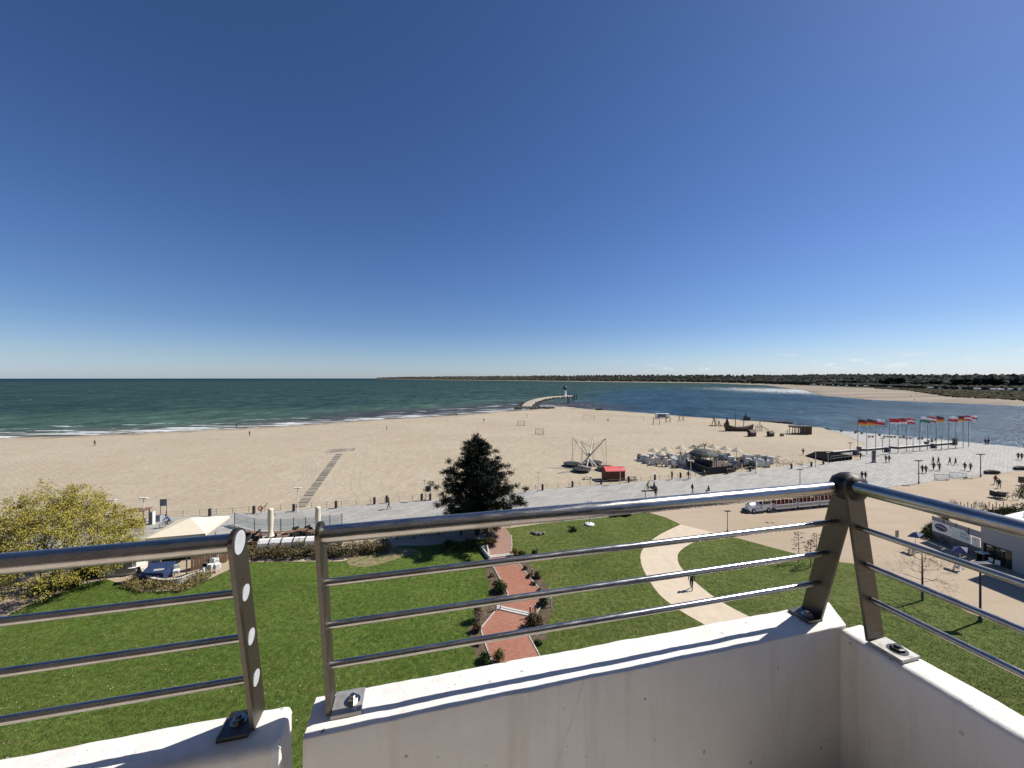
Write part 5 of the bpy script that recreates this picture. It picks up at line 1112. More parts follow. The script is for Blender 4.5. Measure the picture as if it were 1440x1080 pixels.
# volleyball nets
for (a, b, lb) in [((821,588),(836,592),'left one of two faint volleyball nets on the far sand'),((855,590),(905,592.5),'long faint volleyball net left of the blue trailer on the far sand')]:
    A, B = G(*a), G(*b); d = B-A; t = thing('volleyball_net', lb, 'net', A); mb = MB(); mb.tube([(0,0,0), (0,0,2.6)], .06, 5); mb.tube([d, d+Vector((0,0,2.6))], .06, 5); mb.build('posts', M_WOODG, t); mb = MB()
    for z in (1.5, 1.8, 2.1, 2.4): mb.tube([(0,0,z), d+Vector((0,0,z))], .018, 3)
    for k in range(12): mb.tube([d*(k/11)+Vector((0,0,1.5)), d*(k/11)+Vector((0,0,2.4))], .012, 3)
    mb.build('net', M_GREY, t)
# trailer and swings
t = thing('beach_trailer', 'white beach trailer with a slate blue side parked near the water', 'trailer', G(932, 588), R(-4)); mb = MB(); mb.box((0,1,1.25), (6.6,2.1,1.9)); mb.box((-2.9,-.1,1.3), (.6,.1,1.7)); mb.build('body', M_WHITE, t); mb = MB(); mb.box((-.5,-.08,1.35), (4.0,.1,1.55)); mb.build('side_panel', plain('slate_blue', (.10,.15,.21), .6), t)
mb = MB()
for x in (-2, 2): mb.tube([(x,.1,.3), (x,-.05,.3)], .3, 10); mb.tube([(x,1.9,.3), (x,2.05,.3)], .3, 10)
mb.build('wheels', M_RUBBER, t)
sw = None
for px, py, lb in [(923,597,'timber swing frame in front of the left end of the blue trailer'),(939.5,594,'timber swing frame in front of the right end of the blue trailer'),(958,592.5,'timber swing frame standing alone right of the blue trailer')]:
    if sw is None:
        sw = thing('swing_frame', lb, 'swing', G(px, py), R(0), 'swing frames on the sand')
        for s in (-1.3, 1.3): mb = MB(); mb.tube([(s-.35,-.8,0), (s,0,2.4), (s+.35,.8,0)], .10, 6); mb.build('frame_leg', M_WOODD, sw)
        mb = MB(); mb.tube([(-1.4,0,2.4), (1.4,0,2.4)], .09, 6); mb.build('beam', M_WOODD, sw); mb = MB(); mb.box((0,0,.55), (.5,.22,.06)); mb.tube([(-.22,0,.55), (-.22,0,2.4)], .02, 3); mb.tube([(.22,0,.55), (.22,0,2.4)], .02, 3); mb.build('swing_seat', M_WOODD, sw)
    else: dup(sw, G(px, py), R(25), lb)
# pirate ship of the playground
t = thing('play_ship', 'dark timber play ship with two masts and a pointed stern on the sand', 'play ship', G(1039, 606), R(-4)); mb = MB()
st_ = [(-5.2,.75,2.9), (-4.2,1.15,2.4), (-2.2,1.35,1.7), (0,1.4,1.45), (2.4,1.3,1.6), (4.2,.8,2.1), (5.4,.05,2.7)]; vs = []
for x, w_, z in st_: vs += [(x*.92,-w_*.55,-.1), (x,-w_,z*.75), (x,-w_,z), (x,w_,z), (x,w_,z*.75), (x*.92,w_*.55,-.1)]
fs = []
for i in range(len(st_)-1):
    for j in range(6): a = i*6+j; b = i*6+(j+1) % 6; fs.append((a, a+6, b+6, b))
fs += [tuple(range(6)), tuple(range(36, 42))[::-1]]; mb.add(vs, fs); tidy(mb.build('hull', M_WOODD, t))
mb = MB()
for i in range(7): mb.box((-4.4+i*1.4,-1.42+.02*abs(i-3)**2,1.15), (.5,.08,.35))
mb.build('gun_ports', M_WOODB, t)
mb = MB(); mb.lathe([(.9,2.4), (.75,3.0), (.35,4.2), (.05,5.4)], 6, (-4.3,0,0)); mb.build('stern_tower', M_WOODD, t)
for x, h in ((-1.3, 7.6), (1.75, 4.8)): mb = MB(); mb.tube([(x,0,.5), (x,0,h)], [.14,.08], 6); mb.tube([(x-.02,-1.0,h*.72), (x-.02,1.0,h*.72)], .05, 5); mb.build('mast', M_WOODD, t)
t = thing('climbing_net', 'timber climbing frame with netting left of the play ship', 'climbing frame', G(1006, 599), 0); mb = MB()
for a in ((-1.6,0,0,-.7,0,3.6), (.3,-.6,0,-.7,0,3.6), (.4,.9,0,-.7,0,3.6), (1.2,0,0,1.5,0,2.2), (2.4,.4,0,1.5,0,2.2)): mb.tube([a[:3], a[3:]], .12, 6)
mb.build('posts', M_WOODD, t); mb = MB()
for k in range(5): mb.tube([(-.7+.15*k,0,3.4-.6*k), (1.5+.1*k,0,2.1-.4*k)], .04, 4)
mb.box((-1.5,-.8,.25), (3.2,.25,.3)); mb.box((1.8,-1.4,.2), (2.4,.25,.25)); mb.build('netting', M_WOODD, t)
t = thing('play_tower', 'timber play tower with a sloping slide right of the play ship', 'play tower', G(1068, 606), 0); mb = MB()
for x, h in ((-1.4,2.2), (-.6,2.7), (.2,4.3), (.9,2.4)): mb.tube([(x,0,0), (x+.1,.2,h)], .10, 6)
mb.build('posts', M_WOODD, t); mb = MB(); mb.slab((.5,-.4,1.9), (.5,.4,1.9), (3.4,.5,.3), (3.4,-.3,.3), .1); mb.build('slide', M_WOODG, t); mb = MB(); mb.box((-.3,.1,1.5), (1.6,.9,.1)); mb.build('platform', M_WOODD, t)
for (px, py, s, lb) in [(1060,614,1.0,'small dark timber play hut in front of the play ship'),(1086,614,.85,'small dark timber play hut with a rail left of the standing person'),(1101,613.5,.45,'tiny dark play hut next to the standing person')]:
    t = thing('play_hut', lb, 'play hut', G(px, py), R(12), 'dark play huts on the sand', s); mb = MB(); mb.box((0,.8,.75), (2.0,1.6,1.5)); mb.build('wall', M_WOODD, t); mb = MB(); mb.slab((-1.2,-.2,1.4), (1.2,-.2,1.4), (1.2,.8,2.3), (-1.2,.8,2.3), .1); mb.slab((-1.2,.8,2.3), (1.2,.8,2.3), (1.2,1.8,1.4), (-1.2,1.8,1.4), .1); mb.build('roof', M_WOODD, t)
t = thing('pavilion', 'dark open pavilion with a flat roof on posts near the water', 'pavilion', G(1129, 611), R(-6)); mb = MB(); mb.box((0,1.5,2.65), (6.0,3.4,.55)); mb.build('roof', M_WOODD, t); mb = MB()
for x in (-2.7,-1.6,-.5,.5):
    mb.box((x,0,1.2), (.16,.16,2.4)); mb.box((x,3,1.2), (.16,.16,2.4))
mb.build('posts', M_WOODG, t); mb = MB(); mb.box((1.9,1.5,1.3), (2.2,3.0,2.6)); mb.build('wall', M_WOODD, t); mb = MB(); mb.box((-1.6,-.6,.5), (4.6,1.2,.15)); mb.box((-2.4,-1.1,.22), (.1,.1,.44)); mb.box((.6,-1.1,.22), (.1,.1,.44)); mb.build('deck', M_WOODD, t)
# beach bar: dark deck, round canopy, thatched parasols, roofed wicker beach chairs
t = thing('beach_bar', 'dark timber beach bar with a deck wall and a grey round tent roof', 'beach bar', G(1003, 668, 0), R(6)); mb = MB()
A = G(965, 655); B = G(994, 668); C_ = G(1030, 664.5); D_ = G(1042, 658); E_ = G(1005, 647); o_ = t.location; Mi = Matrix.Rotation(-R(6), 3, 'Z')
def lc(v): return Mi @ (v-o_)
for a, b, h in ((A,B,1.5), (B,C_,1.5), (C_,D_,1.35)):
    a, b = lc(a), lc(b); d = b-a; mb.box((a+b)/2+Vector((0,0,h/2)), (d.length,.12,h), math.atan2(d.y, d.x))
mb.build('deck_wall', M_BLACK, t)
mb = MB(); mb.prism([(lc(x).x, lc(x).y) for x in (A,B,C_,D_,E_)], 0, .35); mb.build('deck', M_WOODD, t)
cc = lc(G(997, 660)); mb = MB(); mb.lathe([(2.95,2.75), (3.05,2.95), (2.7,3.3), (1.8,3.85), (.9,4.05), (.1,4.1)], 14, (cc.x, cc.y+2, 0)); mb.build('roof', plain('slate_tent_roof', (.03,.034,.037), .75, .2, 1), t)
mb = MB()
for a in np.linspace(0, 2*PI, 9)[:-1]: mb.tube([(cc.x+2.6*math.cos(a), cc.y+2+2.6*math.sin(a), .3), (cc.x+2.6*math.cos(a), cc.y+2+2.6*math.sin(a), 2.9)], .08, 6)
mb.build('posts', M_WOODD, t); mb = MB(); mb.lathe([(1.9,.3), (1.9,1.4), (2.0,1.45)], 12, (cc.x, cc.y+2, 0)); mb.build('counter', M_WOODD, t)
def parasol_proto(label):
    t = thing('thatched_parasol', label, 'parasol', (0,0,0), 0, 'thatched parasols of the beach bar'); mb = MB(); mb.tube([(0,0,0), (0,0,2.6)], .06, 6); mb.build('pole', M_WOODG, t); mb = MB(); mb.lathe([(1.35,1.95), (1.28,2.02), (.55,2.5), (.12,2.78), (.05,2.9)], 14); mb.build('canopy', M_THATCH, t); return t
pr_ = None
for i, (px, py) in enumerate([(919,645.5),(936.5,644),(957,641.5),(975.5,640.5),(990,637.5),(1003,639.5),(1020,642.5),(1036,645.5),(929,650.5)]):
    lb = 'thatched parasol of the beach bar, '+['leftmost of the row','second from the left in the back row','third from the left in the back row','just left of the tall palm','right behind the tall palm','directly behind the round tent roof','right of the round tent roof','rightmost of the row','in front of the others among the left beach chairs'][i]
    if pr_ is None: pr_ = parasol_proto(lb); pr_.location = G(px, py)
    else: dup(pr_, G(px, py), i, lb)
def wicker_proto(label, group, hood=plain('pale_wicker', (.60,.585,.55), .7, .2, 6), side=M_DARK):
    t = thing('beach_chair', label, 'beach chair', (0,0,0), 0, group)
    prf = [(-.42,0), (.42,0), (.46,.5), (.38,1.1), (.18,1.52), (-.12,1.6), (-.2,1.5), (.06,1.38), (.2,1.0), (.22,.5), (-.42,.42)]; m_ = len(prf)
    mb = MB(); mb.add([(-.62,y,z) for y,z in prf]+[(.62,y,z) for y,z in prf], [(i,(i+1)%m_,m_+(i+1)%m_,m_+i) for i in range(m_)]); tidy(mb.build('basket', hood, t))
    for s in (-1, 1):
        mb = MB(); q_ = [(-.42,0), (.42,0), (.46,.5), (.38,1.1), (.18,1.52), (-.12,1.6), (-.34,1.2), (-.45,.6)]; k = len(q_); mb.add([(s*.63,y,z) for y,z in q_]+[(s*.67,y,z) for y,z in q_], [tuple(range(k)), tuple(range(k,2*k))[::-1]]+[(i,(i+1)%k,k+(i+1)%k,k+i) for i in range(k)]); tidy(mb.build('side_panel', hood, t))
    mb = MB(); mb.box((0,-.12,.45), (1.2,.5,.1)); mb.build('seat', side, t); return t
wp = None
wk = [(905,649,'leftmost, standing alone at the end'),(911,651,'second from the left'),(918,653.5,'third from the left, turned away'),(924,652.5,'behind the third from the left'),(931,650,'half hidden behind the front parasol'),(940,656,'front row, left of the two near the deck'),(947,652,'behind the front row left of the deck'),(953,649,'back row left of the deck'),(958.5,657,'front row, nearest to the deck wall'),(943,647,'back row under the second parasol'),(966,645,'back row under the third parasol'),(1045,652,'first one right of the deck'),(1052,655,'second one right of the deck'),(1056,649,'behind the second one right of the deck'),(1062,653,'middle of the group right of the deck'),(1070,656,'front of the white covered group at the right'),(1074,650,'back of the white covered group at the right'),(1080,656.5,'last in the white covered group at the right'),(1028,651,'behind the deck near the rightmost parasols'),(1014,648.5,'behind the round tent roof'),(900,647,'far left, behind the end one'),(915,647.5,'back left, left of the first parasols'),(927,647,'back left, between two parasols'),(936,652,'middle left'),(950,655,'middle left, front'),(963,652,'close to the left deck corner'),(972,647,'behind the left deck corner'),(1049,649,'back, right of the deck'),(1066,648.5,'back right group'),(1059,658,'front right group, by the lamp'),(1084,652,'far right, behind the last one'),(1034,656.5,'right deck corner'),(1022,646,'back, between the right parasols'),(980,643.5,'back row near the small palm')]
for i, (px, py, lb) in enumerate(wk):
    lb = 'white beach chair by the beach bar, '+lb; a = R(random.uniform(-70, 70)+(150 if i % 3 == 0 else 0))
    if wp is None: wp = wicker_proto(lb, 'hooded beach chairs of the beach bar'); wp.location = G(px, py); wp.rotation_euler = (0,0,a)
    else: dup(wp, G(px, py), a, lb, None, random.uniform(.95, 1.1))
tp_ = None
for i, (px, py) in enumerate([(949,658),(968,650),(984,645),(1036,653),(1043,656.5),(927,655.5),(1009,645),(1024,647.5),(1008,662.5),(1016,660.5),(1024,662.5),(1031,660),(1020,657),(986,659),(979,656.5)]):
    lb = 'low dark beach bar table, '+['front row left of the deck wall','behind the deck wall','between back parasols','right of the deck','front right of the deck','front left among the chairs','behind the tent roof','right behind the tent roof','on the deck, nearest left','on the deck, second from left','on the deck, front right','on the deck, far right','on the deck, rear','on the deck, under the tent edge','on the deck, left corner'][i]
    if tp_ is None:
        tp_ = thing('low_table', lb, 'table', G(px, py), 0, 'tables of the beach bar'); mb = MB(); mb.box((0,0,.62), (1.5,.9,.07)); mb.build('tabletop', M_WOODD, tp_); mb = MB()
        for x in (-.6,.6): mb.box((x,0,.3), (.1,.8,.6))
        mb.build('legs', M_WOODD, tp_)
    else: dup(tp_, G(px, py, .36 if i > 7 else 0), i*.5, lb)
def palm(px, py, h, label, seed):
    random.seed(seed); t = thing('palm', label, 'palm', G(px, py)); mb = MB(); mb.tube([(0,0,0), (.05,0,h*.5), (0,.05,h)], [.12,.10,.08], 7); mb.build('trunk', M_WOODG, t, True); mb = MB()
    for i in range(13):
        a_ = i*2.4+random.random(); L_ = random.uniform(1.0, 1.5); u = Vector((math.cos(a_), math.sin(a_), 0)); s_ = Vector((-u.y, u.x, 0))*.12; e = random.uniform(.2, .9); P_ = [Vector((0,0,h)), u*L_*.4+Vector((0,0,h+e)), u*L_*.8+Vector((0,0,h+e*.9)), u*L_+Vector((0,0,h+e*.3))]
        mb.add([P_[0], P_[1]-s_, P_[1]+s_, P_[2]-s_, P_[2]+s_, P_[3]], [(0,2,1), (1,2,4,3), (3,4,5)])
    mb.build('leaves', M_BUSHR, t)
palm(991, 640, 2.3, 'tall palm with drooping leaves in the middle of the beach bar', 1); palm(981, 641.5, 2.0, 'smaller palm left of the tall palm in the beach bar', 2); palm(1045, 657, 1.4, 'short palm right of the beach bar deck', 3)
shrub(938, 645.5, 2.6, 1.7, M_BUSH, 'dark bush among the back parasols left of the beach bar', n=26, each=18, seed=51); shrub(960, 644, 3.0, 2.0, M_BUSH, 'big dark bush behind the beach chairs left of the beach bar', n=26, each=18, seed=52)
shrub(1008, 641, 3.0, 1.6, M_BUSH, 'dark bush behind the round tent roof', n=24, each=18, seed=53); shrub(1037, 651, 2.4, 1.4, M_BUSH, 'dark bush right of the beach bar deck', n=22, each=18, seed=54); shrub(1057, 659, 2.0, 1.6, M_BUSH, 'dark bush beside the cream lamp right of the beach bar', n=22, each=18, seed=55)
shrub(984, 647, 3.0, 1.5, M_BUSH, 'dark bush between the left parasols and the tent roof', n=24, each=18, seed=56)
# driftwood garden right of the bar, wedge shaped ramp wall
t = thing('driftwood_fence', 'low tangle of driftwood stakes on the sand right of the beach bar', 'driftwood', G(1100, 652)); random.seed(9); mb = MB()
for i in range(46): x, y = random.uniform(-4.6, 4.4), random.uniform(-2.5, 8); a_ = random.uniform(0, 6.28); l_ = random.uniform(.5, 1.6); mb = MB(); mb.tube([(x,y,random.uniform(0,.3)), (x+math.cos(a_)*l_, y+math.sin(a_)*l_*.5, random.uniform(.1,1.0))], .05, 4); mb.build('stake', M_WOODB, t)
t = thing('ramp_wall', 'wedge shaped retaining wall of the ramp where beach and square meet, coloured black for shade', 'wall', G(1165, 650)); o_ = t.location
pl = [G(1132,641.5)-o_, G(1147,645.5)-o_, G(1168,650.5)-o_, G(1198,646.5)-o_, G(1166,640.5)-o_, G(1147,638.8)-o_]; mb = MB(); mb.prism([(p.x,p.y) for p in pl], -.05, [.15,.35,.6,1.0,1.1,.75]); tidy(mb.build('wall', plain('wall_shade_black', (.006,.006,.007), .95, .2, 2, 0, 0, True, .02), t))  # the shade on this wall is put into its near-black colour
mb = MB()
for a, b in ((2,3),):
    for k in range(7): p = pl[a].lerp(pl[b], k/6); mb.tube([p, p+Vector((0,0,1.5))], .04, 5)
    for z in (.9, 1.5): mb.tube([pl[a]+Vector((0,0,z)), pl[b]+Vector((0,0,z))], .04, 5)
mb.build('handrail', M_GREY, t)
# ---------------------------------------------------------------- square, flags, train, buildings
FC = {k: plain('flag_'+k, c, .75, .06, 5) for k, c in dict(black=(.02,.02,.022), red=(.55,.03,.035), gold=(.75,.40,.03), white=(.80,.80,.79), green=(.04,.20,.11), wine=(.30,.02,.035)).items()}
flags = [(1206.4,640.5,589.5,('black','red','gold'),'black, red and gold flag at the left end of the row'),(1218.9,639.8,589.3,('black','red','gold'),'black, red and gold flag, second from the left'),(1231.4,638.5,588.5,('white','red'),'white over red flag, third from the left'),
    (1250.8,638.5,587.6,('red','red','white'),'red and white flag, first after the gap left of the green one'),(1263,636.8,587.3,('wine','red','white'),'dark red and white flag left of the green one'),(1275,635.2,587.4,('red','white','red'),'red, white and red flag left of the green flag'),
    (1293.5,634.7,585.6,('white','green'),'white over green flag in the middle of the row'),(1304.2,632.6,585.2,('red','white','red'),'red, white and red flag right of the green flag'),(1316.4,632,585,('black','red','gold'),'black, red and gold flag right of the green flag'),
    (1333.5,631.3,584.6,('white','red'),'white over red flag right of the last black, red and gold one'),(1344,629.8,584.3,('black','red','gold'),'dark striped flag, third from the right end'),(1354.4,629,583.8,('red','white','red'),'red and white flag, second from the right end'),(1362,628.4,583.8,('white','red','white'),'pale flag with a red stripe at the right end of the row')]
for i, (px, yb, yt, cs, lb) in enumerate(flags):
    p = G(px, yb, PZ); h = (yb-yt)/FPX*p.y; t = thing('flagpole', 'flagpole with a '+lb, 'flagpole', p, 0, 'flagpoles on the square')
    mb = MB(); mb.tube([(0,0,0), (0,0,h*.5), (0,0,h)], [.075,.06,.04], 8); mb.lathe([(.07,0), (.07,.06), (.02,.1)], 8, (0,0,h)); mb.build('pole', M_GREY, t, True)
    n = 14; Lf = 2.55+.25*math.sin(i*2.3); hf = 1.5; mb = MB(); rws = 6
    for a in range(n+1):
        u = a/n; wv = math.sin(u*7+i*1.7)*.17*u**.6; dr = -.28*u*u+math.sin(u*5+i)*.06
        for b_ in range(rws+1): v = b_/rws; mb.v.append((.05+u*Lf*(.97+.02*math.sin(v*3+i)), wv+v*.05, h-.1-v*hf*(1-.06*u)+dr))
    for a in range(n):
        for b_ in range(rws): q_ = a*(rws+1)+b_; mb.f.append((q_, q_+rws+1, q_+rws+2, q_+1)); mb.m.append(min(len(cs)-1, int(b_/rws*len(cs))))
    o = mb.build('flag', [FC[c] for c in cs], t, True); sd = o.modifiers.new('cloth', 'SOLIDIFY'); sd.thickness = .012
# low walls, planter boxes, stele, benches
def low_wall(pts, label):
    t = thing('low_wall', label, 'wall', G(*pts[0], PZ)); o_ = t.location; mb = MB(); m2 = MB()
    for a, b in zip(pts[:-1], pts[1:]):
        A, B = G(*a, PZ)-o_, G(*b, PZ)-o_; d = B-A; an = math.atan2(d.y, d.x); mb.box((A+B)/2+Vector((0,.2,.24)), (d.length,.75,.48), an); m2.box((A+B)/2+Vector((0,.2,.52)), (d.length+.1,.85,.08), an)
    mb.build('wall', M_STONE, t); m2.build('coping', M_PALE, t)
low_wall([(1172,638),(1201,635)], 'short dark low wall with a pale top left of the first flagpole'); low_wall([(1211,633.6),(1218,634),(1247,631.5)], 'dark low wall with a pale top behind the left flagpoles'); low_wall([(1251.5,629.8),(1262,631.2),(1338,624.8)], 'long dark low wall with a pale top behind the middle flagpoles')
for px, py, lb in [(1203.5,639.5,'dark blue grey box at the left end of the low wall beside the first flagpole'),(1248,635.5,'dark blue grey box at the gap in the low wall below the flags'),(1313,630,'dark blue grey box before the right end of the low wall'),(1208,634.5,'small black box on end by the first flagpole'),(1303,627,'small black box behind the low wall under the green flag'),(1343,625.5,'tall narrow grey box right of the low wall')]:
    s = 1.9 if 'tall' in lb else 1.15; wd = .6 if ('tall' in lb or 'small' in lb) else 1.05
    t = thing('planter_box', lb, 'planter', G(px, py, PZ), R(8)); mb = MB(); mb.prism([(-wd*.5,-.4), (wd*.5,-.4), (wd*.55,.4), (-wd*.55,.4)], 0, s); mb.build('box', plain('blue_grey_board', (.05,.06,.085), .6) if 'blue' in lb else M_DARK, t); mb = MB(); mb.box((0,0,s+.03), (wd*1.15,.92,.06)); mb.build('rim', M_DARK, t)
t = thing('information_stele', 'tall dark information stele on the square left of the close pair of people', 'stele', G(1228.7, 650.5, PZ), R(12)); mb = MB(); mb.box((0,0,1.5), (.95,.22,2.9)); mb.build('panel', M_GREY, t); mb = MB(); mb.box((0,0,.06), (1.2,.6,.1)); mb.build('foot', M_DARK, t); mb = MB(); mb.box((0,-.13,1.7), (.75,.03,2.0)); mb.build('notice', M_DARK, t)
bp_ = None
for px, py, lb in [(1224.7,615,'at the left end above the second flagpole'),(1246,615,'second from the left'),(1256,615.5,'third from the left'),(1268.7,616,'fourth from the left'),(1277.8,617.2,'fifth from the left'),(1294,617.8,'long one above the green flagpole'),(1308,621.5,'at the right end above the low wall'),(1313,619.4,'behind the one at the right end')]:
    lb = 'low dark backless bench near the water, '+lb
    if bp_ is None:
        bp_ = thing('stone_bench', lb, 'bench', G(px, py, PZ), 0, 'backless benches by the water'); mb = MB(); mb.box((0,0,.45), (1.7,.55,.14)); mb.build('seat', M_DARK, bp_)
        for s in (-.6, .6): mb = MB(); mb.box((s,0,.19), (.22,.45,.38)); mb.build('leg', M_DARK, bp_)
    else: dup(bp_, G(px, py, PZ), 0, lb)
for i, (px, py) in enumerate([(1183,606),(1203,608),(1204,607),(1212,609),(1237,611.5),(1271,614)]):
    t = thing('mooring_bollard', 'dark mooring bollard on the quay edge, '+['farthest left','left of the second flagpole','directly by the first flagpole','between first and second flagpole','behind the white and red flagpole','behind the benches in the middle'][i], 'bollard', G(px, py+1.2, PZ), 0, 'bollards on the quay'); mb = MB(); mb.lathe([(.3,0), (.26,.4), (.42,.55), (.4,.68), (.1,.75)], 10); mb.build('body', M_DARK, t); mb = MB(); mb.lathe([(.4,0), (.4,.05)], 10); mb.build('foot_plate', M_GREY, t)
for (px, py, rz, lb) in [(1324.5,675,-8,'pale crowd barrier lying along the edge of the square, left of two'),(1347.5,672.5,-20,'pale crowd barrier, right of two beside the dark lamp')]:
    t = thing('crowd_barrier', lb, 'barrier', G(px, py, PZ), R(rz)); mb = MB(); mb.tube([(-1.25,0,.2), (-1.25,0,1.1), (1.25,0,1.1), (1.25,0,.2), (-1.25,0,.2)], .045, 6); mb.build('frame', M_GREY, t); mb = MB()
    for k in range(1, 16): mb.tube([(-1.25+k*2.5/16,0,.2), (-1.25+k*2.5/16,0,1.1)], .022, 4)
    mb.build('bars', M_CAP, t)
    for s in (-.9, .9): mb = MB(); mb.box((s,0,.03), (.08,.7,.06)); mb.tube([(s,0,.03), (s,0,.2)], .03, 4); mb.build('foot', M_GREY, t)
for (px, py, s, lb) in [(1395.5,666.5,1.0,'low dark curved bench behind the person in dark red'),(1437,661,1.05,'low dark curved bench at the right edge of the square'),(1358,672,.25,'small dark drain hump between crowd barrier and lamp')]:
    t = thing('curved_bench', lb, 'bench', G(px, py, PZ), 0, None, s); mb = MB(); P_ = [(x, .25*math.cos(x), z) for x, z in ((-1.5,.35), (-.75,.38), (0,.4), (.75,.38), (1.5,.35))]; mb.tube(P_, [.28,.42,.45,.42,.28], 10); mb.build('seat', M_BLACK, t, True)
    for k in (-.9, .9): mb = MB(); mb.lathe([(.4,0), (.3,.25)], 8, (k, .15, 0)); mb.build('leg', M_DARK, t)
# tourist train
p0, p1 = G(1059, 719.5, .02), G(1196, 706.5, .02); dr = (p1-p0).normalized(); ta = math.atan2(dr.y, dr.x)
M_TW = plain('white_train_paint', (.80,.79,.77), .35, .05, 3); M_TR = plain('red_seats', (.27,.03,.028), .6, .1, 3)
t = thing('tourist_train_engine', 'white road train engine shaped like an old steam locomotive, heading left', 'road train', p0, ta)
mb = MB(); mb.tube([(-.9,0,.85), (.9,0,.85)], [.52,.55], 14); mb.tube([(-1.0,0,.85), (-.9,0,.85)], [.42,.52], 14); mb.box((0,0,.42), (2.4,1.25,.36)); tidy(mb.build('boiler', M_TW, t))
mb = MB(); mb.lathe([(.12,1.35), (.13,1.7), (.2,1.85), (.18,1.9)], 10, (-.45,0,0)); mb.lathe([(.16,1.3), (.17,1.5), (.06,1.62)], 10, (.35,0,0)); mb.build('chimney', M_TW, t)
mb = MB(); mb.box((1.85,0,.75), (1.7,1.35,.85)); mb.build('cab', M_TW, t); mb = MB()
for x in (1.1, 2.6):
    for y in (-.6, .6): mb.box((x,y,1.55), (.1,.1,.8))
mb.build('cab_posts', M_TW, t); mb = MB(); mb.box((1.85,0,2.0), (1.95,1.6,.10)); mb.build('cab_roof', M_TW, t); mb = MB(); mb.box((1.05,0,1.5), (.04,1.15,.65)); mb.box((1.85,.62,1.5), (1.3,.03,.6)); mb.box((1.85,-.62,1.5), (1.3,.03,.6)); mb.build('cab_window', M_DGLASS, t)
for x in (-.55, 2.1):
    for y in (-.62, .62): w_ = MB(); w_.tube([(x,y-.09,.33), (x,y+.09,.33)], .33, 14); wo_ = w_.build('wheel', M_RUBBER, t); w2_ = MB(); w2_.tube([(x,y-.11,.33), (x,y+.11,.33)], .16, 10); w2_.build('hub', M_CAP, wo_)
mb = MB(); mb.box((-1.3,0,.3), (.35,1.3,.22)); mb.prism([(-1.8,-.3), (-1.3,-.65), (-1.3,.65), (-1.8,.3)], .08, .3); mb.build('bumper', M_DARK, t)
for y in (-.42, .42): mb = MB(); mb.lathe([(.09,0), (.11,.08), (.06,.12)], 10, (-1.2,y,.72)); mb.build('headlight', M_CAP, t)
wg = None
for i, lb in enumerate(['first open white carriage with red seats, right behind the train engine','second open white carriage with red seats of the road train','third open white carriage with red seats, partly hidden by the corner post','last open white carriage with red seats, seen right behind the corner post']):
    q = p0+dr*(5.35+i*4.15)
    if wg is None:
        wg = thing('train_carriage', lb, 'road train', q, ta, 'carriages of the road train'); mb = MB(); mb.box((0,0,.42), (3.8,1.55,.22)); mb.box((0,-.76,.78), (3.8,.05,.55)); mb.box((0,.76,.78), (3.8,.05,.55)); mb.box((-1.88,0,.8), (.05,1.5,.6)); mb.box((1.88,0,.8), (.05,1.5,.6)); mb.build('body', M_TW, wg)
        mb = MB()
        for k in range(13): mb.box((-1.7+k*.283,-.80,.70), (.13,.03,.30))
        mb.build('side_ornament', plain('dusty_red_trim', (.17,.145,.135), .7), wg); mb = MB()
        for x in (-1.85,-1.1,-.37,.37,1.1,1.85):
            for y in (-.74,.74): mb.box((x,y,1.5), (.06,.06,1.0))
        mb.build('posts', M_TW, wg); mb = MB(); mb.prism([(-2.0,-.95), (2.0,-.95), (2.0,.95), (-2.0,.95)], 2.0, 2.08); mb.prism([(-1.9,-.5), (1.9,-.5), (1.9,.5), (-1.9,.5)], 2.08, 2.2); mb.build('roof', M_TW, wg)
        for x in (-1.45,-.72,0,.72,1.45): mb = MB(); mb.box((x,0,.98), (.12,1.4,.75)); mb.box((x-.2,0,.75), (.4,1.4,.12)); mb.build('seat', M_TR, wg)
        for x in (-1.2, 1.2):
            for y in (-.66, .66): mb = MB(); mb.tube([(x,y-.08,.3), (x,y+.08,.3)], .3, 12); mb.build('wheel', M_RUBBER, wg)
    else: dup(wg, q, ta, lb)
# grey building at the right, its flat roof and the fence with the signs
bA, bB = Vector((51.75, 41.6, 0)), Vector((52.69, 31.6, 0)); d = bB-bA; ux = d.normalized(); uy = Vector((-ux.y, ux.x, 0))   # ux along the wall towards the camera, uy into the building
ang_b = math.atan2(ux.y, ux.x); t = thing('grey_building', 'grey flat roofed building with a large dark shop window at the right edge', 'building', bA, ang_b)
Lw, hb_ = 13.0, 4.15; M_GW = plain('grey_render', (.40,.395,.385), .9, .05, .7, 0, .08); win0, win1, wz = .15, 2.45, 2.0
mb = MB(); D_ = 11.0
mb.box((Lw/2, .15, (hb_+wz)/2), (Lw, .3, hb_-wz)); mb.box(((win1+Lw)/2, .15, wz/2-.001), (Lw-win1, .3, wz-.002)); mb.box((win0/2, .15, wz/2-.001), (win0, .3, wz-.002))
mb.box((.15, D_/2+.15, hb_/2-.01), (.3, D_-.3, hb_-.02)); mb.box((Lw-.15, D_/2+.15, hb_/2-.01), (.3, D_-.3, hb_-.02)); mb.box((Lw/2, D_+.15, hb_/2-.01), (Lw, .3, hb_-.02)); mb.build('wall', M_GW, t)
mb = MB(); mb.box((Lw/2+.2, 8.4, 9.0), (Lw-.8, 5.4, 9.9)); mb.build('unseen_storey', M_GW, t)  # unseen block, added to cast the long ground shadow beside the building
mb = MB(); mb.box((Lw/2, D_/2+.15, hb_-.25), (Lw-.6, D_-.3, .2)); rf = mb.build('roof', M_PALE, t); mb = MB()
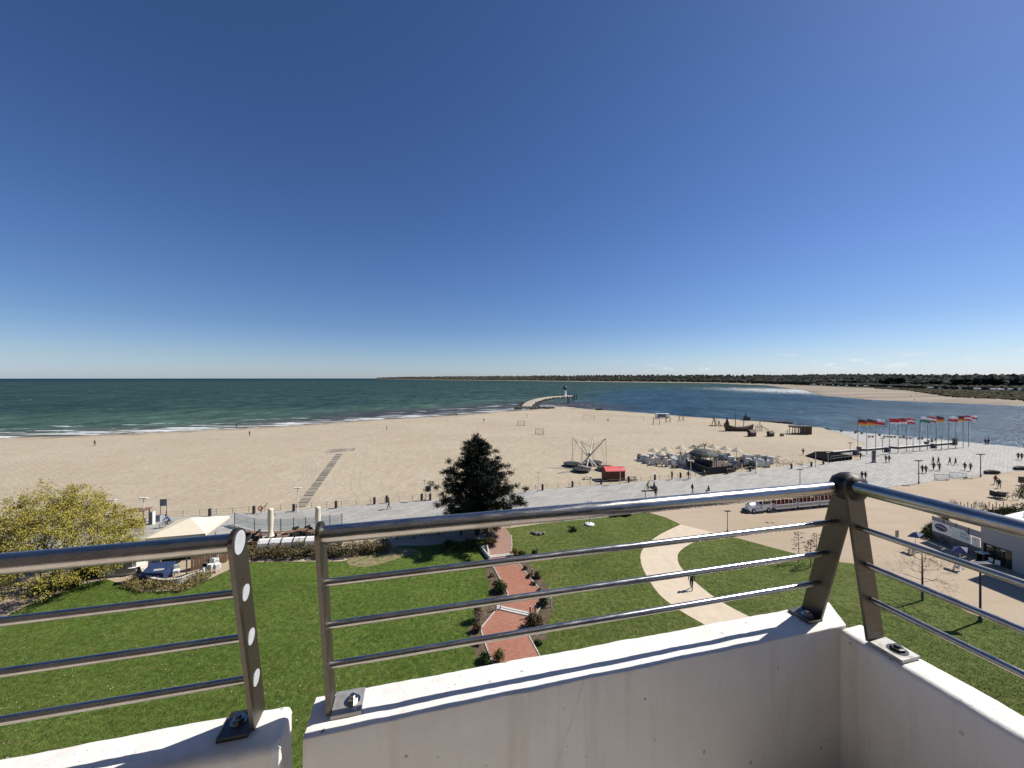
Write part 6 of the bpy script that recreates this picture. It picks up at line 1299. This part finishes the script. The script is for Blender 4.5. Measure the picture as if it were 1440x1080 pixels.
mb.box((Lw/2, .15, hb_+.04), (Lw+.1, .42, .08)); mb.box((.15, D_/2+.3, hb_+.04), (.42, D_-.2, .08)); mb.box((Lw/2, D_+.25, hb_+.04), (Lw+.1, .42, .08)); mb.build('roof_edge', M_WHITE, rf)
mb = MB(); mb.box(((win0+win1)/2, .26, wz/2), (win1-win0, .04, wz)); wd = mb.build('window', M_DGLASS, t); mb = MB()
for k in range(4): mb.box((win0+.04+k*(win1-win0-.08)/3, .2, wz/2), (.08, .1, wz))
mb.box(((win0+win1)/2, .2, wz-.06), (win1-win0, .11, .12)); mb.build('window_frame', M_DARK, wd); mb = MB()
for k in (.7, 1.8): mb.box((k, -.03, wz-.2), (.35, .05, .10))
mb.build('window_lights', M_WHITE, t)
mb = MB(); mb.box((.5, -.55, .95), (.6, .8, .10)); mb.box((.25, -.55, .45), (.07, .7, .9)); mb.box((.75, -.55, .45), (.07, .7, .9)); q = mb.build('serving_counter', M_DARK, t)
mb = MB(); mb.box((.5, -.55, 1.02), (.7, .9, .05)); mb.build('counter_top', M_WHITE, q)
for k, (x_, lb) in enumerate([(1.15,'white chair left in front of the dark shop window'),(1.75,'white chair right in front of the dark shop window')]):
    v = bA+ux*x_-uy*.7; c = thing('chair', lb, 'chair', v, ang_b+.4*k, 'white chairs before the shop window', .85); mb = MB(); mb.box((0,0,.44), (.42,.42,.05)); mb.build('seat', M_WHITE, c); mb = MB(); mb.box((0,.2,.68), (.42,.04,.42)); mb.build('backrest', M_WHITE, c)
    for x in (-.18,.18):
        for y in (-.18,.18): mb = MB(); mb.box((x,y,.21), (.035,.035,.42)); mb.build('leg', M_GREY, c)
# second block with white flat roof farther right
t = thing('white_roofed_block', 'low pale block with a white flat roof edge behind the bicycle stands', 'building', (59.9, 46.0, 0), R(19)); mb = MB(); mb.box((6, -3.5, 1.46), (12, 7, 2.92)); mb.build('wall', M_GW, t); mb = MB(); mb.box((6, -3.5, 3.0), (12.4, 7.4, .16)); mb.build('roof', M_WHITE, t)
mb = MB(); mb.lathe([(.25,3.1), (.25,3.5), (.3,3.55), (.1,3.7)], 10, (2.6, -1.0, 0)); mb.build('roof_vent', M_CAP, t)
# fence with sign panels: stands north of the building on its wall line
fA = bA+Vector((.25, 5.0, 0)); t = thing('panel_fence', 'grey panel fence with dark posts joining the corner of the grey building', 'fence', fA, -PI/2); Lf = 4.9   # local x towards the building
M_PAN = plain('dark_grey_panel', (.115,.115,.125), .6, .12, 1.5); M_PAN2 = plain('mid_grey_panel', (.30,.31,.32), .6, .08, 1.5)
mb = MB()
for k in range(4): mb.box((Lf*(k+.5)/4, 0, .62), (Lf/4-.05, .05, 1.2))
mb.build('panel', M_PAN, t); mb = MB()
for k in range(5): mb.box((Lf*k/4, .04, 1.5), (.09, .09, 3.0))
mb.build('posts', M_DARK, t); mb = MB(); mb.box((Lf/2, .03, 2.6), (Lf, .03, .75)); mb.build('upper_panel', M_PAN2, t)
def text_mesh(s, size, name='letters'):
    cu = bpy.data.curves.new('t', 'FONT'); cu.body = s; cu.size = size; cu.extrude = .004; cu.align_x = 'CENTER'; cu.align_y = 'CENTER'
    ob = bpy.data.objects.new('t', cu); COL.objects.link(ob); dg = bpy.context.evaluated_depsgraph_get(); me = bpy.data.meshes.new_from_object(ob.evaluated_get(dg)); bpy.data.objects.remove(ob); me.name = name; return me
def sign_board(x0, x1, z0, z1, label, cut=None):
    s = thing('sign_board', label, 'sign', fA+Vector((-.06, -(x0+x1)/2, 0)), -PI/2); w2 = (x1-x0)/2; mb = MB(); out = [(-w2,z0), (w2,z0), (w2,z1-(cut or 0)), (w2-(cut or 0)*1.1,z1), (-w2,z1)] if cut else [(-w2,z0), (w2,z0), (w2,z1), (-w2,z1)]
    n = len(out); mb.add([(x,-.05,z) for x,z in out]+[(x,0,z) for x,z in out], [tuple(range(n)), tuple(range(n,2*n))[::-1]]+[(i,n+i,n+(i+1)%n,(i+1)%n) for i in range(n)]); tidy(mb.build('board', M_TW if not cut else plain('mint_white_panel', (.68,.76,.73), .5, .04, 3), s)); return s
s = sign_board(.05, 1.95, 1.25, 2.55, 'white sign board with a navy oval emblem on the grey fence'); mb = MB(); P_ = [(math.cos(a)*.68, -.056, 1.93+math.sin(a)*.42) for a in np.linspace(0, 2*PI, 33)[:-1]]; n = 32
mb.add(P_+[(x,-.05,z) for x,y,z in P_], [tuple(range(n))]+[(i,(i+1)%n,n+(i+1)%n,n+i) for i in range(n)]); em = tidy(mb.build('emblem', plain('navy_paint', (.016,.028,.10), .4, .1, 4), s)); mb = MB(); sw_ = [(-.60,1.93), (-.3,2.0), (.1,1.98), (.45,1.86), (.58,1.80), (.55,1.92), (.2,2.06), (-.25,2.09), (-.55,2.02)]; mb.add([(x,-.062,z) for x,z in sw_], [tuple(range(len(sw_)))]); tidy(mb.build('swoosh', plain('pale_blue_stripe', (.42,.47,.62), .5, .05, 4), em))
s = sign_board(2.05, 3.95, 1.2, 2.55, 'pale mint sign board with dark lettering and a cut corner on the grey fence', .5); M_INK = plain('dark_lettering', (.05,.08,.09), .6)
for tx, z_, x_ in (('SCA', 2.08, .28), ('CCUP', 1.72, .38)):
    me = text_mesh(tx, .34); me.materials.append(M_INK); o = link('lettering', me, s, (x_, -.056, z_)); o.rotation_euler = (PI/2, 0, 0)
s = sign_board(4.05, 4.75, 1.15, 2.15, 'small white sign board at the building end of the grey fence'); me = text_mesh('C', .3); me.materials.append(M_INK); o = link('lettering', me, s, (0, -.056, 1.9)); o.rotation_euler = (PI/2, 0, 0)
# small blue parasols on the plaza
up = None
for px, py, rz, lb in [(1287,776,20,'small navy square parasol on the open plaza left of the bare young tree'),(1350,799,35,'small navy square parasol beside the grey panel fence')]:
    if up is None:
        up = thing('parasol', lb, 'parasol', G(px, py, .02), R(rz), 'navy parasols on the plaza'); mb = MB(); mb.tube([(0,0,.1), (.12,0,2.1)], .025, 6); mb.build('pole', M_WHITE, up); mb = MB(); c = Vector((.12,0,2.05)); q_ = [Vector((x*.5,y*.5,-.12+.14*x-.1*y)) for x,y in ((-1,-1),(1,-1),(1,1),(-1,1))]
        vs = [c+v for v in q_]+[c+Vector((0,0,.22))]+[c+v-Vector((0,0,.09)) for v in q_]; mb.add(vs, [(0,1,4),(1,2,4),(2,3,4),(3,0,4)]+[(i,5+i,5+(i+1)%4,(i+1)%4) for i in range(4)]); mb.build('canopy', M_BLUE, up)
        mb = MB(); mb.lathe([(.3,0), (.3,.08), (.05,.12)], 12); mb.build('foot', M_DARK, up)
    else: dup(up, G(px, py, .02), R(rz), lb)
for px, py, lb in [(1282,779,'white folding board under the left navy parasol'),(1346,802,'white folding board under the navy parasol by the fence')]:
    t = thing('folding_sign', lb, 'sign', G(px, py, .02), R(25), 'folding boards under the parasols'); mb = MB(); mb.box((0,-.15,.45), (.6,.04,.9), 0, None, -.22); mb.build('panel', M_WHITE, t); mb = MB(); mb.box((0,.15,.45), (.6,.04,.9), 0, None, .22); mb.build('panel', M_WHITE, t)
t = thing('drain_cover', 'small dark drain cover on the plaza in front of the road train', 'drain cover', G(1082, 735, .02)); mb = MB(); mb.box((-.3,0,.01), (.35,.5,.02)); mb.box((.35,-.1,.01), (.25,.4,.02)); mb.build('lid', M_STONE, t)
# bollards with pale feet by the brick path steps
bq = None
for px, py, h, lb, m_ in [(698,859,.75,'pale short post at the left end of the lower step','w'),(704,857,.75,'second pale short post at the left end of the lower step','w'),(745.5,869,.95,'dark red post at the right end of the lower step','d'),(752.5,866,.95,'dark red post just right of its twin at the lower step','d'),(748,811,.75,'dark post at the bend right of the upper brick path','d'),(775,854,.8,'pale hooped post right of the brick corner','w')]:
    t = thing('path_post', lb, 'post', G(px, py, .07)); mb = MB(); mb.tube([(0,0,0), (0,0,h)], .06, 8); mb.build('post', M_PALE if m_ == 'w' else plain('dark_red_post', (.10,.035,.03), .6), t); mb = MB(); mb.lathe([(.065,h), (.06,h+.04), (.01,h+.06)], 8); mb.build('cap', M_PALE, t)
t = thing('side_rail', 'pale low stone frame at the left side of the upper step', 'kerb frame', G(683, 781, .05)); o_ = t.location; mb = MB()
for a, b in (((677,774),(688,788)), ((677,774),(685,772)), ((685,772),(688,786))): A, B = G(*a)-o_, G(*b)-o_; dd = B-A; mb.box((A+B)/2+Vector((0,0,.25)), (dd.length,.14,.5), math.atan2(dd.y, dd.x))
mb.build('frame', M_PALE, t)
# ---------------------------------------------------------------- left: cafe and terrace
ctr = Vector((-37.0, 43.4, .06)); t = thing('cafe_parasol', 'huge square cream parasol roof above the left terrace', 'parasol', ctr, R(14)); h_ = 2.9; mb = MB(); s_ = 2.75
vs = [(-s_,-s_,h_), (s_,-s_,h_), (s_,s_,h_), (-s_,s_,h_), (0,0,h_+1.0), (-s_,-s_,h_-.28), (s_,-s_,h_-.28), (s_,s_,h_-.28), (-s_,s_,h_-.28)]; mb.add(vs, [(0,1,4),(1,2,4),(2,3,4),(3,0,4),(0,5,6,1),(1,6,7,2),(2,7,8,3),(3,8,5,0)]); mb.build('canopy', M_CANVAS, t); mb = MB(); mb.tube([(0,0,0), (0,0,h_+.95)], .07, 8); mb.build('pole', M_CREAM, t); mb = MB(); mb.box((0,0,.1), (1.0,1.0,.2)); mb.build('foot', M_CONC, t)
for px, py, lb in [(380.5,765,'furled cream parasol standing at the left of the terrace tables'),(447,762,'furled cream parasol seen behind the left post of the corner railing')]:
    g_ = G(px, py, .06); t = thing('furled_parasol', lb, 'parasol', g_, 0, 'furled parasols of the terrace'); h = 4.35; mb = MB(); mb.tube([(0,0,0), (0,0,h)], .05, 8); mb.build('pole', M_CREAM, t); mb = MB(); mb.lathe([(.42,.95), (.34,1.15), (.24,1.6), (.30,2.2), (.33,3.2), (.28,4.0), (.33,4.2), (.2,4.3)], 9); mb.build('canopy', M_CANVAS, t, True); mb = MB(); mb.box((0,0,.06), (.9,.9,.12)); mb.build('foot', M_CONC, t)
# glass windbreak
wb = [(330,738),(358,747),(395,747.5),(413,746),(430,745),(464,742),(481,740)]; o_ = G(*wb[1], PZ); t = thing('glass_windbreak', 'low windbreak of dark posts and clear panes between terrace and promenade', 'windbreak', o_); WP = [G(*p, PZ)-o_ for p in wb]
for p in WP: mb = MB(); mb.box(p+Vector((0,0,.85)), (.09,.09,1.7)); mb.build('post', M_GREY, t)
for a, b in zip(WP[:-1], WP[1:]): d = b-a; mb = MB(); mb.box((a+b)/2+Vector((0,0,.85)), (d.length-.12,.012,1.35), math.atan2(d.y, d.x)); mb.build('pane', M_GLASS, t)
mb = MB()
for a, b in zip(WP[:-1], WP[1:]): mb.tube([a+Vector((0,0,1.6)), b+Vector((0,0,1.6))], .025, 5); mb.tube([a+Vector((0,0,.9)), b+Vector((0,0,.9))], .015, 4)
mb.build('rail', M_CAP, t)
# terrace tables and dark seats
tb = None; bb_ = None; random.seed(12)
for i, (px, py) in enumerate([(352,757),(368,760),(389,757),(408,756),(424,753),(440,755),(398,762),(458,752)]):
    lb = 'dark terrace table set behind the white hooded chairs, '+['leftmost','second from the left, in front','right of the left furled parasol','centre back','centre right, back','beside the right furled parasol','centre front','rightmost'][i]
    if tb is None:
        tb = thing('terrace_table', lb, 'table', G(px, py, PZ), R(8), 'tables of the terrace'); mb = MB(); mb.box((0,0,.73), (1.3,.8,.05)); mb.build('tabletop', M_WOODB, tb); mb = MB(); mb.box((0,0,.36), (.12,.12,.7)); mb.box((0,0,.03), (.6,.5,.05)); mb.build('leg', M_DARK, tb)
    else: dup(tb, G(px, py, PZ), R(8+random.uniform(-10, 10)), lb)
for i, (px, py) in enumerate([(346,761),(360,756),(375,764),(383,760),(402,759),(415,757),(417,752),(432,757),(434,750),(448,758),(450,751),(361,763)]):
    lb = 'dark woven terrace seat, '+['far left in front','far left behind','front, below the left furled parasol','front, right of the left furled parasol','middle, front','middle, right','middle, far side','right middle, front','right middle, far side','right, front','right, far side','left, nearest the hedge'][i]
    if bb_ is None:
        bb_ = thing('lounge_chair', lb, 'chair', G(px, py, PZ), 0, 'dark seats of the terrace'); mb = MB(); mb.box((0,0,.3), (.75,.7,.38)); mb.build('seat', M_BLACK, bb_); mb = MB(); mb.box((0,.32,.68), (.75,.12,.5)); mb.build('backrest', M_BLACK, bb_)
        for s in (-1, 1): mb = MB(); mb.box((s*.34,0,.58), (.1,.6,.2)); mb.build('armrest', M_BLACK, bb_)
    else: dup(bb_, G(px, py, PZ), random.uniform(0, 6), lb)
# row of white hooded chairs behind the hedge
hp = None
for i in range(7):
    px = 372+i*16.6; py = 775-i*.95
    lb = 'white curved hood chair behind the brown hedge, '+['leftmost','second from the left','third from the left','middle','just left of the railing post','right of the railing post','rightmost'][i]
    if hp is None:
        hp = thing('hooded_chair', lb, 'beach chair', G(px, py, PZ), R(188), 'white hooded seats behind the hedge'); prf = [(-.55,.1), (.55,.1), (.56,.55), (.42,1.05), (.10,1.34), (-.25,1.36), (-.52,1.16), (-.50,1.10), (-.24,1.28), (.06,1.26), (.34,1.0), (.46,.5), (-.5,.45)]; m_ = len(prf); mb = MB(); mb.add([(-.58,y,z) for y,z in prf]+[(.58,y,z) for y,z in prf], [(k,(k+1)%m_,m_+(k+1)%m_,m_+k) for k in range(m_)]); tidy(mb.build('hood', M_WHITE, hp))
        for s in (-1, 1): mb = MB(); q_ = [(-.55,.1), (.55,.1), (.56,.55), (.42,1.05), (.10,1.34), (-.25,1.36), (-.5,.7)]; k = len(q_); mb.add([(s*.60,y*1.05,z*1.04) for y,z in q_]+[(s*.63,y*1.05,z*1.04) for y,z in q_], [tuple(range(k)), tuple(range(k,2*k))[::-1]]+[(j,(j+1)%k,k+(j+1)%k,k+j) for j in range(k)]); tidy(mb.build('side', M_DARK, hp))
        mb = MB(); mb.box((0,0,.05), (1.25,1.0,.1)); mb.build('foot', M_WOODD, hp)
    else: dup(hp, G(px, py, PZ), R(188), lb)
t = thing('slatted_bench', 'brown timber box bench at the left end of the white hooded seats', 'bench', G(350, 775, PZ), R(6)); mb = MB(); mb.box((0,0,.3), (1.9,.7,.5)); mb.build('seat', M_WOODB, t); mb = MB(); mb.box((0,.4,.6), (1.9,.1,.6)); mb.build('backrest', M_WOODB, t)
# cafe shed with sloping tarpaulins
o_ = G(262, 803, .06); t = thing('cafe_shed', 'brown timber cafe shed under pale and green tarpaulin roofs', 'shed', o_, 0); q = lambda px, py, z=.06: G(px, py, z)-o_
a, b, c, d = q(268,803), q(318,790), q(300,776), q(228,800); mb = MB()
for p1_, p2_, h1, h2 in ((a,b,2.15,2.7), (b,q(326,781),2.7,2.7)):
    dd = (p2_-p1_); L__ = dd.length; nb_ = int(L__/.22); an = math.atan2(dd.y, dd.x)
    for k in range(nb_): hh = h1+(h2-h1)*k/nb_; mb.box(p1_.lerp(p2_, (k+.5)/nb_)+Vector((0,.012*(k%2),hh/2)), (.205,.05,hh), an)
mb.build('wall', M_WOODB, t); mb = MB()
for p_, h in ((q(262.5,815),2.35), (q(279,800),2.2), (q(226,806),2.3), (q(303,782),2.7), (q(200,797),2.3)): mb.tube([p_, p_+Vector((0,0,h))], .06, 6)
mb.build('posts', M_WOODG, t); M_TARP = plain('pale_tarpaulin', (.55,.53,.48), .6, .08, 1.2); M_TARPG = plain('green_grey_tarpaulin', (.20,.235,.22), .5, .1, 1.2)
def drape(c1, c2, c3, c4, sag, mat, n=6):
    mb = MB(); P_ = [Vector(x) for x in (c1, c2, c3, c4)]
    for i in range(n+1):
        for j in range(n+1):
            u, v = i/n, j/n; p_ = P_[0].lerp(P_[1], u).lerp(P_[3].lerp(P_[2], u), v); mb.v.append(tuple(p_-Vector((0,0,sag*16*u*(1-u)*v*(1-v)))))
    for i in range(n):
        for j in range(n): k = i*(n+1)+j; mb.f.append((k, k+n+1, k+n+2, k+1)); mb.m.append(0)
    o = mb.build('tarpaulin', mat, t, True); sd = o.modifiers.new('cloth', 'SOLIDIFY'); sd.thickness = .02
drape(q(261,783,2.45), q(316,769,2.8), q(322,758,2.9), q(262,776,2.7), .12, M_TARP); drape(q(230,786,2.3), q(260,783,2.4), q(261,772,2.9), q(229,774,2.8), .15, M_TARPG); drape(q(196,786,2.35), q(225,782,2.35), q(228,774,2.6), q(204,777,2.6), .1, M_TARP)
mb = MB(); dd = q(262,792)-q(228,795); mb.box((q(245,792)+Vector((0,.8,1.0))), (dd.length*1.6,.12,2.0), math.atan2(dd.y, dd.x)); mb.build('back_wall', M_BLACK, t)
# round white wall, blue cover, containers, chairs
P_ = [G(*p, .06) for p in [(198,797),(200,808),(206,817),(218,822.5),(235,824),(252,822),(266,817),(284,811)]]; o2 = P_[0]; t2 = thing('round_wall', 'low curved white wall round the cafe terrace on the left lawn', 'wall', o2); sp = spline([p-o2 for p in P_], 4); mb = MB(); m2 = MB()
for x, y in zip(sp[:-1], sp[1:]): dd = y-x; an = math.atan2(dd.y, dd.x); mb.box((x+y)/2+Vector((0,0,.3)), (dd.length+.04,.16,.6), an); m2.box((x+y)/2+Vector((0,0,.63)), (dd.length+.06,.22,.06), an)
mb.build('wall', plain('stained_white_plaster', (.42,.38,.34), .9, .35, 3), t2); m2.build('coping', M_CREAM, t2)
t2 = thing('covered_stack', 'stack of furniture under a blue tarpaulin inside the round wall', 'cover', G(221, 812, .06), R(10)); mb = MB(); mb.prism([(-1.05,-.8), (1.05,-.8), (1.15,.8), (-1.0,.8)], .0, [.7,.75,1.15,1.2]); mb.build('cover', plain('blue_tarpaulin', (.025,.045,.11), .5, .15, 3), t2); mb = MB(); mb.prism([(-.2,-.83), (.7,-.83), (.75,-.2), (-.1,-.2)], .05, [.5,.5,.95,.95]); mb.build('flap', M_TARP, t2)
t2 = thing('container', 'white container hut with a dark hatch beside the dark shrubbery', 'container', G(164, 811, .02), R(12)); mb = MB(); mb.box((0,1.2,.95), (3.2,2.2,1.9)); mb.build('body', plain('stained_white_sheet', (.60,.57,.50), .6, .12, 2), t2); mb = MB(); mb.box((.55,.05,.85), (1.55,.12,1.15)); mb.build('hatch', M_GREY, t2); mb = MB(); mb.box((0,1.2,1.93), (3.35,2.35,.08)); mb.build('roof', M_WHITE, t2)
def stack_chairs(px, py, n, lb, rz):
    t = thing('stacked_chairs', lb, 'chairs', G(px, py, .06), R(rz), 'piles of white chairs by the shed')
    for k in range(n):
        mb = MB(); z = .42+k*.13; mb.box((0,0,z), (.46,.46,.05)); mb.box((0,.22,z+.25), (.46,.05,.45)); mb.build('chair_shell', M_WHITE, t)
    mb = MB()
    for x in (-.2,.2):
        for y in (-.2,.2): mb.box((x,y,.2), (.04,.04,.42))
    mb.build('legs', M_WHITE, t)
stack_chairs(296, 806, 5, 'tall pile of white chairs at the right end of the round wall', 10); stack_chairs(306, 804, 4, 'pile of white chairs just left of the left railing post', 60); stack_chairs(248, 809, 2, 'two white chairs stacked in the shade of the shed', 30); stack_chairs(302, 797, 5, 'pile of white chairs behind the others against the shed', -20); stack_chairs(286, 808, 3, 'low pile of white chairs between shed post and tall pile', 0)
tt_ = None
for i, (px, py) in enumerate([(190,800),(196,804),(189,806),(199,799)]):
    lb = 'white round table between container and shed, '+['farthest back','middle right','nearest to the lawn','right at the shed post'][i]
    if tt_ is None:
        tt_ = thing('round_table', lb, 'table', G(px, py, .06), 0, 'white tables by the container'); mb = MB(); mb.lathe([(.5,.70), (.52,.74), (.48,.76)], 16); mb.build('tabletop', M_WHITE, tt_); mb = MB(); mb.lathe([(.25,0), (.05,.06), (.05,.7)], 8); mb.build('leg', M_GREY, tt_)
    else: dup(tt_, G(px, py, .06), 0, lb)
# garden fence below the spring tree
pts = [(-260,880),(-100,840),(24,822),(57,816),(105,806)]; o_ = G(*pts[2]); t = thing('post_fence', 'low fence of thin dark posts below the spring tree', 'fence', o_); Q = [G(*p)-o_ for p in pts]; mb = MB(); m2 = MB()
for a, b in zip(Q[:-1], Q[1:]):
    n = max(1, int((b-a).length/2.2))
    for k in range(n): p = a.lerp(b, k/n); mb.tube([p, p+Vector((0,0,1.1))], .04, 6)
    for z in (.5, 1.0): m2.tube([a+Vector((0,0,z)), b+Vector((0,0,z))], .012, 4)
mb.build('posts', M_DARK, t); m2.build('wires', M_GREY, t)
# ---------------------------------------------------------------- mole, lighthouse, piles, groyne, caravans
random.seed(31)
mp_ = [(740,571.5),(741.5,568.5),(746,565),(754,561.8),(765,559.4),(780,557.5),(802,556.2)]; MP = spline([G(*p, .9)*1 for p in mp_], 5); t = thing('stone_mole', 'curved stone mole with a pale deck and dark rubble sides reaching into the sea', 'mole', (MP[0].x, MP[0].y, 0)); o_ = t.location; mb = MB(); n = len(MP); m2 = MB()
for i, p in enumerate(MP):
    d = (MP[min(i+1,n-1)]-MP[max(i-1,0)]).normalized(); s_ = Vector((-d.y, d.x, 0)); p = Vector((p.x, p.y, 0))-o_; w_ = 2.9
    mb.v += [tuple(p-s_*(w_+2.2)+Vector((0,0,-1.6))), tuple(p-s_*w_+Vector((0,0,.95))), tuple(p+s_*w_+Vector((0,0,.95))), tuple(p+s_*(w_+2.2)+Vector((0,0,-1.6)))]
for i in range(n-1):
    for j in range(3): mb.f.append((i*4+j, i*4+j+1, (i+1)*4+j+1, (i+1)*4+j)); mb.m.append(0)
mb.f.append((0,1,2,3)); mb.m.append(0); q_ = 4*(n-1); mb.f.append((q_+3,q_+2,q_+1,q_)); mb.m.append(0)
tidy(mb.build('deck', plain('mole_concrete', (.34,.29,.22), .9, .25, .3), t)); m2 = MB()
for i in range(320):
    k = random.random(); p = MP[int(k*k*(n-1))]; d = (MP[min(int(k*k*(n-1))+1,n-1)]-p); d = d.normalized() if d.length else Vector((1,0,0)); s_ = Vector((-d.y, d.x, 0))*random.choice([-1,-1,1])*random.uniform(3.6, 7.2); c = Vector((p.x, p.y, 0))-o_+s_+d*random.uniform(-4, 4); r_ = random.uniform(.7, 1.5); m2.lathe([(r_*.5,-1), (r_,-.2), (r_*.8,.5), (r_*.3,.85)], 6, (c.x, c.y, random.uniform(-.9, -.1)), None, random.random()*3)
m2.build('rubble', M_STONE, t)
A, B = G(739,571.5,0), G(776,573.5,0); mb = MB()
for i in range(150): p = A.lerp(B, random.random())+Vector((random.uniform(-2,2), random.uniform(-7,3), 0)); r_ = random.uniform(.6, 1.4); mb.lathe([(r_*.5,-1), (r_,-.2), (r_*.8,.5), (r_*.3,.85)], 6, (p.x-A.x, p.y-A.y, random.uniform(-.6, .1)), None, random.random()*3)
t = thing('rubble_bank', 'bank of dark rubble stones at the foot of the mole', 'stones', A); mb.build('stones', M_STONE, t)
p = G(794.5, 556.6, .9); t = thing('lighthouse', 'small white lighthouse with a dark green top at the end of the stone mole', 'lighthouse', p); mb = MB(); mb.lathe([(1.9,0), (1.55,.4), (1.35,6.6)], 14); mb.build('tower', M_WHITE, t, True); mb = MB(); mb.lathe([(1.37,3.2), (1.37,4.4)], 14); mb.build('band', FC['green'], t); mb = MB(); mb.lathe([(1.5,6.6), (2.4,7.0), (2.4,7.2), (1.9,7.3), (1.9,9.2), (2.3,9.4)], 14); mb.build('gallery', plain('dark_green_paint', (.012,.05,.04), .5), t); mb = MB(); mb.lathe([(2.3,9.4), (.9,10.6), (.3,10.9), (.06,12.4)], 14); mb.build('roof', M_DARK, t); mb = MB(); mb.lathe([(1.45,9.2), (1.45,9.42)], 14); mb.build('lantern', M_DGLASS, t)
pl_ = None
for px, py, h in [(798.5,568,5.0),(800.5,567,4.0),(805.5,564,4.0),(808,563,4.2),(811,561.5,4.2)]:
    lb = 'dark timber pile standing in the water right of the stone mole'
    if pl_ is None: mb = MB(); mb.tube([(0,0,-2), (.1,0,h)], .42, 8); mb.lathe([(.46,h), (.3,h+.25)], 8, (.1,0,0)); pl_ = tag(mb.build('mooring_pile', M_STONE, loc=G(px, py, SEA_Z)), lb, 'pile', 'piles by the mole')
    else: c = pl_.copy(); COL.objects.link(c); c.location = G(px, py, SEA_Z); c.scale = (1,1,h/5)
random.seed(8); A, B = G(1039, 592.3, SEA_Z), G(1112, 595.3, SEA_Z); t = thing('rubble_groyne', 'low dark rubble groyne along the river shore behind the play ship', 'groyne', A); mb = MB()
for i in range(110): p = (B-A)*random.random(); r_ = random.uniform(.5, 1.2); mb.lathe([(r_*.5,-.6), (r_,0), (r_*.8,.5), (r_*.3,.8)], 6, (p.x+random.uniform(-1,1), p.y+random.uniform(-1.5,1.5), 0), None, random.random()*3)
mb.build('stones', M_STONE, t)
t = thing('beacon_hut', 'tiny dark beacon hut on the rubble groyne behind the play ship', 'hut', G(1050, 591.5, -.2)); mb = MB(); mb.box((0,0,.9), (2.6,1.2,1.8)); mb.build('wall', M_STONE, t); mb = MB(); mb.lathe([(.9,1.8), (.3,2.8), (.08,3.6)], 6, (-.4,0,0)); mb.build('roof', M_DARK, t)
t = thing('rowing_boat', 'small dark boat drawn up on the sand between mole and volleyball nets', 'boat', G(842.5, 576.6, -.5), R(-10)); mb = MB(); st_ = [(-2.4,.1,1.3), (-1.6,.8,1.0), (0,1.0,.85), (1.6,.8,.9), (2.2,.55,1.0)]; vs = []
for x, w_, z in st_: vs += [(x*.9,0,0), (x,-w_,z), (x,w_,z)]
fs = []
for i in range(4):
    for j in range(3): a = i*3+j; b = i*3+(j+1) % 3; fs.append((a, a+3, b+3, b))
mb.add(vs, fs+[(0,1,2), (14,13,12)]); tidy(mb.build('hull', M_DARK, t)); mb = MB(); mb.box((0,0,.95), (.3,1.7,.08)); mb.build('thwart', M_WOODB, t)
cv = None; random.seed(14)
xsC = sorted([random.uniform(1105, 1440) for _ in range(34)]+[1346,1352,1364,1400,1408,1421,1434]); 
for i, px in enumerate(xsC):
    D0, D1, D2, D3, hill = coast_at(px); D = D2*random.uniform(.985, 1.03); p = Vector(((px-CX)/FPX*D, D, 2.3)); big = px > 1340
    lb = 'white holiday caravan in the long row at the far tree line beyond the river'
    if cv is None:
        cv = thing('caravan', lb, 'caravan', p, .1, 'caravans at the far tree line'); mb = MB(); mb.prism([(-3.5,-1.2), (3.5,-1.2), (3.5,1.2), (-3.5,1.2)], .5, 2.9); mb.build('body', M_WHITE, cv); mb = MB(); mb.prism([(-3.6,-1.3), (3.6,-1.3), (3.6,1.3), (-3.6,1.3)], 2.9, [2.95,2.95,3.2,3.2]); mb.build('roof', M_WHITE, cv); mb = MB(); mb.box((-1.4,-1.22,1.9), (1.5,.04,.8)); mb.box((1.4,-1.22,1.9), (1.5,.04,.8)); mb.build('window', M_DGLASS, cv); mb = MB(); mb.tube([(-1,-1.25,.3), (-1,1.25,.3)], .35, 8); mb.build('wheels', M_RUBBER, cv)
    else: dup(cv, p, random.uniform(-.5, .5), lb, None, random.uniform(.85, 1.15) if big else random.uniform(.7, 1.1))
p = coast_at(1142); D = p[2]*1.35; t = thing('far_house', 'white gabled house on the wooded slope above the far caravans', 'house', ((1142-CX)/FPX*D, D, 10)); mb = MB(); mb.box((0,0,2), (12,6,6)); mb.build('wall', M_WHITE, t); mb = MB(); mb.prism([(-6.5,-3.5), (6.5,-3.5), (6.5,3.5), (-6.5,3.5)], 5, [5.2,5.2,8,8]); mb.build('roof', M_PALE, t)
for i, (px, py) in enumerate([(1289,555),(1281,557.5),(1232,551),(1286.5,563)]): pers(px, py, 30*i, 'walk', 'black', 'black', 'tiny dark figure on the far sand spit, '+['right one of the pair in the middle','left one of the pair in the middle','nearest to its left end','by the water in the middle'][i], 'people on the far spit', z=.6)
